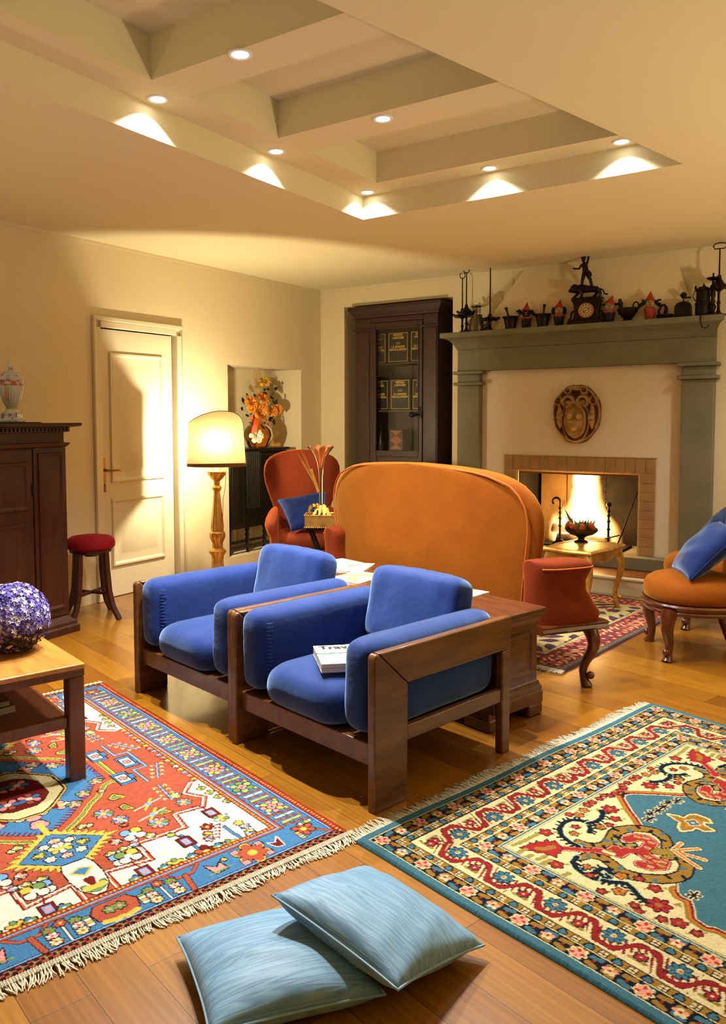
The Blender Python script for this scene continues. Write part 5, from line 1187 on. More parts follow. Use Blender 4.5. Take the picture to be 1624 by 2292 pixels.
# ================================================================ things on the mantel shelf
ZM = 2.2335; YM = Y2-0.19
def mpos(px, py=720, y=YM):
    q = on_y((px, py), y); dep = (Vector((q.x, y, ZM))-Vector((0, 0, EYE))).dot(FW); return Vector((q.x, y, ZM)), dep/F_PX
FACE = math.atan2(-YM, 2.1)+PI/2      # objects turned a little towards the room's middle
def oil_lamp(px, top, res, label, spouts=4, y=YM, m='bronze', oval=False):
    P_, u = mpos(px, 735, y); H = (BASE_Y(px)-top)*u; R = (BASE_Y(px)-res)*u
    t = thing('oil_lamp', label, 'oil lamp', tuple(P_), 0, 'antique oil lamps on the mantel')
    mb = MB(); mb.lathe([(0.068, 0), (0.066, 0.006), (0.04, 0.012), (0.02, 0.02), (0.012, 0.04), (0.010, R*0.35), (0.016, R*0.42), (0.009, R*0.5), (0.010, R*0.78), (0.02, R*0.84)], 24); mb.build('stand', m, t)
    mb = MB(); mb.lathe([(0.014, R*0.80), (0.035, R*0.88), (0.05, R*0.97), (0.048, R*1.03), (0.03, R*1.12), (0.018, R*1.22), (0.014, R*1.34)], 24)
    for k in range(spouts):
        a = k*2*PI/spouts+0.25; c_, s_ = math.cos(a), math.sin(a)
        mb.tube([(0.03*c_, 0.03*s_, R*0.95), (0.065*c_, 0.065*s_, R*0.94), (0.09*c_, 0.09*s_, R*1.05)], [0.02, 0.016, 0.010], 8)
    mb.build('reservoir', m, t)
    MB().tube([(0, 0, R*1.3), (0, 0, H-0.05)], [0.007, 0.005], 8).build('rod', m, t)
    rr_ = 0.028; mb = MB()
    if oval: mb.tube([(0, 0, H-0.045), (-0.035, 0, H-0.045), (-0.048, 0, H-0.025), (-0.035, 0, H-0.004), (0, 0, H), (0.035, 0, H-0.004), (0.048, 0, H-0.025), (0.035, 0, H-0.045)], 0.0045, 6, True)
    else: mb.tube([(rr_*math.cos(a), 0, H-rr_+rr_*math.sin(a)) for a in np.linspace(0, 2*PI, 18, endpoint=False)], 0.0042, 6, True)
    mb.build('ring', m, t); return t
def BASE_Y(px): return float(np.interp(px, [990, 1624], [741, 699]))
oil_lamp(1034, 602, 696, 'thin bronze oil lamp standing behind its twin at the shelf end', y=YM+0.09)
oil_lamp(1043, 593, 692, 'bronze oil lamp with ring at the bookcase end of the mantel', y=YM-0.03)
oil_lamp(1096, 576, 706, 'bronze oil lamp with tall rod beside the pewter pot')
oil_lamp(1606, 540, 634, 'tallest bronze oil lamp with flattened loop on the mantel', 3, oval=True)
P_, u = mpos(1066, 735); t = thing('pewter_pot', 'pewter coffee pot with glass chimney between oil lamps on mantel', 'pot', tuple(P_), FACE)
MB().lathe([(0.058, 0), (0.066, 0.006), (0.070, 0.03), (0.064, 0.09), (0.052, 0.135), (0.05, 0.15), (0.056, 0.156)], 28).build('body', 'pewter', t)
MB().open_lathe([(0.032, 0.155), (0.036, 0.18), (0.036, 0.225)], 24).build('chimney', 'glass', t)
MB().lathe([(0.036, 0.225), (0.05, 0.232), (0.052, 0.238), (0.03, 0.246)], 24).build('lid', 'pewter', t)
MB().tube([(0, -0.055, 0.02), (0, -0.045, 0.15), (0, -0.036, 0.21)], [0.012, 0.010, 0.008], 8).build('strap', 'pewter', t)
MB().tube([(0.055, 0, 0.03), (0.10, 0, 0.06), (0.125, 0, 0.115)], [0.026, 0.018, 0.012], 10).build('spout', 'pewter', t)
MB().tube([(-0.055, 0, 0.14), (-0.085, 0, 0.15), (-0.095, 0, 0.11), (-0.08, 0, 0.07), (-0.06, 0, 0.06)], 0.007, 8).build('handle', 'pewter', t)
def mortar(px, label, lean):
    P_, u = mpos(px); t = thing('mortar', label, 'mortar', tuple(P_), 0, 'bronze mortars on the mantel')
    MB().lathe([(0.045, 0), (0.048, 0.008), (0.046, 0.02), (0.056, 0.07), (0.062, 0.098), (0.074, 0.11), (0.075, 0.116), (0.064, 0.116), (0.052, 0.09), (0.03, 0.02), (0.001, 0.018)], 28).build('bowl', 'bronze', t)
    o = MB().tube([(0.01, 0, 0.022), (lean*0.3, 0, 0.10), (lean*0.75, 0, 0.165), (lean, 0, 0.20)], [0.014, 0.008, 0.009, 0.015], 10).build('pestle', 'bronze', loc=tuple(P_))
    tag(o, 'bronze pestle standing in the ' + label, 'pestle', 'bronze pestles')
mortar(1142, 'dark mortar between the lamps and a red-hatted doll', -0.045); mortar(1214, 'dark mortar between the two dolls, nearer the clock', 0.015)
M['potblack'] = mat('black_flowerpot', S(28, 22, 22), 0.5); M['potred'] = mat('red_flowerpot', S(186, 60, 52), 0.55); M['hat'] = mat('red_felt', S(190, 62, 46), 0.85); M['doll'] = mat('doll_face', S(190, 160, 110), 0.8); M['hair'] = mat('black_yarn', S(22, 16, 16), 0.9); M['ruff'] = mat('orange_ruff', S(206, 84, 56), 0.85)
def doll(px, label, pot, style, tilt):
    P_, u = mpos(px); t = thing('pot_doll', label, 'doll', tuple(P_), FACE, 'potted dolls on the mantel'); rr = random.Random(px)
    MB().lathe([(0.034, 0), (0.036, 0.004), (0.042, 0.07), (0.044, 0.072), (0.044, 0.084), (0.03, 0.084)], 24).build('pot', pot, t)
    mb = MB(); mb.lathe([(0.02, 0.08), (0.046, 0.086), (0.05, 0.094), (0.03, 0.104)], 36, flute=9, fd=0.08); mb.build('ruff', 'ruff', t)
    hd = MB().ell((0, 0, 0.135), (0.038, 0.036, 0.04), 18, 14).build('head', 'doll' if style != 1 else 'hair', t)
    mb = MB(); mb.ell((0, -0.037, 0.132), 0.008, 8, 6); mb.build('nose', 'ruff', hd)
    for s in (-1, 1): MB().ell((s*0.013, -0.034, 0.143), 0.004, 8, 6).build('eye', 'hair' if style != 1 else 'doll', hd)
    mb = MB(); mb.tube([(-0.014, -0.033, 0.119), (0, -0.036, 0.115), (0.014, -0.033, 0.119)], 0.002, 5); mb.build('mouth', 'hair' if style != 1 else 'doll', hd)
    mb = MB(); mb.lathe([(0.042, 0), (0.036, 0.01), (0.024, 0.025), (0.010, 0.055), (0.001, 0.075)], 20, M_=Matrix.Translation((0, 0, 0.160)) @ Matrix.Rotation(tilt, 4, 'Y')); mb.build('hat', 'hat', t)
    mb = MB()
    if style == 2:
        for s in (-1, 1):
            mb.ell((s*0.046, 0, 0.135), (0.018, 0.022, 0.034), 10, 8)
    elif style == 3:
        for s in (-1, 1):
            mb.tube([(s*0.03, 0, 0.155), (s*0.06, 0, 0.152), (s*0.085, 0, 0.165)], [0.008, 0.010, 0.013], 6); mb.ell((s*0.088, 0, 0.158), (0.02, 0.014, 0.018), 8, 6)
    else:
        for k in range(26):
            s = -1 if k % 2 else 1; a = rr.uniform(-0.6, 0.9); ln = rr.uniform(0.03, 0.07)
            mb.tube([(s*0.03, rr.uniform(-0.02, 0.02), 0.14), (s*(0.03+ln*0.6*math.cos(a)), rr.uniform(-0.02, 0.02), 0.14+ln*0.6*math.sin(a)), (s*(0.03+ln*math.cos(a)), rr.uniform(-0.02, 0.02), 0.14+ln*math.sin(a)-0.01)], [0.006, 0.006, 0.003], 5)
    mb.build('hair', 'hair', t)
doll(1177, 'red-hatted doll with spiky black hair in a black pot, between mortars', 'potblack', 1, 0.1); doll(1250, 'red-hatted doll with ear-like black hair, next to the clock', 'potblack', 2, 0.15)
doll(1363, 'red-hatted doll with bunched side hair in black pot beside clock', 'potblack', 3, 0.35); doll(1453, 'red-hatted doll in a red flowerpot on the mantel', 'potred', 4, 0.05)
# mantel clock with a figure standing on a lion
P_, u = mpos(1313); ck_ = thing('mantel_clock', 'dark bronze mantel clock topped by a figure standing on a lion', 'clock', tuple(P_), FACE*0.5)
MB().loft([[(sx*(w_), sy*d_, z) for sx, sy in ((-1, -1), (1, -1), (1, 1), (-1, 1))] for w_, d_, z in ((0.142, 0.07, 0), (0.142, 0.07, 0.02), (0.12, 0.062, 0.035), (0.108, 0.058, 0.05), (0.100, 0.055, 0.10), (0.106, 0.057, 0.17), (0.120, 0.064, 0.195), (0.124, 0.066, 0.205), (0.112, 0.06, 0.215))]).build('case', 'bronze', ck_, bevel=0.004)
for s in (-1, 1): MB().tube([(s*0.10, -0.03, 0.12), (s*0.125, -0.03, 0.10), (s*0.13, -0.03, 0.06), (s*0.145, -0.03, 0.03), (s*0.15, -0.03, 0.0)], [0.008, 0.012, 0.010, 0.014, 0.018], 8).build('scroll', 'bronze', ck_)
RX = Matrix.Translation((0, -0.058, 0.112)) @ Matrix.Rotation(PI/2, 4, 'X')
M['dial'] = mat('cream_dial', S(222, 196, 150), 0.4); M['dialgold'] = mat('gilt_bezel', S(190, 140, 70), 0.35, 0.9)
dl = MB().lathe([(0.055, 0), (0.055, 0.006), (0.001, 0.007)], 36, M_=RX).build('dial', 'dial', ck_)
MB().open_lathe([(0.056, 0.0), (0.064, 0.002), (0.064, 0.010), (0.054, 0.010)], 40, M_=RX).open_lathe([(0.020, 0.0075), (0.028, 0.0085), (0.029, 0.0075)], 30, M_=RX).build('bezel', 'dialgold', dl)
mb = MB()
for k in range(12):
    a = k*PI/6; mb.add([(0.046*math.sin(a)+dx*math.cos(a)+dy*math.sin(a), 0.046*math.cos(a)-dx*math.sin(a)+dy*math.cos(a), 0.0082) for dx, dy in ((-0.003, -0.006), (0.003, -0.006), (0.003, 0.006), (-0.003, 0.006))], [(0, 1, 2, 3)], RX)
mb.build('hour_marks', 'iron', dl)
MB().bx(-0.0015, 0.0015, 0, 0.040, 0.0085, 0.0095, RX @ Matrix.Rotation(-0.9, 4, 'Z')).build('minute_hand', 'iron', dl); MB().bx(-0.002, 0.002, 0, 0.028, 0.0085, 0.0095, RX @ Matrix.Rotation(2.2, 4, 'Z')).build('hour_hand', 'iron', dl)
# lion and standing figure, one bronze casting
mb = MB(); zb = 0.215
mb.lathe([(0.135, 0), (0.135, 0.008), (0.12, 0.014)], 24, (0.0, 0, zb-0.002), sy=0.42)
mb.tube([(-0.085, 0, zb+0.085), (-0.05, 0, zb+0.09), (0.0, 0, zb+0.085), (0.05, 0, zb+0.08), (0.085, 0, zb+0.075)], [0.036, 0.04, 0.030, 0.028, 0.026], 14)
mb.ell((-0.105, 0, zb+0.095), (0.04, 0.036, 0.038), 14, 10); mb.ell((-0.138, 0, zb+0.08), (0.02, 0.02, 0.018), 10, 8)
for x, y, fx in ((-0.085, 0.02, -0.115), (-0.06, -0.02, -0.045), (0.075, 0.02, 0.05), (0.09, -0.02, 0.105)): mb.tube([(x, y, zb+0.075), ((x+fx)/2+0.01, y, zb+0.045), (fx, y, zb+0.02), (fx-0.014, y, zb+0.012)], [0.02, 0.014, 0.011, 0.012], 8)
mb.tube([(0.09, 0, zb+0.085), (0.125, 0, zb+0.07), (0.14, 0, zb+0.035), (0.165, 0, zb+0.03)], [0.008, 0.006, 0.006, 0.008], 8)
mb.build('lion', 'bronze', ck_)
mb = MB(); zf = zb+0.115
for pts, rs in (([(-0.045, -0.01, zf), (-0.04, -0.01, zf+0.05), (-0.028, 0, zf+0.105)], [0.011, 0.014, 0.019]), ([(0.035, 0.01, zf-0.005), (0.018, 0.01, zf+0.055), (-0.008, 0, zf+0.105)], [0.011, 0.014, 0.019])): mb.tube(pts, rs, 10)
mb.tube([(-0.018, 0, zf+0.085), (-0.018, 0, zf+0.12), (-0.024, 0, zf+0.16), (-0.03, 0, zf+0.185), (-0.033, 0, zf+0.20)], [0.032, 0.026, 0.024, 0.026, 0.010], 12)
mb.tube([(-0.05, 0, zf+0.18), (-0.07, -0.01, zf+0.145), (-0.105, -0.01, zf+0.148), (-0.12, -0.01, zf+0.152)], [0.010, 0.009, 0.007, 0.008], 8)
mb.tube([(-0.008, 0, zf+0.18), (0.0, 0, zf+0.215), (0.004, 0, zf+0.25), (0.004, 0, zf+0.27)], [0.010, 0.010, 0.009, 0.006], 8)
mb.tube([(0.0, 0.01, zf+0.12), (0.02, 0.02, zf+0.10), (0.028, 0.02, zf+0.08)], [0.016, 0.012, 0.006], 8)
mb.ell((-0.036, 0, zf+0.222), (0.018, 0.018, 0.022), 12, 10); mb.ell((-0.036, 0, zf+0.238), (0.021, 0.021, 0.013), 12, 8)
mb.build('standing_figure', 'bronze', ck_)

P_, u = mpos(1404, 711); t = thing('spouted_mortar', 'dark footed mortar with loop handle and upright pestle-like spout', 'mortar', tuple(P_), 0)
MB().lathe([(0.042, 0), (0.042, 0.01), (0.03, 0.02), (0.05, 0.045), (0.076, 0.085), (0.084, 0.105), (0.076, 0.112), (0.064, 0.108), (0.03, 0.05), (0.001, 0.04)], 28, sx=1.05, sy=0.8).build('bowl', 'bronze', t)
MB().tube([(-0.055, 0, 0.06), (-0.058, 0, 0.13), (-0.064, 0, 0.185), (-0.064, 0, 0.19)], [0.02, 0.016, 0.014, 0.018], 12).build('pestle', 'bronze', t)
MB().tube([(0.064+0.022*math.cos(a), 0, 0.128+0.028*math.sin(a)) for a in np.linspace(-1.4, 4.3, 16)], 0.006, 8).build('handle', 'bronze', t)
P_, u = mpos(1487, 708); t = thing('chamber_candlestick', 'flat iron chamber candlestick with large loop handle on mantel', 'candlestick', tuple(P_), 0)
MB().lathe([(0.052, 0), (0.058, 0.006), (0.068, 0.035), (0.062, 0.036), (0.05, 0.014), (0.001, 0.012)], 28, sy=0.7).build('dish', 'iron', t)
MB().tube([(-0.03, 0, 0.015), (-0.048, 0, 0.06), (-0.03, 0, 0.108), (-0.005, 0, 0.115), (0.01, 0, 0.09), (0.006, 0, 0.05), (-0.002, 0, 0.03)], [0.010, 0.009, 0.008, 0.008, 0.010, 0.012, 0.010], 10, flat=1.3).build('loop_handle', 'iron', t)
P_, u = mpos(1528, 704); t = thing('coffee_grinder', 'iron box coffee grinder with crank on the mantel', 'coffee grinder', tuple(P_), FACE*0.4)
MB().bx(-0.062, 0.062, -0.055, 0.055, 0, 0.095).build('box', 'iron', t, bevel=0.006)
MB().loft([sup(a, b, 24, 0.6, 0, 0, z) for a, b, z in ((0.062, 0.055, 0.095), (0.05, 0.045, 0.115), (0.02, 0.018, 0.128), (0.008, 0.008, 0.13))]).build('hopper', 'iron', t)
mb = MB(); mb.tube([(0, 0, 0.12), (0, 0, 0.155)], 0.005, 8); mb.lathe([(0.012, 0.155), (0.022, 0.17), (0.026, 0.185), (0.014, 0.2), (0.006, 0.204)], 14); mb.tube([(0, 0, 0.16), (0.035, 0, 0.158), (0.055, 0, 0.158)], [0.006, 0.006, 0.008], 8); mb.build('crank', 'iron', t)
P_, u = mpos(1572, 701); t = thing('tin_lantern', 'cylindrical dark tin lantern with pinnacled top on the mantel', 'lantern', tuple(P_), 0)
MB().lathe([(0.055, 0), (0.057, 0.005), (0.055, 0.09), (0.06, 0.093), (0.06, 0.105), (0.052, 0.11), (0.05, 0.195), (0.058, 0.2), (0.056, 0.21), (0.03, 0.232), (0.008, 0.238)], 28).build('body', 'iron', t)
mb = MB()
for k in range(4): a = k*PI/2+0.3; mb.tube([(0.052*math.cos(a), 0.052*math.sin(a), 0.2), (0.056*math.cos(a), 0.056*math.sin(a), 0.228), (0.056*math.cos(a), 0.056*math.sin(a), 0.246)], [0.008, 0.010, 0.002], 6)
mb.tube([(0, 0, 0.23), (0, 0, 0.262)], [0.006, 0.002], 6); mb.tube([(-0.05, -0.03, 0.12), (-0.07, -0.035, 0.16), (-0.055, -0.03, 0.2)], 0.004, 6); mb.build('pinnacles', 'iron', t)
P_, u = mpos(1597, 699, YM-0.02); P_.x -= 0.01; t = thing('candlestick', 'turned dark candlestick between tin lantern and tallest oil lamp', 'candlestick', tuple(P_), 0)
MB().lathe([(0.055, 0), (0.055, 0.01), (0.028, 0.02), (0.014, 0.03), (0.022, 0.05), (0.026, 0.07), (0.014, 0.09), (0.020, 0.105), (0.012, 0.13), (0.020, 0.16), (0.018, 0.19), (0.010, 0.22), (0.010, 0.27), (0.03, 0.275), (0.05, 0.288), (0.05, 0.294), (0.008, 0.292), (0.006, 0.33)], 24).build('body', 'bronze', t)
ha = on_y((1568, 705), Y2-0.292); mb = MB()
mb.tube([(ha.x, Y2-0.24, ZM+0.004), (ha.x, Y2-0.293, ZM+0.005), (ha.x, Y2-0.298, ZM-0.02), (ha.x, Y2-0.30, ZM-0.06), (ha.x+0.012, Y2-0.30, ZM-0.095), (ha.x+0.035, Y2-0.30, ZM-0.105), (ha.x+0.055, Y2-0.30, ZM-0.09), (ha.x+0.06, Y2-0.30, ZM-0.078)], [0.004]*8, 8)
tag(mb.build('wall_hook', 'iron'), 'curved iron hook hanging over the mantel shelf edge', 'hook')
RUG = {"OR":[-1.4285,2.2334],
"OL":[-1.4793,2.2696],
"blue_a":[[0.975,0.437],[0.907,0.504],[0.872,0.546],[0.843,0.577],[0.823,0.601]],
"blue_b":[[0.663,0.827],[0.639,0.844],[0.585,0.834],[0.546,0.853],[0.531,0.87],[0.533,0.901],[0.496,0.927],[0.457,0.949],[0.446,0.984],[0.459,1.003],[0.459,1.029]],
"scroll1":[[0.568,0.497],[0.568,0.525],[0.589,0.552],[0.618,0.568],[0.662,0.561],[0.712,0.546],[0.748,0.548],[0.785,0.566],[0.815,0.594],[0.832,0.629],[0.82,0.664],[0.789,0.694],[0.745,0.713],[0.713,0.709]],
"scroll1b":[[0.68,0.564],[0.659,0.59],[0.667,0.615],[0.692,0.628]],
"scroll2":[[0.486,0.557],[0.524,0.566],[0.542,0.602],[0.532,0.639],[0.512,0.682],[0.516,0.715],[0.535,0.75],[0.564,0.783],[0.604,0.811],[0.649,0.82],[0.697,0.806],[0.729,0.776],[0.722,0.75],[0.695,0.736]],
"stem":[[0.489,0.485],[0.513,0.509],[0.543,0.547],[0.566,0.566]],
"stem2":[[0.566,0.566],[0.583,0.599],[0.627,0.6],[0.597,0.628],[0.641,0.63],[0.672,0.663]],
"arm1":[[0.664,0.668],[0.707,0.668],[0.748,0.66],[0.762,0.633],[0.748,0.609],[0.709,0.597]],
"arm2":[[0.672,0.663],[0.655,0.696],[0.652,0.728],[0.664,0.744],[0.638,0.75],[0.608,0.73],[0.599,0.705]],
"fan":[[0.708,0.699],[0.756,0.74]],
"petals":[[[0.758,0.73],[0.824,0.725]],[[0.758,0.73],[0.831,0.78]],[[0.758,0.73],[0.78,0.825]],[[0.758,0.73],[0.72,0.834]]],
"palm":[[0.386,0.392],[0.419,0.398],[0.439,0.396],[0.442,0.412],[0.465,0.402],[0.47,0.423],[0.5,0.419],[0.487,0.437],[0.511,0.441],[0.502,0.462],[0.489,0.488],[0.469,0.49],[0.459,0.499],[0.446,0.491],[0.427,0.504],[0.427,0.484],[0.418,0.476],[0.418,0.458],[0.403,0.445],[0.409,0.432],[0.392,0.418]],
"palmc":[[0.427,0.432],[0.445,0.451],[0.475,0.46]],
"dk1":[[0.65,0.486],[0.677,0.476],[0.701,0.449],[0.7,0.42],[0.678,0.397],[0.641,0.391],[0.594,0.405],[0.558,0.44],[0.543,0.479],[0.543,0.513]],
"dk2":[[0.701,0.449],[0.73,0.46],[0.771,0.46],[0.806,0.446],[0.818,0.428]],
"dk3":[[0.464,0.679],[0.485,0.659],[0.484,0.636],[0.453,0.631],[0.45,0.651]],
"dk4":[[0.462,0.677],[0.424,0.672],[0.41,0.649],[0.411,0.618],[0.421,0.582],[0.442,0.555],[0.482,0.546]],
"dk5":[[0.424,0.672],[0.442,0.702],[0.466,0.728],[0.45,0.761],[0.428,0.793],[0.421,0.825]],
"fl":[[0.855,0.445,0.02345058626465662,0],[0.435,0.847,0.029034059184812958,0],[0.536,0.389,0.01786711334450028,0],[0.391,0.528,0.01786711334450028,0],[0.821,0.374,0.013400335008375211,0],[0.731,0.394,0.014517029592406479,1],[0.707,0.37,0.011166945840312675,0],[0.804,0.495,0.015633724176437745,0],[0.604,0.457,0.012283640424343942,1],[0.712,0.492,0.013400335008375211,1],[0.75,0.504,0.011166945840312675,0],[0.648,0.435,0.010050251256281407,0],[0.42,0.631,0.011166945840312675,0],[0.456,0.6,0.010050251256281407,1],[0.491,0.697,0.015633724176437745,1],[0.518,0.741,0.012283640424343942,0],[0.506,0.799,0.015633724176437745,0],[0.409,0.736,0.015633724176437745,1],[0.37,0.701,0.011166945840312675,0],[0.38,0.8,0.011166945840312675,0],[0.363,0.823,0.010050251256281407,0],[0.378,0.886,0.012283640424343942,0],[0.398,0.926,0.01786711334450028,0],[0.391,0.98,0.012283640424343942,0],[1.066,0.373,0.011166945840312675,0],[1.021,0.392,0.010050251256281407,0],[0.899,0.376,0.00893355667225014,0],[0.951,0.389,0.00893355667225014,0],[1.145,0.373,0.012283640424343942,0],[1.224,0.387,0.013400335008375211,1]],
"lv":[[[0.381,0.368],[0.42,0.371]],[[0.424,0.373],[0.463,0.377]],[[0.463,0.375],[0.504,0.378]],[[0.339,0.441],[0.377,0.444]],[[0.369,0.472],[0.406,0.476]],[[0.363,0.496],[0.4,0.5]],[[0.343,0.578],[0.379,0.583]],[[0.354,0.406],[0.392,0.41]]],
"gold":[[0.98,0.602],[0.991,0.63],[0.996,0.655],[1.032,0.654],[1.053,0.669],[1.054,0.708],[1.035,0.727],[1.024,0.706],[0.998,0.716],[0.989,0.758],[0.962,0.739],[0.966,0.706],[0.934,0.706],[0.903,0.689],[0.919,0.672],[0.957,0.66]],
"spr":[[1.058,0.558],[0.896,0.573],[0.978,0.564],[0.562,0.891]],
"white":[[0.669,0.237],[0.614,0.29],[0.54,0.246],[0.471,0.293],[0.486,0.401],[0.378,0.418],[0.386,0.599],[0.267,0.603],[0.293,0.755],[0.182,0.754]],
"wline":[[0.669,0.237],[0.614,0.29],[0.54,0.246],[0.471,0.293],[0.486,0.401],[0.378,0.418],[0.386,0.599],[0.267,0.603],[0.293,0.755],[0.182,0.754]],
"med":[[0.886,0.515],[0.813,0.57],[0.775,0.618],[0.71,0.676],[0.661,0.734],[0.628,0.78],[0.635,0.838],[0.691,0.894],[0.753,0.944]],
"dia":[[0.64,0.826],[0.51,0.674],[0.413,0.794],[0.398,0.838],[0.508,0.951]],
"wh2":[[0.401,0.863],[0.399,0.83],[0.403,0.798],[0.388,0.769],[0.313,0.767],[0.252,0.773],[0.205,0.807],[0.243,0.867],[0.32,0.869]],
"cup":[[0.28,0.856],[0.251,0.839],[0.265,0.818],[0.263,0.781],[0.241,0.789],[0.22,0.811],[0.232,0.839],[0.253,0.86]],
"cup2":[[0.32,0.826],[0.312,0.811],[0.275,0.821],[0.271,0.83]],
"bd":[[0.375,0.832],[0.364,0.787],[0.324,0.821],[0.363,0.852]],
"lfl":[[0.661,0.607,0.05,0],[0.583,0.578,0.042,1],[0.476,0.482,0.052,0],[0.615,0.681,0.02,2],[0.537,0.584,0.02,3],[0.445,0.652,0.022,2],[0.419,0.606,0.022,4],[0.414,0.546,0.026,2],[0.387,0.636,0.02,5],[0.39,0.706,0.02,5],[0.385,0.673,0.014,5],[0.624,0.926,0.024,2],[0.455,0.972,0.026,4],[0.392,0.93,0.022,2],[0.394,0.975,0.02,2],[0.394,1.017,0.022,1],[0.837,0.54,0.02,4],[0.621,0.339,0.035,2],[0.554,0.337,0.04,0],[0.372,0.489,0.02,6]],
"dfl":[[0.588,0.813,0.026,4],[0.568,0.766,0.024,5],[0.527,0.736,0.024,6],[0.569,0.858,0.024,5],[0.484,0.759,0.022,5],[0.528,0.886,0.024,6],[0.474,0.813,0.024,4],[0.484,0.866,0.026,5],[0.534,0.81,0.05,7]],
"bfly":[[0.463,0.587,0.045,1],[0.343,0.682,0.045,1],[0.342,0.969,0.045,2]],
"kite":[[[0.755,0.544],[0.785,0.515],[0.734,0.482],[0.736,0.535]],[[0.675,0.539],[0.685,0.516],[0.626,0.501],[0.647,0.539]],[[0.538,0.462],[0.566,0.428],[0.518,0.404],[0.523,0.444]]],
"sq1":[[0.876,0.495],[0.874,0.437],[0.823,0.4],[0.786,0.44],[0.805,0.501]],
"sqc":[0.833,0.459],
"msl":[[0.821,0.804,0.05,4],[0.827,0.702,0.035,4],[0.734,0.81,0.03,8],[0.841,0.901,0.035,4]],
"wm":[[0.204,0.447,0.055,9],[0.341,0.364,0.032,3],[0.366,0.292,0.04,2],[0.298,0.386,0.022,10],[0.264,0.399,0.022,1],[0.259,0.259,0.025,1],[0.219,0.266,0.025,2],[0.293,0.263,0.022,10],[0.195,0.362,0.04,6],[0.202,0.394,0.03,4],[0.205,0.562,0.04,6],[0.192,0.27,0.03,1]],
"wb":[[[0.305,0.315],[0.239,0.315],[0.181,0.31]],[[0.346,0.463],[0.286,0.461],[0.236,0.463]]],
"star":[0.087,0.344],
"starR":[0.118,0.12],
"tree":[[[0.127,0.661],[0.029,0.662]],[[0.13,0.965],[0.038,0.965]]],
"shield":[[0.149,0.853],[0.136,0.801],[0.144,0.756],[0.066,0.76],[0.033,0.831],[0.071,0.877]],
"arcs":[[[0.161,0.582],[0.157,0.547]],[[0.175,1.123],[0.147,1.082],[0.172,1.048]],[[0.141,1.083],[0.045,1.092]]]}
# ================================================================ rugs
class Canvas:
    def __init__(s, la, lb, step, base):
        s.na, s.nb = int(round(la/step))+1, int(round(lb/step))+1; s.la, s.lb = la, lb
        s.A, s.B = np.meshgrid(np.linspace(0, la, s.na), np.linspace(0, lb, s.nb), indexing='ij')
        s.c = np.empty((s.na, s.nb, 3)); s.c[:] = base[:3]
    def box(s, pts, pad):
        p = np.array(pts); i0, i1 = np.searchsorted(s.A[:, 0], [p[:, 0].min()-pad, p[:, 0].max()+pad]); j0, j1 = np.searchsorted(s.B[0], [p[:, 1].min()-pad, p[:, 1].max()+pad])
        return slice(max(0, i0), i1), slice(max(0, j0), j1)
    def put(s, mask, col, sl=None):
        t = s.c if sl is None else s.c[sl]; t[mask] = col[:3]
    def inside(s, pts, sl):
        A, B = s.A[sl], s.B[sl]; m = np.zeros(A.shape, bool); n = len(pts)
        for k in range(n):
            (x0, y0), (x1, y1) = pts[k], pts[(k+1) % n]
            if y0 == y1: continue
            c = ((y0 > B) != (y1 > B)) & (A < (x1-x0)*(B-y0)/(y1-y0)+x0); m ^= c
        return m
    def fill(s, pts, col, outline=None, w=0.005):
        if outline is not None: s.stroke(list(pts)+[pts[0]], w, outline)
        sl = s.box(pts, 0.01); s.put(s.inside(pts, sl), col, sl)
    def dist(s, pts, sl):
        A, B = s.A[sl], s.B[sl]; d = np.full(A.shape, 9.0)
        for (x0, y0), (x1, y1) in zip(pts[:-1], pts[1:]):
            dx, dy = x1-x0, y1-y0; L2 = dx*dx+dy*dy+1e-12; t = np.clip(((A-x0)*dx+(B-y0)*dy)/L2, 0, 1)
            d = np.minimum(d, np.hypot(A-x0-t*dx, B-y0-t*dy))
        return d
    def stroke(s, pts, w, col):
        sl = s.box(pts, w+0.01); s.put(s.dist(pts, sl) < w, col, sl)
    def disk(s, c, r, col): s.stroke([c, (c[0]+1e-6, c[1])], r, col)
    def flower(s, c, r, cols, n=8, eye=None, outline=None, sq=1.0, rot=0.2):
        sl = s.box([c], r*1.4); A, B = s.A[sl]-c[0], (s.B[sl]-c[1])*sq; d = np.hypot(A, B); th = np.arctan2(B, A)+rot
        ed = r*(0.62+0.38*np.abs(np.cos(n*th/2)))
        if outline is not None: s.put(d < ed+0.0052, outline, sl)
        k = (np.floor((th/(2*PI)*n)+0.5).astype(int)) % len(cols)
        for i, co in enumerate(cols): s.put((d < ed) & (k == i), co, sl)
        if outline is not None and n >= 4 and r > 0.026: s.put((d < ed) & (np.abs(np.sin(n*th/2)) > 0.95), outline, sl)
        if eye is not None: s.put(d < r*0.28, eye, sl)
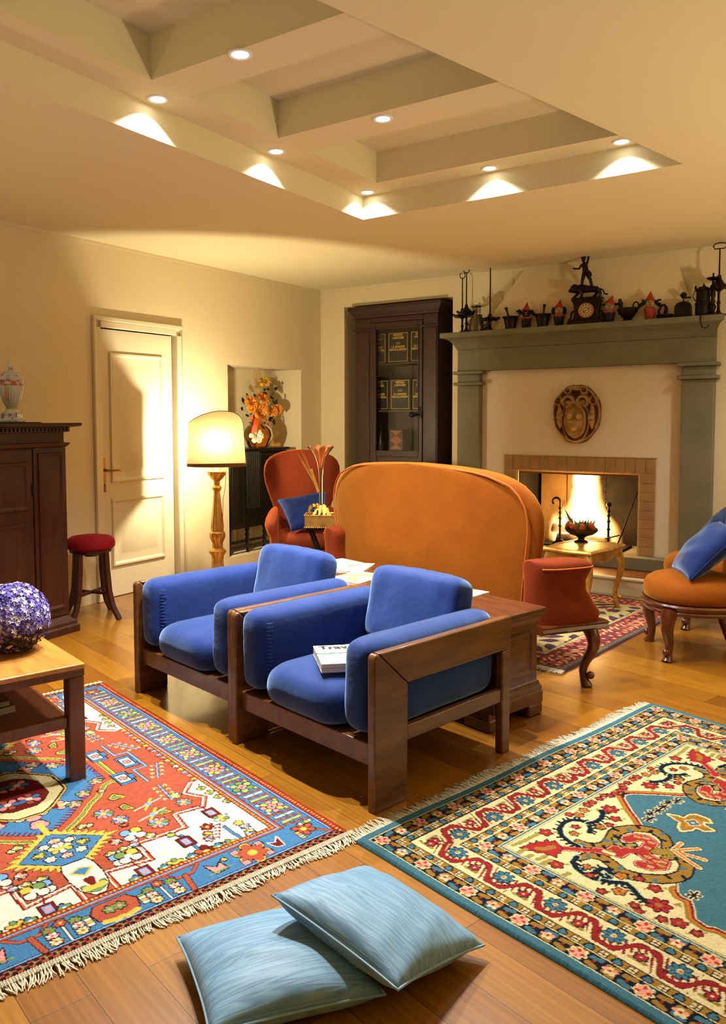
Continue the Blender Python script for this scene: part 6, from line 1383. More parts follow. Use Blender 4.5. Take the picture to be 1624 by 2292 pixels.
def rug_mesh(name, label, cat, O, ang, la, lb, col, thick, wavy, seed, m='rug'):
    """col: (na, nb, 3) colours on a regular grid, local x along a, local y along b"""
    na, nb = col.shape[:2]; A, B = np.meshgrid(np.linspace(0, la, na), np.linspace(0, lb, nb), indexing='ij')
    r = np.random.default_rng(seed); z = thick+r.normal(0, 0.0007, A.shape)
    e = np.minimum(np.minimum(A, la-A), np.minimum(B, lb-B)); ex = np.exp(-e/0.10)
    z += wavy*ex*(np.sin(A*9+1.0)*np.sin(B*7+0.5)*0.5+0.5); A = A+0.35*wavy*ex*np.sin(B*8+2); B = B+0.35*wavy*ex*np.sin(A*8+1)
    z = np.where(e < 1e-9, 0.001, z)
    dx, dy = la/(na-1), lb/(nb-1)
    co = np.stack([A, B, z], -1).reshape(-1, 3).astype(np.float32)
    i = np.arange(na*nb).reshape(na, nb); q = np.stack([i[:-1, :-1], i[1:, :-1], i[1:, 1:], i[:-1, 1:]], -1).reshape(-1, 4)
    me = bpy.data.meshes.new(name); me.vertices.add(len(co)); me.vertices.foreach_set('co', co.ravel())
    me.loops.add(q.size); me.loops.foreach_set('vertex_index', q.ravel().astype(np.int32)); me.polygons.add(len(q)); me.polygons.foreach_set('loop_start', np.arange(0, q.size, 4, dtype=np.int32))
    me.update(calc_edges=True); me.polygons.foreach_set('use_smooth', np.ones(len(q), bool))
    at = me.color_attributes.new('dye', 'FLOAT_COLOR', 'POINT'); c4 = np.ones((na*nb, 4), np.float32); c4[:, :3] = 0.76*col.reshape(-1, 3)*(1+r.normal(0, 0.11, (na*nb, 1))); at.data.foreach_set('color', np.clip(c4, 0, 1).ravel())
    me.materials.append(M[m])
    root = thing(name, label, cat, (O[0], O[1], 0.0005), ang)
    o = bpy.data.objects.new('pile', me); C.objects.link(o); o.parent = root
    return root
def unfold(c, both=True):
    c = np.concatenate([c, c[::-1][1:]], 0)
    return np.concatenate([c, c[:, ::-1][:, 1:]], 1)
def fringe(root, p0, p1, out, n, ln, th, seed, knots=False, net=False):
    """cotton fringe along the edge p0-p1, hanging out in direction out, lying on the floor"""
    r = random.Random(seed); P0, P1, D_ = Vector((*p0, 0)), Vector((*p1, 0)), Vector((*out, 0)); T = (P1-P0).normalized(); mb = MB()
    for k in range(n):
        s = (k+0.5)/n; base = P0.lerp(P1, s); sway = r.uniform(-0.018, 0.018)+0.012*math.sin(s*40); L = ln*r.uniform(0.75, 1.12)*(1+0.12*math.sin(s*23))
        z0 = 0.010; pts = [base+Vector((0, 0, z0))]
        for q in (0.3, 0.6, 0.85, 1.0):
            pts.append(base+D_*(L*q)+T*(sway*q*q+r.uniform(-0.003, 0.003))+Vector((0, 0, max(th, z0*(1-q)+r.uniform(0.0, 0.006)))))
        mb.tube(pts, [th, th, th*0.95, th*0.9, th*0.6], 4)
    if net:
        for row in (0.004, 0.012, 0.020):
            m_ = 2*n//2
            pts = [P0.lerp(P1, k/m_)+D_*(row+0.004*(1 if k % 2 else -1))+Vector((0, 0, 0.011+0.002*(k % 2))) for k in range(m_+1)]; mb.tube(pts, th*1.3, 4)
    else:
        mb.loft([[tuple(P0.lerp(P1, k/40)+D_*d+Vector((0, 0, z))) for d, z in ((-0.004, 0.001), (-0.004, 0.012), (0.030, 0.006), (0.034, 0.001))] for k in range(41)])
    return stuff(mb.build('fringe', 'fringe', root))

# ---------------------------------------------------------------- red and blue rug under the coffee table
RED, BLU, CRE, YEL, DRK, PNK, GRN, MAR, LBL = S(168, 80, 56), S(66, 118, 162), S(214, 212, 192), S(222, 176, 74), S(46, 22, 20), S(226, 142, 140), S(112, 140, 78), S(112, 26, 26), S(112, 160, 206)
ORG = S(206, 92, 44)
PALS = {0: [PNK, LBL, GRN, PNK], 1: [LBL, CRE, BLU, PNK], 2: [YEL, GRN, CRE], 3: [MAR, RED], 4: [PNK, MAR, PNK, CRE], 5: [CRE], 6: [GRN, YEL], 7: [CRE, YEL, S(200, 190, 120)], 8: [PNK], 9: [MAR, RED, MAR], 10: [YEL]}
LA, LB_ = 1.02, 0.815
cv = Canvas(LA, LB_, 0.0031, RED); A, B = cv.A, cv.B
# soft abrash in the red field
cv.c *= (1+0.10*np.sin(A*9+np.sin(B*6))*np.sin(B*5+1)+0.10*np.sin(A*140+3*np.sin(B*30))*np.sin(B*45+2*np.sin(A*20)))[..., None]
# white spandrel with stepped outline
wp = [tuple(p) for p in RUG['white']]; wpoly = [(0.18, 0.18), (0.69, 0.18)]+wp+[(0.18, 0.76)]
cv.stroke(wp, 0.020, MAR); cv.stroke(wp, 0.016, CRE); cv.stroke(wp, 0.009, ORG); cv.stroke(wp, 0.0045, CRE); cv.fill(wpoly, CRE)
cv.stroke(wp, 0.0035, MAR)
for (x, y, r, k) in RUG['wm']: cv.flower((x, y), r*0.72, PALS[k], 6 if k < 9 else 5, YEL, DRK)
for l in RUG['wb']: cv.stroke([tuple(p) for p in l], 0.008, DRK); cv.stroke([tuple(p) for p in l], 0.005, BLU)
for (x, y) in ((0.42, 0.30), (0.30, 0.47), (0.225, 0.66)):
    cv.fill([(x-0.03, y-0.022), (x+0.03, y-0.022), (x+0.03, y+0.022), (x-0.03, y+0.022)], MAR, DRK); cv.fill([(x-0.02, y-0.013), (x+0.02, y-0.013), (x+0.02, y+0.013), (x-0.02, y+0.013)], LBL); cv.fill([(x-0.011, y-0.007), (x+0.011, y-0.007), (x+0.011, y+0.007), (x-0.011, y+0.007)], PNK)
    cv.stroke([(x+0.03, y), (x+0.075, y+0.01), (x+0.085, y+0.035)], 0.0035, MAR)
for k in range(5):
    q = (0.335-0.018*k, 0.345+0.012*k); cv.stroke([q, (q[0]+0.022, q[1]+0.018), (q[0]+0.012, q[1]+0.028)], 0.003, MAR); cv.stroke([q, (q[0]-0.006, q[1]-0.028), (q[0]-0.016, q[1]-0.022)], 0.003, MAR)
for k in range(4):
    q = (0.46+0.05*k, 0.205+0.008*k); cv.flower(q, 0.016, [GRN, YEL], 4, MAR, DRK)
for k in range(4): cv.flower((0.205, 0.40+0.10*k), 0.020, [BLU, GRN], 4, CRE, DRK)
# medallion: central blue hexagon, bands, inner ivory panel
md = [(1.03, 0.452), (0.905, 0.452)]+[tuple(p) for p in RUG['med'][:6]]+[(0.628, 0.83)]
mpoly = md+[(1.03, 0.83)]
for w_, co in ((0.026, DRK), (0.0235, YEL), (0.017, DRK), (0.0155, GRN), (0.007, DRK), (0.0045, YEL)): cv.stroke(md, w_, co)
cv.fill(mpoly, BLU)
sl = cv.box(mpoly, 0.01); ins = cv.inside(mpoly, sl); dm = cv.dist(md, sl)
cv.put(ins & (dm < 0.030), MAR, sl); cv.put(ins & (dm < 0.026), RED, sl)
th_ = np.abs(((cv.A[sl]*1.0-cv.B[sl])*38) % 1.0-0.5); cv.put(ins & (dm < 0.03+0.055*th_) & (dm > 0.028) & (th_ > 0.28), MAR, sl)
for (x, y, r, k) in RUG['msl']: cv.flower((x, y), r, PALS[k], 4 if k != 8 else 3, YEL, DRK)
for (x, y) in ((0.93, 0.52), (1.0, 0.56), (0.86, 0.60), (0.80, 0.66)): cv.flower((x, y), 0.028, [PNK, GRN], 5, YEL, DRK)
inn = [(1.03, 0.635), (0.95, 0.64), (0.89, 0.69), (0.84, 0.735), (0.815, 0.77), (0.815, 0.83), (1.03, 0.83)]
cv.stroke(inn[:-1], 0.013, DRK); cv.stroke(inn[:-1], 0.010, YEL); cv.fill(inn, S(206, 190, 140)); cv.stroke(inn[:-1], 0.004, DRK)
inn2 = [(1.03, 0.70), (0.96, 0.70), (0.91, 0.735), (0.885, 0.77), (0.885, 0.83), (1.03, 0.83)]; cv.fill(inn2, MAR, DRK)
cv.flower((0.95, 0.775), 0.045, [RED, PNK, BLU], 6, CRE, DRK)
# notched bracket and white squares on the long side of the medallion
for (x, y) in ((0.885, 0.425), (1.02, 0.345)):
    sq = [(x-0.055, y-0.03), (x-0.02, y-0.03), (x-0.02, y-0.045), (x+0.02, y-0.045), (x+0.02, y-0.03), (x+0.055, y-0.03), (x+0.055, y+0.03), (x-0.055, y+0.03)]
    cv.fill(sq, BLU, DRK); cv.fill([(x-0.035, y-0.022), (x+0.035, y-0.022), (x+0.035, y+0.022), (x-0.035, y+0.022)], CRE, DRK); cv.flower((x, y), 0.016, [PNK], 5, MAR, DRK)
cv.stroke([(0.80, 0.36), (0.93, 0.36), (0.93, 0.30), (1.02, 0.30)], 0.008, DRK); cv.stroke([(0.80, 0.36), (0.93, 0.36), (0.93, 0.30), (1.02, 0.30)], 0.005, LBL)
# lozenge pendant with yellow saw edge
dc, dav, dbv = (0.52, 0.815), 0.124, 0.140
u1 = np.abs(A-dc[0])/dav+np.abs(B-dc[1])/dbv; tt_ = np.arctan2((B-dc[1])/dbv, (A-dc[0])/dav); saw = np.abs((tt_*5.1) % 1.0-0.5)*2
cv.put(u1 < 1.20+0.30*saw, DRK); cv.put(u1 < 1.16+0.28*saw, YEL); cv.put(u1 < 1.05, DRK); cv.put(u1 < 1.015, BLU)
for (x, y, r, k) in RUG['dfl']:
    if y > 0.83: y = 1.63-y
    cv.flower((x, y), r*0.72, PALS[k], 6, YEL, DRK)
cv.stroke([(dc[0]-0.22, 0.815), (dc[0]-0.13, 0.815)], 0.014, YEL); cv.stroke([(dc[0]+0.13, 0.815), (dc[0]+0.2, 0.815)], 0.010, YEL)
# white cup below the lozenge
cv.fill([(0.42, 0.775), (0.385, 0.765), (0.32, 0.762), (0.25, 0.772), (0.205, 0.80), (0.205, 0.83), (0.42, 0.83)], CRE, DRK)
cv.fill([(0.378, 0.82), (0.36, 0.785), (0.325, 0.82)], BLU, YEL, 0.008); cv.stroke([(0.262, 0.785), (0.24, 0.795), (0.226, 0.82)], 0.013, DRK); cv.stroke([(0.262, 0.785), (0.24, 0.795), (0.226, 0.82)], 0.010, GRN); cv.stroke([(0.25, 0.79), (0.25, 0.82)], 0.014, YEL); cv.stroke([(0.30, 0.808), (0.27, 0.815)], 0.011, MAR)
# scattered flowers
for (x, y, r, k) in RUG['lfl']:
    if y > 0.815: y = 1.63-y
    if x > LA: x = 2.04-x
    cv.flower((x, y), r*0.72, PALS[k], 8 if r > 0.03 else 5, YEL, DRK)
for (x, y, r, k) in RUG['bfly']:
    if y > 0.815: y = 1.63-y
    cv.flower((x, y), r, [YEL, LBL if k == 1 else GRN, CRE], 4, CRE, DRK, sq=1.0, rot=0.8)
for l in RUG['kite']: cv.fill([tuple(p) for p in l], YEL, DRK); c_ = np.mean(l, 0); cv.fill([tuple(c_+(np.array(p)-c_)*0.55) for p in l], GRN, DRK, 0.003)
for (p, q_) in (((0.60, 0.36), (0.74, 0.345)), ((0.80, 0.315), (0.93, 0.255))):
    cv.stroke([p, q_], 0.0055, DRK); cv.stroke([p, q_], 0.0035, LBL)
    for k in range(4):
        t = (k+0.5)/4; x, y = p[0]+(q_[0]-p[0])*t, p[1]+(q_[1]-p[1])*t
        for s in (-1, 1): cv.stroke([(x, y+s*0.014), (x+0.010, y+s*0.024), (x-0.006, y+s*0.026)], 0.0028, S(236, 190, 140))
for p in ((0.66, 0.42), (0.58, 0.44)):
    cv.stroke([p, (p[0]-0.07, p[1]+0.055)], 0.005, YEL); cv.stroke([(p[0]-0.02, p[1]-0.03), (p[0]-0.05, p[1]+0.09)], 0.003, CRE); cv.disk((p[0]-0.035, p[1]+0.028), 0.012, LBL)
rr = random.Random(4)
for k in range(26): cv.disk((0.62+rr.uniform(0, 0.4), 0.215+0.01*rr.random()), 0.004, MAR)
# little triangles along the side guard
for k in range(9):
    x = 0.70+k*0.037; cv.fill([(x-0.016, 0.196), (x+0.016, 0.196), (x, 0.225)], [YEL, PNK, LBL, YEL, CRE, GRN][k % 6], DRK, 0.003)
# borders: distance from the edge d, running coordinate s
d = np.minimum(A, B); endb = A < B; s_ = np.where(endb, B, A); bd = d < 0.200
cv.put(bd, RED); cv.put((d < 0.032), np.array(S(150, 40, 26))); cv.put((d < 0.030) & (d > 0.006) & (np.abs((s_*62) % 1-0.5) < 0.2) & (np.abs(d-0.018) < 0.004), YEL)
cv.put(endb & (d < 0.034), DRK); cv.put(endb & (d < 0.030) & (((s_*32+np.floor(d*90)*0.5) % 1) < 0.55) & (np.abs(((d*90) % 1)-0.5) < 0.36), RED); cv.put(endb & (d < 0.032) & (((s_*32+0.6) % 1) < 0.2) & (d > 0.012) & (d < 0.022), GRN)
for lo, hi, co in ((0.032, 0.036, DRK), (0.036, 0.041, LBL), (0.041, 0.044, DRK), (0.044, 0.160, BLU), (0.160, 0.164, DRK), (0.164, 0.172, RED), (0.172, 0.178, LBL), (0.178, 0.181, DRK), (0.181, 0.197, S(170, 50, 30)), (0.197, 0.2, DRK)): cv.put((d >= lo) & (d < hi), co)
cv.put((d > 0.184) & (d < 0.195) & (np.abs((s_*70) % 1-0.5) < 0.22), YEL)
side = (~endb) & (d > 0.044) & (d < 0.160)
for k in range(10):
    s0 = 0.215+k*0.202        # cross bars in pairs, slim fish between, flower in the open panel
    for off in (-0.044, 0.0, 0.044):
        m1 = side & (np.abs(s_-s0-off-0.10*(d-0.1)) < 0.0058); cv.put(m1, DRK); cv.put(side & (np.abs(s_-s0-off-0.10*(d-0.1)) < 0.0036), RED)
    if s0-0.032 < LA:
        for off, c1 in ((-0.022, YEL), (0.022, CRE)):
            q0 = (s0+off, 0.065); q1 = (s0+off, 0.140); cv.stroke([q0, q1], 0.0080, DRK); cv.stroke([q0, q1], 0.0055, c1); cv.disk(((s0+off), 0.10), 0.0055, GRN)
    x0 = s0+0.101
    if x0 < LA+0.03:
        cs = [[PNK, YEL, PNK, S(226, 200, 110)], [GRN, S(150, 176, 100)], [YEL, PNK, PNK, YEL]][k % 3]
        cv.flower((x0, 0.102), 0.047, cs, 8 if k % 3 != 1 else 6, RED, DRK); cv.flower((x0, 0.102), 0.02, [PNK], 4, MAR, DRK)
        for q in (-0.038, 0.038): cv.fill([(x0+q-0.008, 0.058), (x0+q+0.008, 0.058), (x0+q+0.008, 0.07), (x0+q-0.008, 0.07)], YEL, DRK, 0.003); cv.fill([(x0+q-0.008, 0.134), (x0+q+0.008, 0.134), (x0+q+0.008, 0.146), (x0+q-0.008, 0.146)], CRE, DRK, 0.003)
# corner and end border motifs
c0 = (0.105, 0.105); cv.put((A < 0.160) & (B < 0.160) & (d > 0.044), BLU)
cv.stroke([(0.04, 0.04), (0.085, 0.085)], 0.008, DRK); cv.stroke([(0.04, 0.04), (0.085, 0.085)], 0.005, RED); cv.flower((0.112, 0.112), 0.042, [RED], 6, YEL, DRK)
for k in range(4): cv.fill([(0.06+k*0.013, 0.138), (0.072+k*0.013, 0.138), (0.072+k*0.013, 0.154), (0.06+k*0.013, 0.154)], [YEL, CRE, PNK, YEL][k], DRK, 0.003); cv.fill([(0.138, 0.055+k*0.013), (0.154, 0.055+k*0.013), (0.154, 0.067+k*0.013), (0.138, 0.067+k*0.013)], [CRE, YEL, GRN, CRE][k], DRK, 0.003)
cv.fill([(0.07, 0.225), (0.13, 0.215), (0.10, 0.24), (0.115, 0.262), (0.075, 0.25)], MAR, CRE, 0.004)
def end_star(y):
    cv.flower((0.100, y), 0.066, [YEL], 6, None, DRK, rot=0.0); cv.flower((0.100, y), 0.059, [RED], 6, YEL, None, rot=0.0)
    for q in range(4): a = PI/4+q*PI/2; c_ = (0.10+0.052*math.cos(a), y+0.066*math.sin(a)); cv.fill([(c_[0]-0.011, c_[1]-0.012), (c_[0]+0.011, c_[1]-0.012), (c_[0]+0.011, c_[1]+0.012), (c_[0]-0.011, c_[1]+0.012)], PNK, DRK, 0.003)
end_star(0.335)
cv.fill([(0.075, 0.445), (0.12, 0.45), (0.10, 0.47), (0.13, 0.50), (0.07, 0.49)], PNK, DRK); cv.stroke([(0.08, 0.43), (0.075, 0.51)], 0.004, GRN); cv.flower((0.125, 0.43), 0.010, [YEL], 4, None, DRK)
cv.stroke([(0.16, 0.51), (0.125, 0.545), (0.125, 0.60), (0.16, 0.63)], 0.008, DRK); cv.stroke([(0.16, 0.51), (0.125, 0.545), (0.125, 0.60), (0.16, 0.63)], 0.0055, RED); cv.stroke([(0.125, 0.572), (0.044, 0.585)], 0.011, DRK); cv.stroke([(0.125, 0.572), (0.044, 0.585)], 0.008, RED)
cv.stroke([(0.13, 0.662), (0.046, 0.662)], 0.0055, DRK); cv.stroke([(0.13, 0.662), (0.046, 0.662)], 0.0035, CRE); cv.flower((0.140, 0.662), 0.018, [RED], 6, YEL, DRK)
for q, sg in ((0, 1), (0, -1)):
    for k, (x, co) in enumerate(((0.125, GRN), (0.095, PNK), (0.065, YEL))): cv.flower((x, 0.662+sg*0.038), 0.0185, [co, CRE if k else GRN], 7, RED, DRK)
cv.fill([(0.150, 0.83), (0.150, 0.765), (0.115, 0.745), (0.075, 0.752), (0.05, 0.79), (0.062, 0.83)], RED, DRK); cv.stroke([(0.06, 0.765), (0.05, 0.80), (0.06, 0.83)], 0.010, YEL); cv.flower((0.11, 0.80), 0.020, [GRN], 6, PNK, DRK)
for k in range(4): cv.fill([(0.07+k*0.014, 0.722), (0.082+k*0.014, 0.722), (0.082+k*0.014, 0.74), (0.07+k*0.014, 0.74)], [CRE, YEL, CRE, GRN][k], DRK, 0.003)
rgl = rug_mesh('red_rug', 'red and blue geometric rug with white fringe under the coffee table', 'rug', RUG['OL'], math.radians(164.0), 2.04, 1.63, unfold(cv.c)[:, ::1], 0.011, 0.004, 1)
fringe(rgl, (0, 0.0), (0, 1.63), (-1, 0), 430, 0.058, 0.0024, 3, net=True); fringe(rgl, (2.04, 0.0), (2.04, 1.63), (1, 0), 140, 0.02, 0.0022, 4, net=True)

# ---------------------------------------------------------------- cream and teal rug
CR2, GLD, MA2, NAV, TEA, PK2, OR2, OLV, MNT = S(214, 196, 144), S(146, 110, 42), S(146, 36, 36), S(22, 24, 38), S(64, 108, 122), S(226, 150, 126), S(204, 112, 46), S(146, 132, 66), S(160, 190, 164)
RA, RB2 = 1.0, 1.30
cv = Canvas(RA, RB2, 0.0036, CR2); A, B = cv.A, cv.B
T_ = lambda l: [tuple(p) for p in l]
# blue centre with stepped outline
edge_ = [(1.01, 0.425)]+T_(RUG['blue_a'])+[(0.80, 0.66), (0.70, 0.80)]+T_(RUG['blue_b'])+[(0.45, 1.1), (0.44, 1.31)]
bpoly = edge_+[(1.01, 1.31)]
tip1 = [(1.01, 0.40)]+T_(RUG['blue_a'])[:4]; tip2 = T_(RUG['blue_b'])[3:]+[(0.44, 1.15), (0.43, 1.31)]
for tp in (tip1, tip2): cv.stroke(tp, 0.030, GLD); cv.stroke(tp, 0.019, OR2); cv.stroke(tp, 0.014, MA2); cv.stroke(tp, 0.008, NAV)
cv.stroke(edge_, 0.008, NAV); cv.stroke(edge_, 0.0045, CR2); cv.fill(bpoly, TEA)
def scroll(pts, w, inner, dark=NAV):
    n = len(pts); P_ = T_(pts)
    fine = [(P_[i][0]+(P_[i+1][0]-P_[i][0])*t, P_[i][1]+(P_[i+1][1]-P_[i][1])*t) for i in range(n-1) for t in np.linspace(0, 1, 5, endpoint=False)]+[P_[-1]]
    N = len(fine); ws = [w*(0.35+0.65*math.sin(PI*(0.12+0.80*i/N))) for i in range(N)]
    for i in range(N-1): cv.stroke(fine[i:i+2], ws[i]+0.0065, dark)
    for i in range(N-1): cv.stroke(fine[i:i+2], ws[i], inner)
    for i in range(3, N-3, 5):
        a, b = fine[i], fine[i+1]; dx, dy = b[0]-a[0], b[1]-a[1]; L = math.hypot(dx, dy)+1e-9; sg = 1 if (i//5) % 2 else -1
        cv.stroke([(a[0]+sg*dy/L*ws[i]*0.9, a[1]-sg*dx/L*ws[i]*0.9), (a[0]+sg*dy/L*ws[i]*0.15+dx*0.6, a[1]-sg*dx/L*ws[i]*0.15+dy*0.6)], 0.0065, TEA if (i//5) % 3 == 0 else dark)
scroll(RUG['scroll2'], 0.0205, GLD); scroll(RUG['scroll1'], 0.019, GLD); scroll(RUG['scroll1b'], 0.011, OLV)
for l in ('dk1', 'dk2', 'dk3', 'dk4', 'dk5'):
    P_ = T_(RUG[l]); cv.stroke(P_, 0.0125, MNT); cv.stroke(P_, 0.009, NAV)
    for i in range(len(P_)-1):
        for t in (0.2, 0.7):
            a = (P_[i][0]+(P_[i+1][0]-P_[i][0])*t, P_[i][1]+(P_[i+1][1]-P_[i][1])*t); dx, dy = P_[i+1][0]-P_[i][0], P_[i+1][1]-P_[i][1]; L = math.hypot(dx, dy)+1e-9
            cv.stroke([a, (a[0]-dy/L*0.020-dx/L*0.008, a[1]+dx/L*0.020-dy/L*0.008)], 0.0045, NAV)
for l, w_ in (('stem', 0.008), ('stem2', 0.013), ('arm1', 0.0165), ('arm2', 0.0165)): cv.stroke(T_(RUG[l]), w_+0.009, NAV); cv.stroke(T_(RUG[l]), w_+0.0055, PK2)
for l, w_ in (('stem', 0.008), ('stem2', 0.013), ('arm1', 0.0165), ('arm2', 0.0165)): cv.stroke(T_(RUG[l]), w_+0.002, S(160, 46, 40))
for l in ('arm1', 'arm2'):
    for p in T_(RUG[l])[1:-1:1]: cv.flower(p, 0.013, [GLD, PK2], 5, None, None)
cv.flower((RUG['stem2'][1][0], RUG['stem2'][1][1]), 0.022, [GLD, CR2], 4, CR2, MA2)
fa = T_(RUG['fan']); cv.stroke(fa, 0.022, NAV); cv.stroke(fa, 0.018, GLD)
for t in np.linspace(0.1, 0.9, 5): q = (fa[0][0]+(fa[1][0]-fa[0][0])*t, fa[0][1]+(fa[1][1]-fa[0][1])*t); cv.stroke([(q[0]-0.02, q[1]+0.02), (q[0]+0.02, q[1]-0.02)], 0.003, OLV)
for l in RUG['petals']: P_ = T_(l); cv.stroke(P_, 0.0125, NAV); cv.stroke(P_, 0.0100, CR2); cv.stroke(P_, 0.0045, OR2)
cv.fill(T_(RUG['palm']), S(160, 40, 40), NAV, 0.004); cv.stroke(T_(RUG['palmc']), 0.010, GLD)
for i, (x, y, r, k) in enumerate([(f[0], f[1], f[2], f[3]) if not isinstance(f[0], list) else (*f[0], f[1], f[2]) for f in RUG['fl']]):
    if x > 1.0: x = 2.0-x
    r = max(0.014, r*1.25); cv.flower((x, y), r, [S(160, 40, 40)] if k == 0 else [OR2, GLD], 7 if r > 0.025 else 5, GLD if k == 0 else S(160, 40, 40), NAV, rot=i*0.7)
    cv.fill([(x+r*0.9, y+r*0.6), (x+r*1.7, y+r*1.0), (x+r*1.1, y+r*1.4)], OLV); cv.fill([(x-r*0.9, y-r*0.7), (x-r*1.7, y-r*0.8), (x-r*1.2, y-r*1.4)], OLV)
for l in RUG['lv']: cv.stroke(T_(l), 0.0085, OLV)
rr = random.Random(6)
for k in range(90):    # small fillers in the cream field
    x, y = rr.uniform(0.40, 1.0), rr.uniform(0.37, 1.3); i, j = min(cv.na-1, int(x/RA*(cv.na-1))), min(cv.nb-1, int(y/RB2*(cv.nb-1)))
    i0, i1, j0, j1 = max(0, i-7), i+8, max(0, j-7), j+8
    if np.abs(cv.c[i0:i1, j0:j1]-np.array(CR2[:3])).max() < 0.01: cv.flower((x, y), rr.uniform(0.010, 0.016), [[S(160, 40, 40)], [OR2], [OLV], [GLD]][k % 4], 4, None, None)
for p in RUG['spr']:
    p = tuple(p)
    if p[0] > 1: p = (2-p[0], p[1])
    for a in np.linspace(0, 2*PI, 6, endpoint=False): cv.stroke([p, (p[0]+0.026*math.cos(a), p[1]+0.018*math.sin(a))], 0.0062, CR2)
    for a in np.linspace(0, 2*PI, 6, endpoint=False): cv.stroke([p, (p[0]+0.024*math.cos(a), p[1]+0.016*math.sin(a))], 0.0038, NAV)
# borders
d = np.minimum(A, B); ea = A < B; s_ = np.where(ea, B, A); per = 0.187; ph = np.where(ea, 0.276-per, 0.300-per)
cv.put(d < 0.352, CR2)
for lo, hi, co in ((0, 0.030, TEA), (0.030, 0.034, CR2), (0.034, 0.094, NAV), (0.094, 0.098, CR2), (0.098, 0.126, GLD), (0.126, 0.130, NAV), (0.130, 0.245, CR2), (0.245, 0.249, NAV), (0.249, 0.277, GLD), (0.277, 0.281, CR2), (0.281, 0.336, NAV), (0.336, 0.340, CR2), (0.340, 0.347, TEA), (0.347, 0.352, CR2), (0.352, 0.355, OLV)): cv.put((d >= lo) & (d < hi), co)
def place(dd, s0, fn):
    for end in (0, 1):
        k = 0
        while True:
            s1 = s0(end, k); k += 1
            if s1 > (RB2 if end else RA)+0.05: break
            if s1 < dd-0.005: continue
            fn((dd, s1) if end else (s1, dd), end, k)
# dark guards: red blossoms, gold leaves and pale buds
for dd, hw in ((0.064, 0.028), (0.309, 0.026)):
    st = per/2
    place(dd, lambda e, k, st=st: (dd if k == 0 else dd)+k*per*0.5, lambda p, e, k: (cv.flower(p, 0.024, [S(176, 52, 48), PK2], 7, PK2, CR2)) if k % 2 else (cv.flower(p, 0.022, [CR2, PK2], 5, MA2, None)))
    def leaf(p, e, k):
        dx, dy = ((0, 1) if e else (1, 0)); nx, ny = dy, dx
        for s in (-1, 1):
            c_ = (p[0]+nx*0.014*s, p[1]+ny*0.014*s); cv.stroke([(c_[0]-dx*0.010, c_[1]-dy*0.010), (c_[0]+dx*0.012+nx*0.005*s, c_[1]+dy*0.012+ny*0.005*s)], 0.0088, GLD if (k+s) % 3 else TEA)
        cv.disk(p, 0.005, MA2)
    place(dd, lambda e, k: dd+per*0.25+k*per*0.25, lambda p, e, k: leaf(p, e, k) if True else None)
    place(dd, lambda e, k: dd+k*per*0.5, lambda p, e, k: (cv.flower(p, 0.023, [S(176, 52, 48), PK2], 7, PK2, CR2)) if k % 2 else (cv.flower(p, 0.019, [CR2, PK2], 5, MA2, None)))
# gold bands: four-dot crosses and blue buds
for dd in (0.112, 0.263):
    def bit(p, e, k):
        if k % 2:
            cv.fill([(p[0]-0.013, p[1]-0.013), (p[0]+0.013, p[1]-0.013), (p[0]+0.013, p[1]+0.013), (p[0]-0.013, p[1]+0.013)], NAV)
            for ox in (-1, 1):
                for oy in (-1, 1): cv.disk((p[0]+ox*0.0062, p[1]+oy*0.0062), 0.0050, CR2)
            cv.disk(p, 0.0028, MA2)
        else: cv.flower(p, 0.012, [TEA], 3, None, NAV)
    place(dd, lambda e, k: dd+k*0.0415, bit)
# meander in the main border
s2 = (s_-ph)/per; wv_ = np.tanh(1.7*np.cos(2*PI*s2))/np.tanh(1.7); dcen = 0.188-0.037*wv_
sl_ = 1/np.sqrt(1+(0.037*2*PI/per*1.6*np.sin(2*PI*s2))**2); dist_ = np.abs(d-dcen)*sl_
mnd = (d > 0.131) & (d < 0.244); teeth = np.abs((s_*52+d*20) % 1-0.5)
sideo = np.where(wv_*(d-dcen) > 0, 1, -1)
cv.put(mnd & (dist_ < 0.0085+0.016*(teeth < 0.22)*(sideo > 0)), NAV); cv.put(mnd & (dist_ < 0.0065+0.016*(teeth < 0.17)*(sideo > 0)), S(140, 34, 34))
place(0.205, lambda e, k: (0.276 if e else 0.300)+k*per, lambda p, e, k: (cv.flower(p, 0.036, [GLD], 8, None, None), cv.flower(p, 0.032, [TEA, S(58, 108, 130)], 8, CR2, NAV), cv.disk(p, 0.006, OR2)))
def bud(p, e, k):
    dx, dy = ((0, 1) if e else (1, 0)); nx, ny = dy, dx
    cv.stroke([(p[0]-dx*0.02, p[1]-dy*0.02), (p[0]+dx*0.02, p[1]+dy*0.02)], 0.008, OLV); cv.disk((p[0]+dx*0.02, p[1]+dy*0.02), 0.006, GLD); cv.flower((p[0]+nx*0.018-dx*0.005, p[1]+ny*0.018), 0.017, [S(160, 40, 40)], 6, CR2, NAV)
place(0.160, lambda e, k: (0.276 if e else 0.300)+per/2+(k-1)*per, bud)
full = unfold(cv.c)
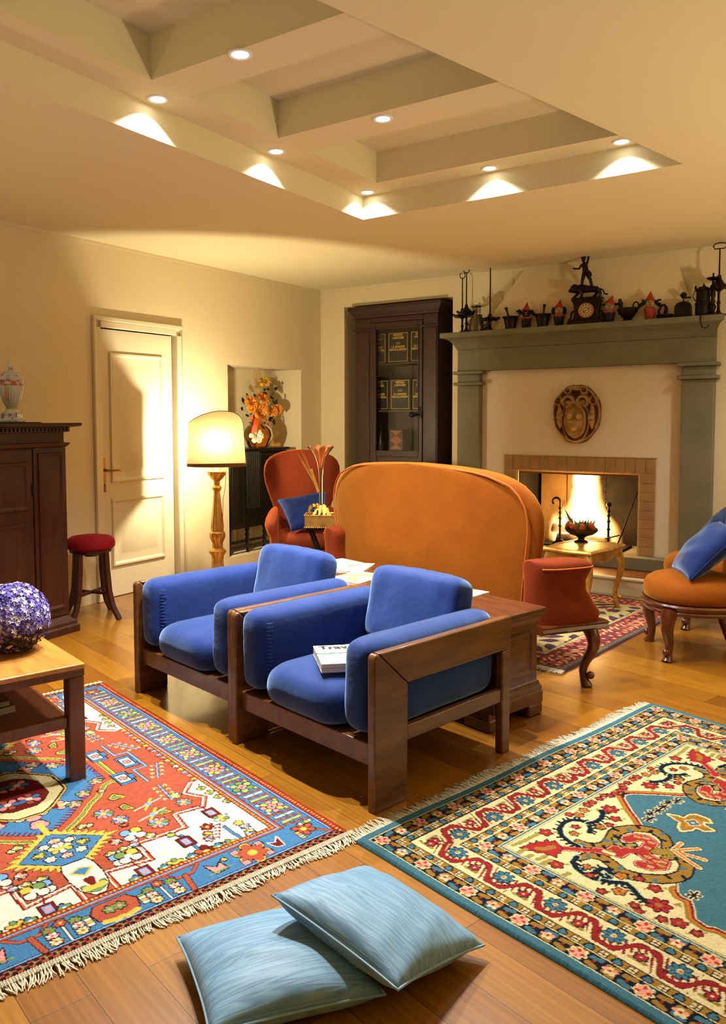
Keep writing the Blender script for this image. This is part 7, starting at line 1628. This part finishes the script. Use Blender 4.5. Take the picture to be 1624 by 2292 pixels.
# the gold blossom on the blue centre, drawn once on each half
cf = Canvas(2.0, 2.6, 0.0036, CR2); cf.c = full[:cf.na, :cf.nb].copy(); cf.na, cf.nb = cf.c.shape[:2]
cf.A, cf.B = np.meshgrid(np.linspace(0, 2.0, cf.na), np.linspace(0, 2.6, cf.nb), indexing='ij')
for sgn in (1, -1):
    P_ = [(x, y if sgn > 0 else 2.6-y) for x, y in T_(RUG['gold'])]
    cf.stroke(P_+[P_[0]], 0.012, NAV); cf.stroke(P_+[P_[0]], 0.009, CR2); cf.fill(P_, GLD); c_ = np.mean(P_, 0); cf.fill([tuple(c_+(np.array(p)-c_)*0.55) for p in P_], OR2); cf.flower(tuple(c_), 0.022, [TEA], 4, CR2, CR2)
rgr = rug_mesh('teal_rug', 'cream and teal oriental rug with scrolling border and tan fringe', 'rug', RUG['OR'], math.radians(-15.1), 2.6, 2.0, np.transpose(cf.c, (1, 0, 2)), 0.011, 0.006, 2)
fringe(rgr, (0.0, 0.0), (0.0, 2.0), (-1, 0), 420, 0.062, 0.0022, 5); fringe(rgr, (2.6, 0.0), (2.6, 2.0), (1, 0), 120, 0.06, 0.0035, 6)

# ---------------------------------------------------------------- third rug between settee and fire
TW, TL = 1.45, 2.05; o3 = on_z((1262, 1506), 0.0); PUR, TAN, SAL = S(84, 62, 84), S(206, 190, 128), S(206, 96, 62)
na, nb = 242, 342; A, B = np.meshgrid(np.linspace(0, TW, na), np.linspace(0, TL, nb), indexing='ij')
c3 = np.empty((na, nb, 3)); c3[:] = PUR[:3]; e = np.minimum(np.minimum(A, TW-A), np.minimum(B, TL-B))
w1 = np.sin(A*34+2*np.sin(B*11))*np.sin(B*30+1.6*np.sin(A*13)); w2_ = np.sin(A*21+1)*np.sin(B*19+0.6*np.sin(A*17))
fld = e > 0.26; c3[fld & (w1 > -0.12)] = TAN[:3]; lz_ = (np.abs((A*5.2+0.25) % 1-0.5)*1.6+np.abs((B*4.0) % 1-0.5))
c3[fld & (lz_ < 0.30)] = PUR[:3]; c3[fld & (lz_ < 0.23)] = SAL[:3]; c3[fld & (lz_ < 0.12)] = TAN[:3]
bnd = (e > 0.05) & (e < 0.24); v = np.sin(A*70+1.5*np.sin(B*60))*np.sin(B*66+1.5*np.sin(A*52)); c3[bnd] = S(160, 66, 48)[:3]; c3[bnd & (v > 0.15)] = SAL[:3]; c3[bnd & (v > 0.48)] = S(226, 186, 150)[:3]; c3[bnd & (v < -0.42)] = PUR[:3]
g = (e > 0.018) & (e < 0.045); c3[g & (np.sin((A+B)*150) > 0)] = OLV[:3]; c3[(e > 0.24) & (e < 0.255)] = TAN[:3]
r3 = rug_mesh('patterned_rug', 'purple and salmon patterned rug between the settee and fireplace', 'rug', (o3.x, o3.y), math.radians(82.0), TL, TW, np.transpose(c3, (1, 0, 2)), 0.009, 0.002, 3)
fringe(r3, (0, 0), (0, TW), (-1, 0), 240, 0.05, 0.0022, 7); fringe(r3, (TL, 0), (TL, TW), (1, 0), 160, 0.03, 0.0022, 8)
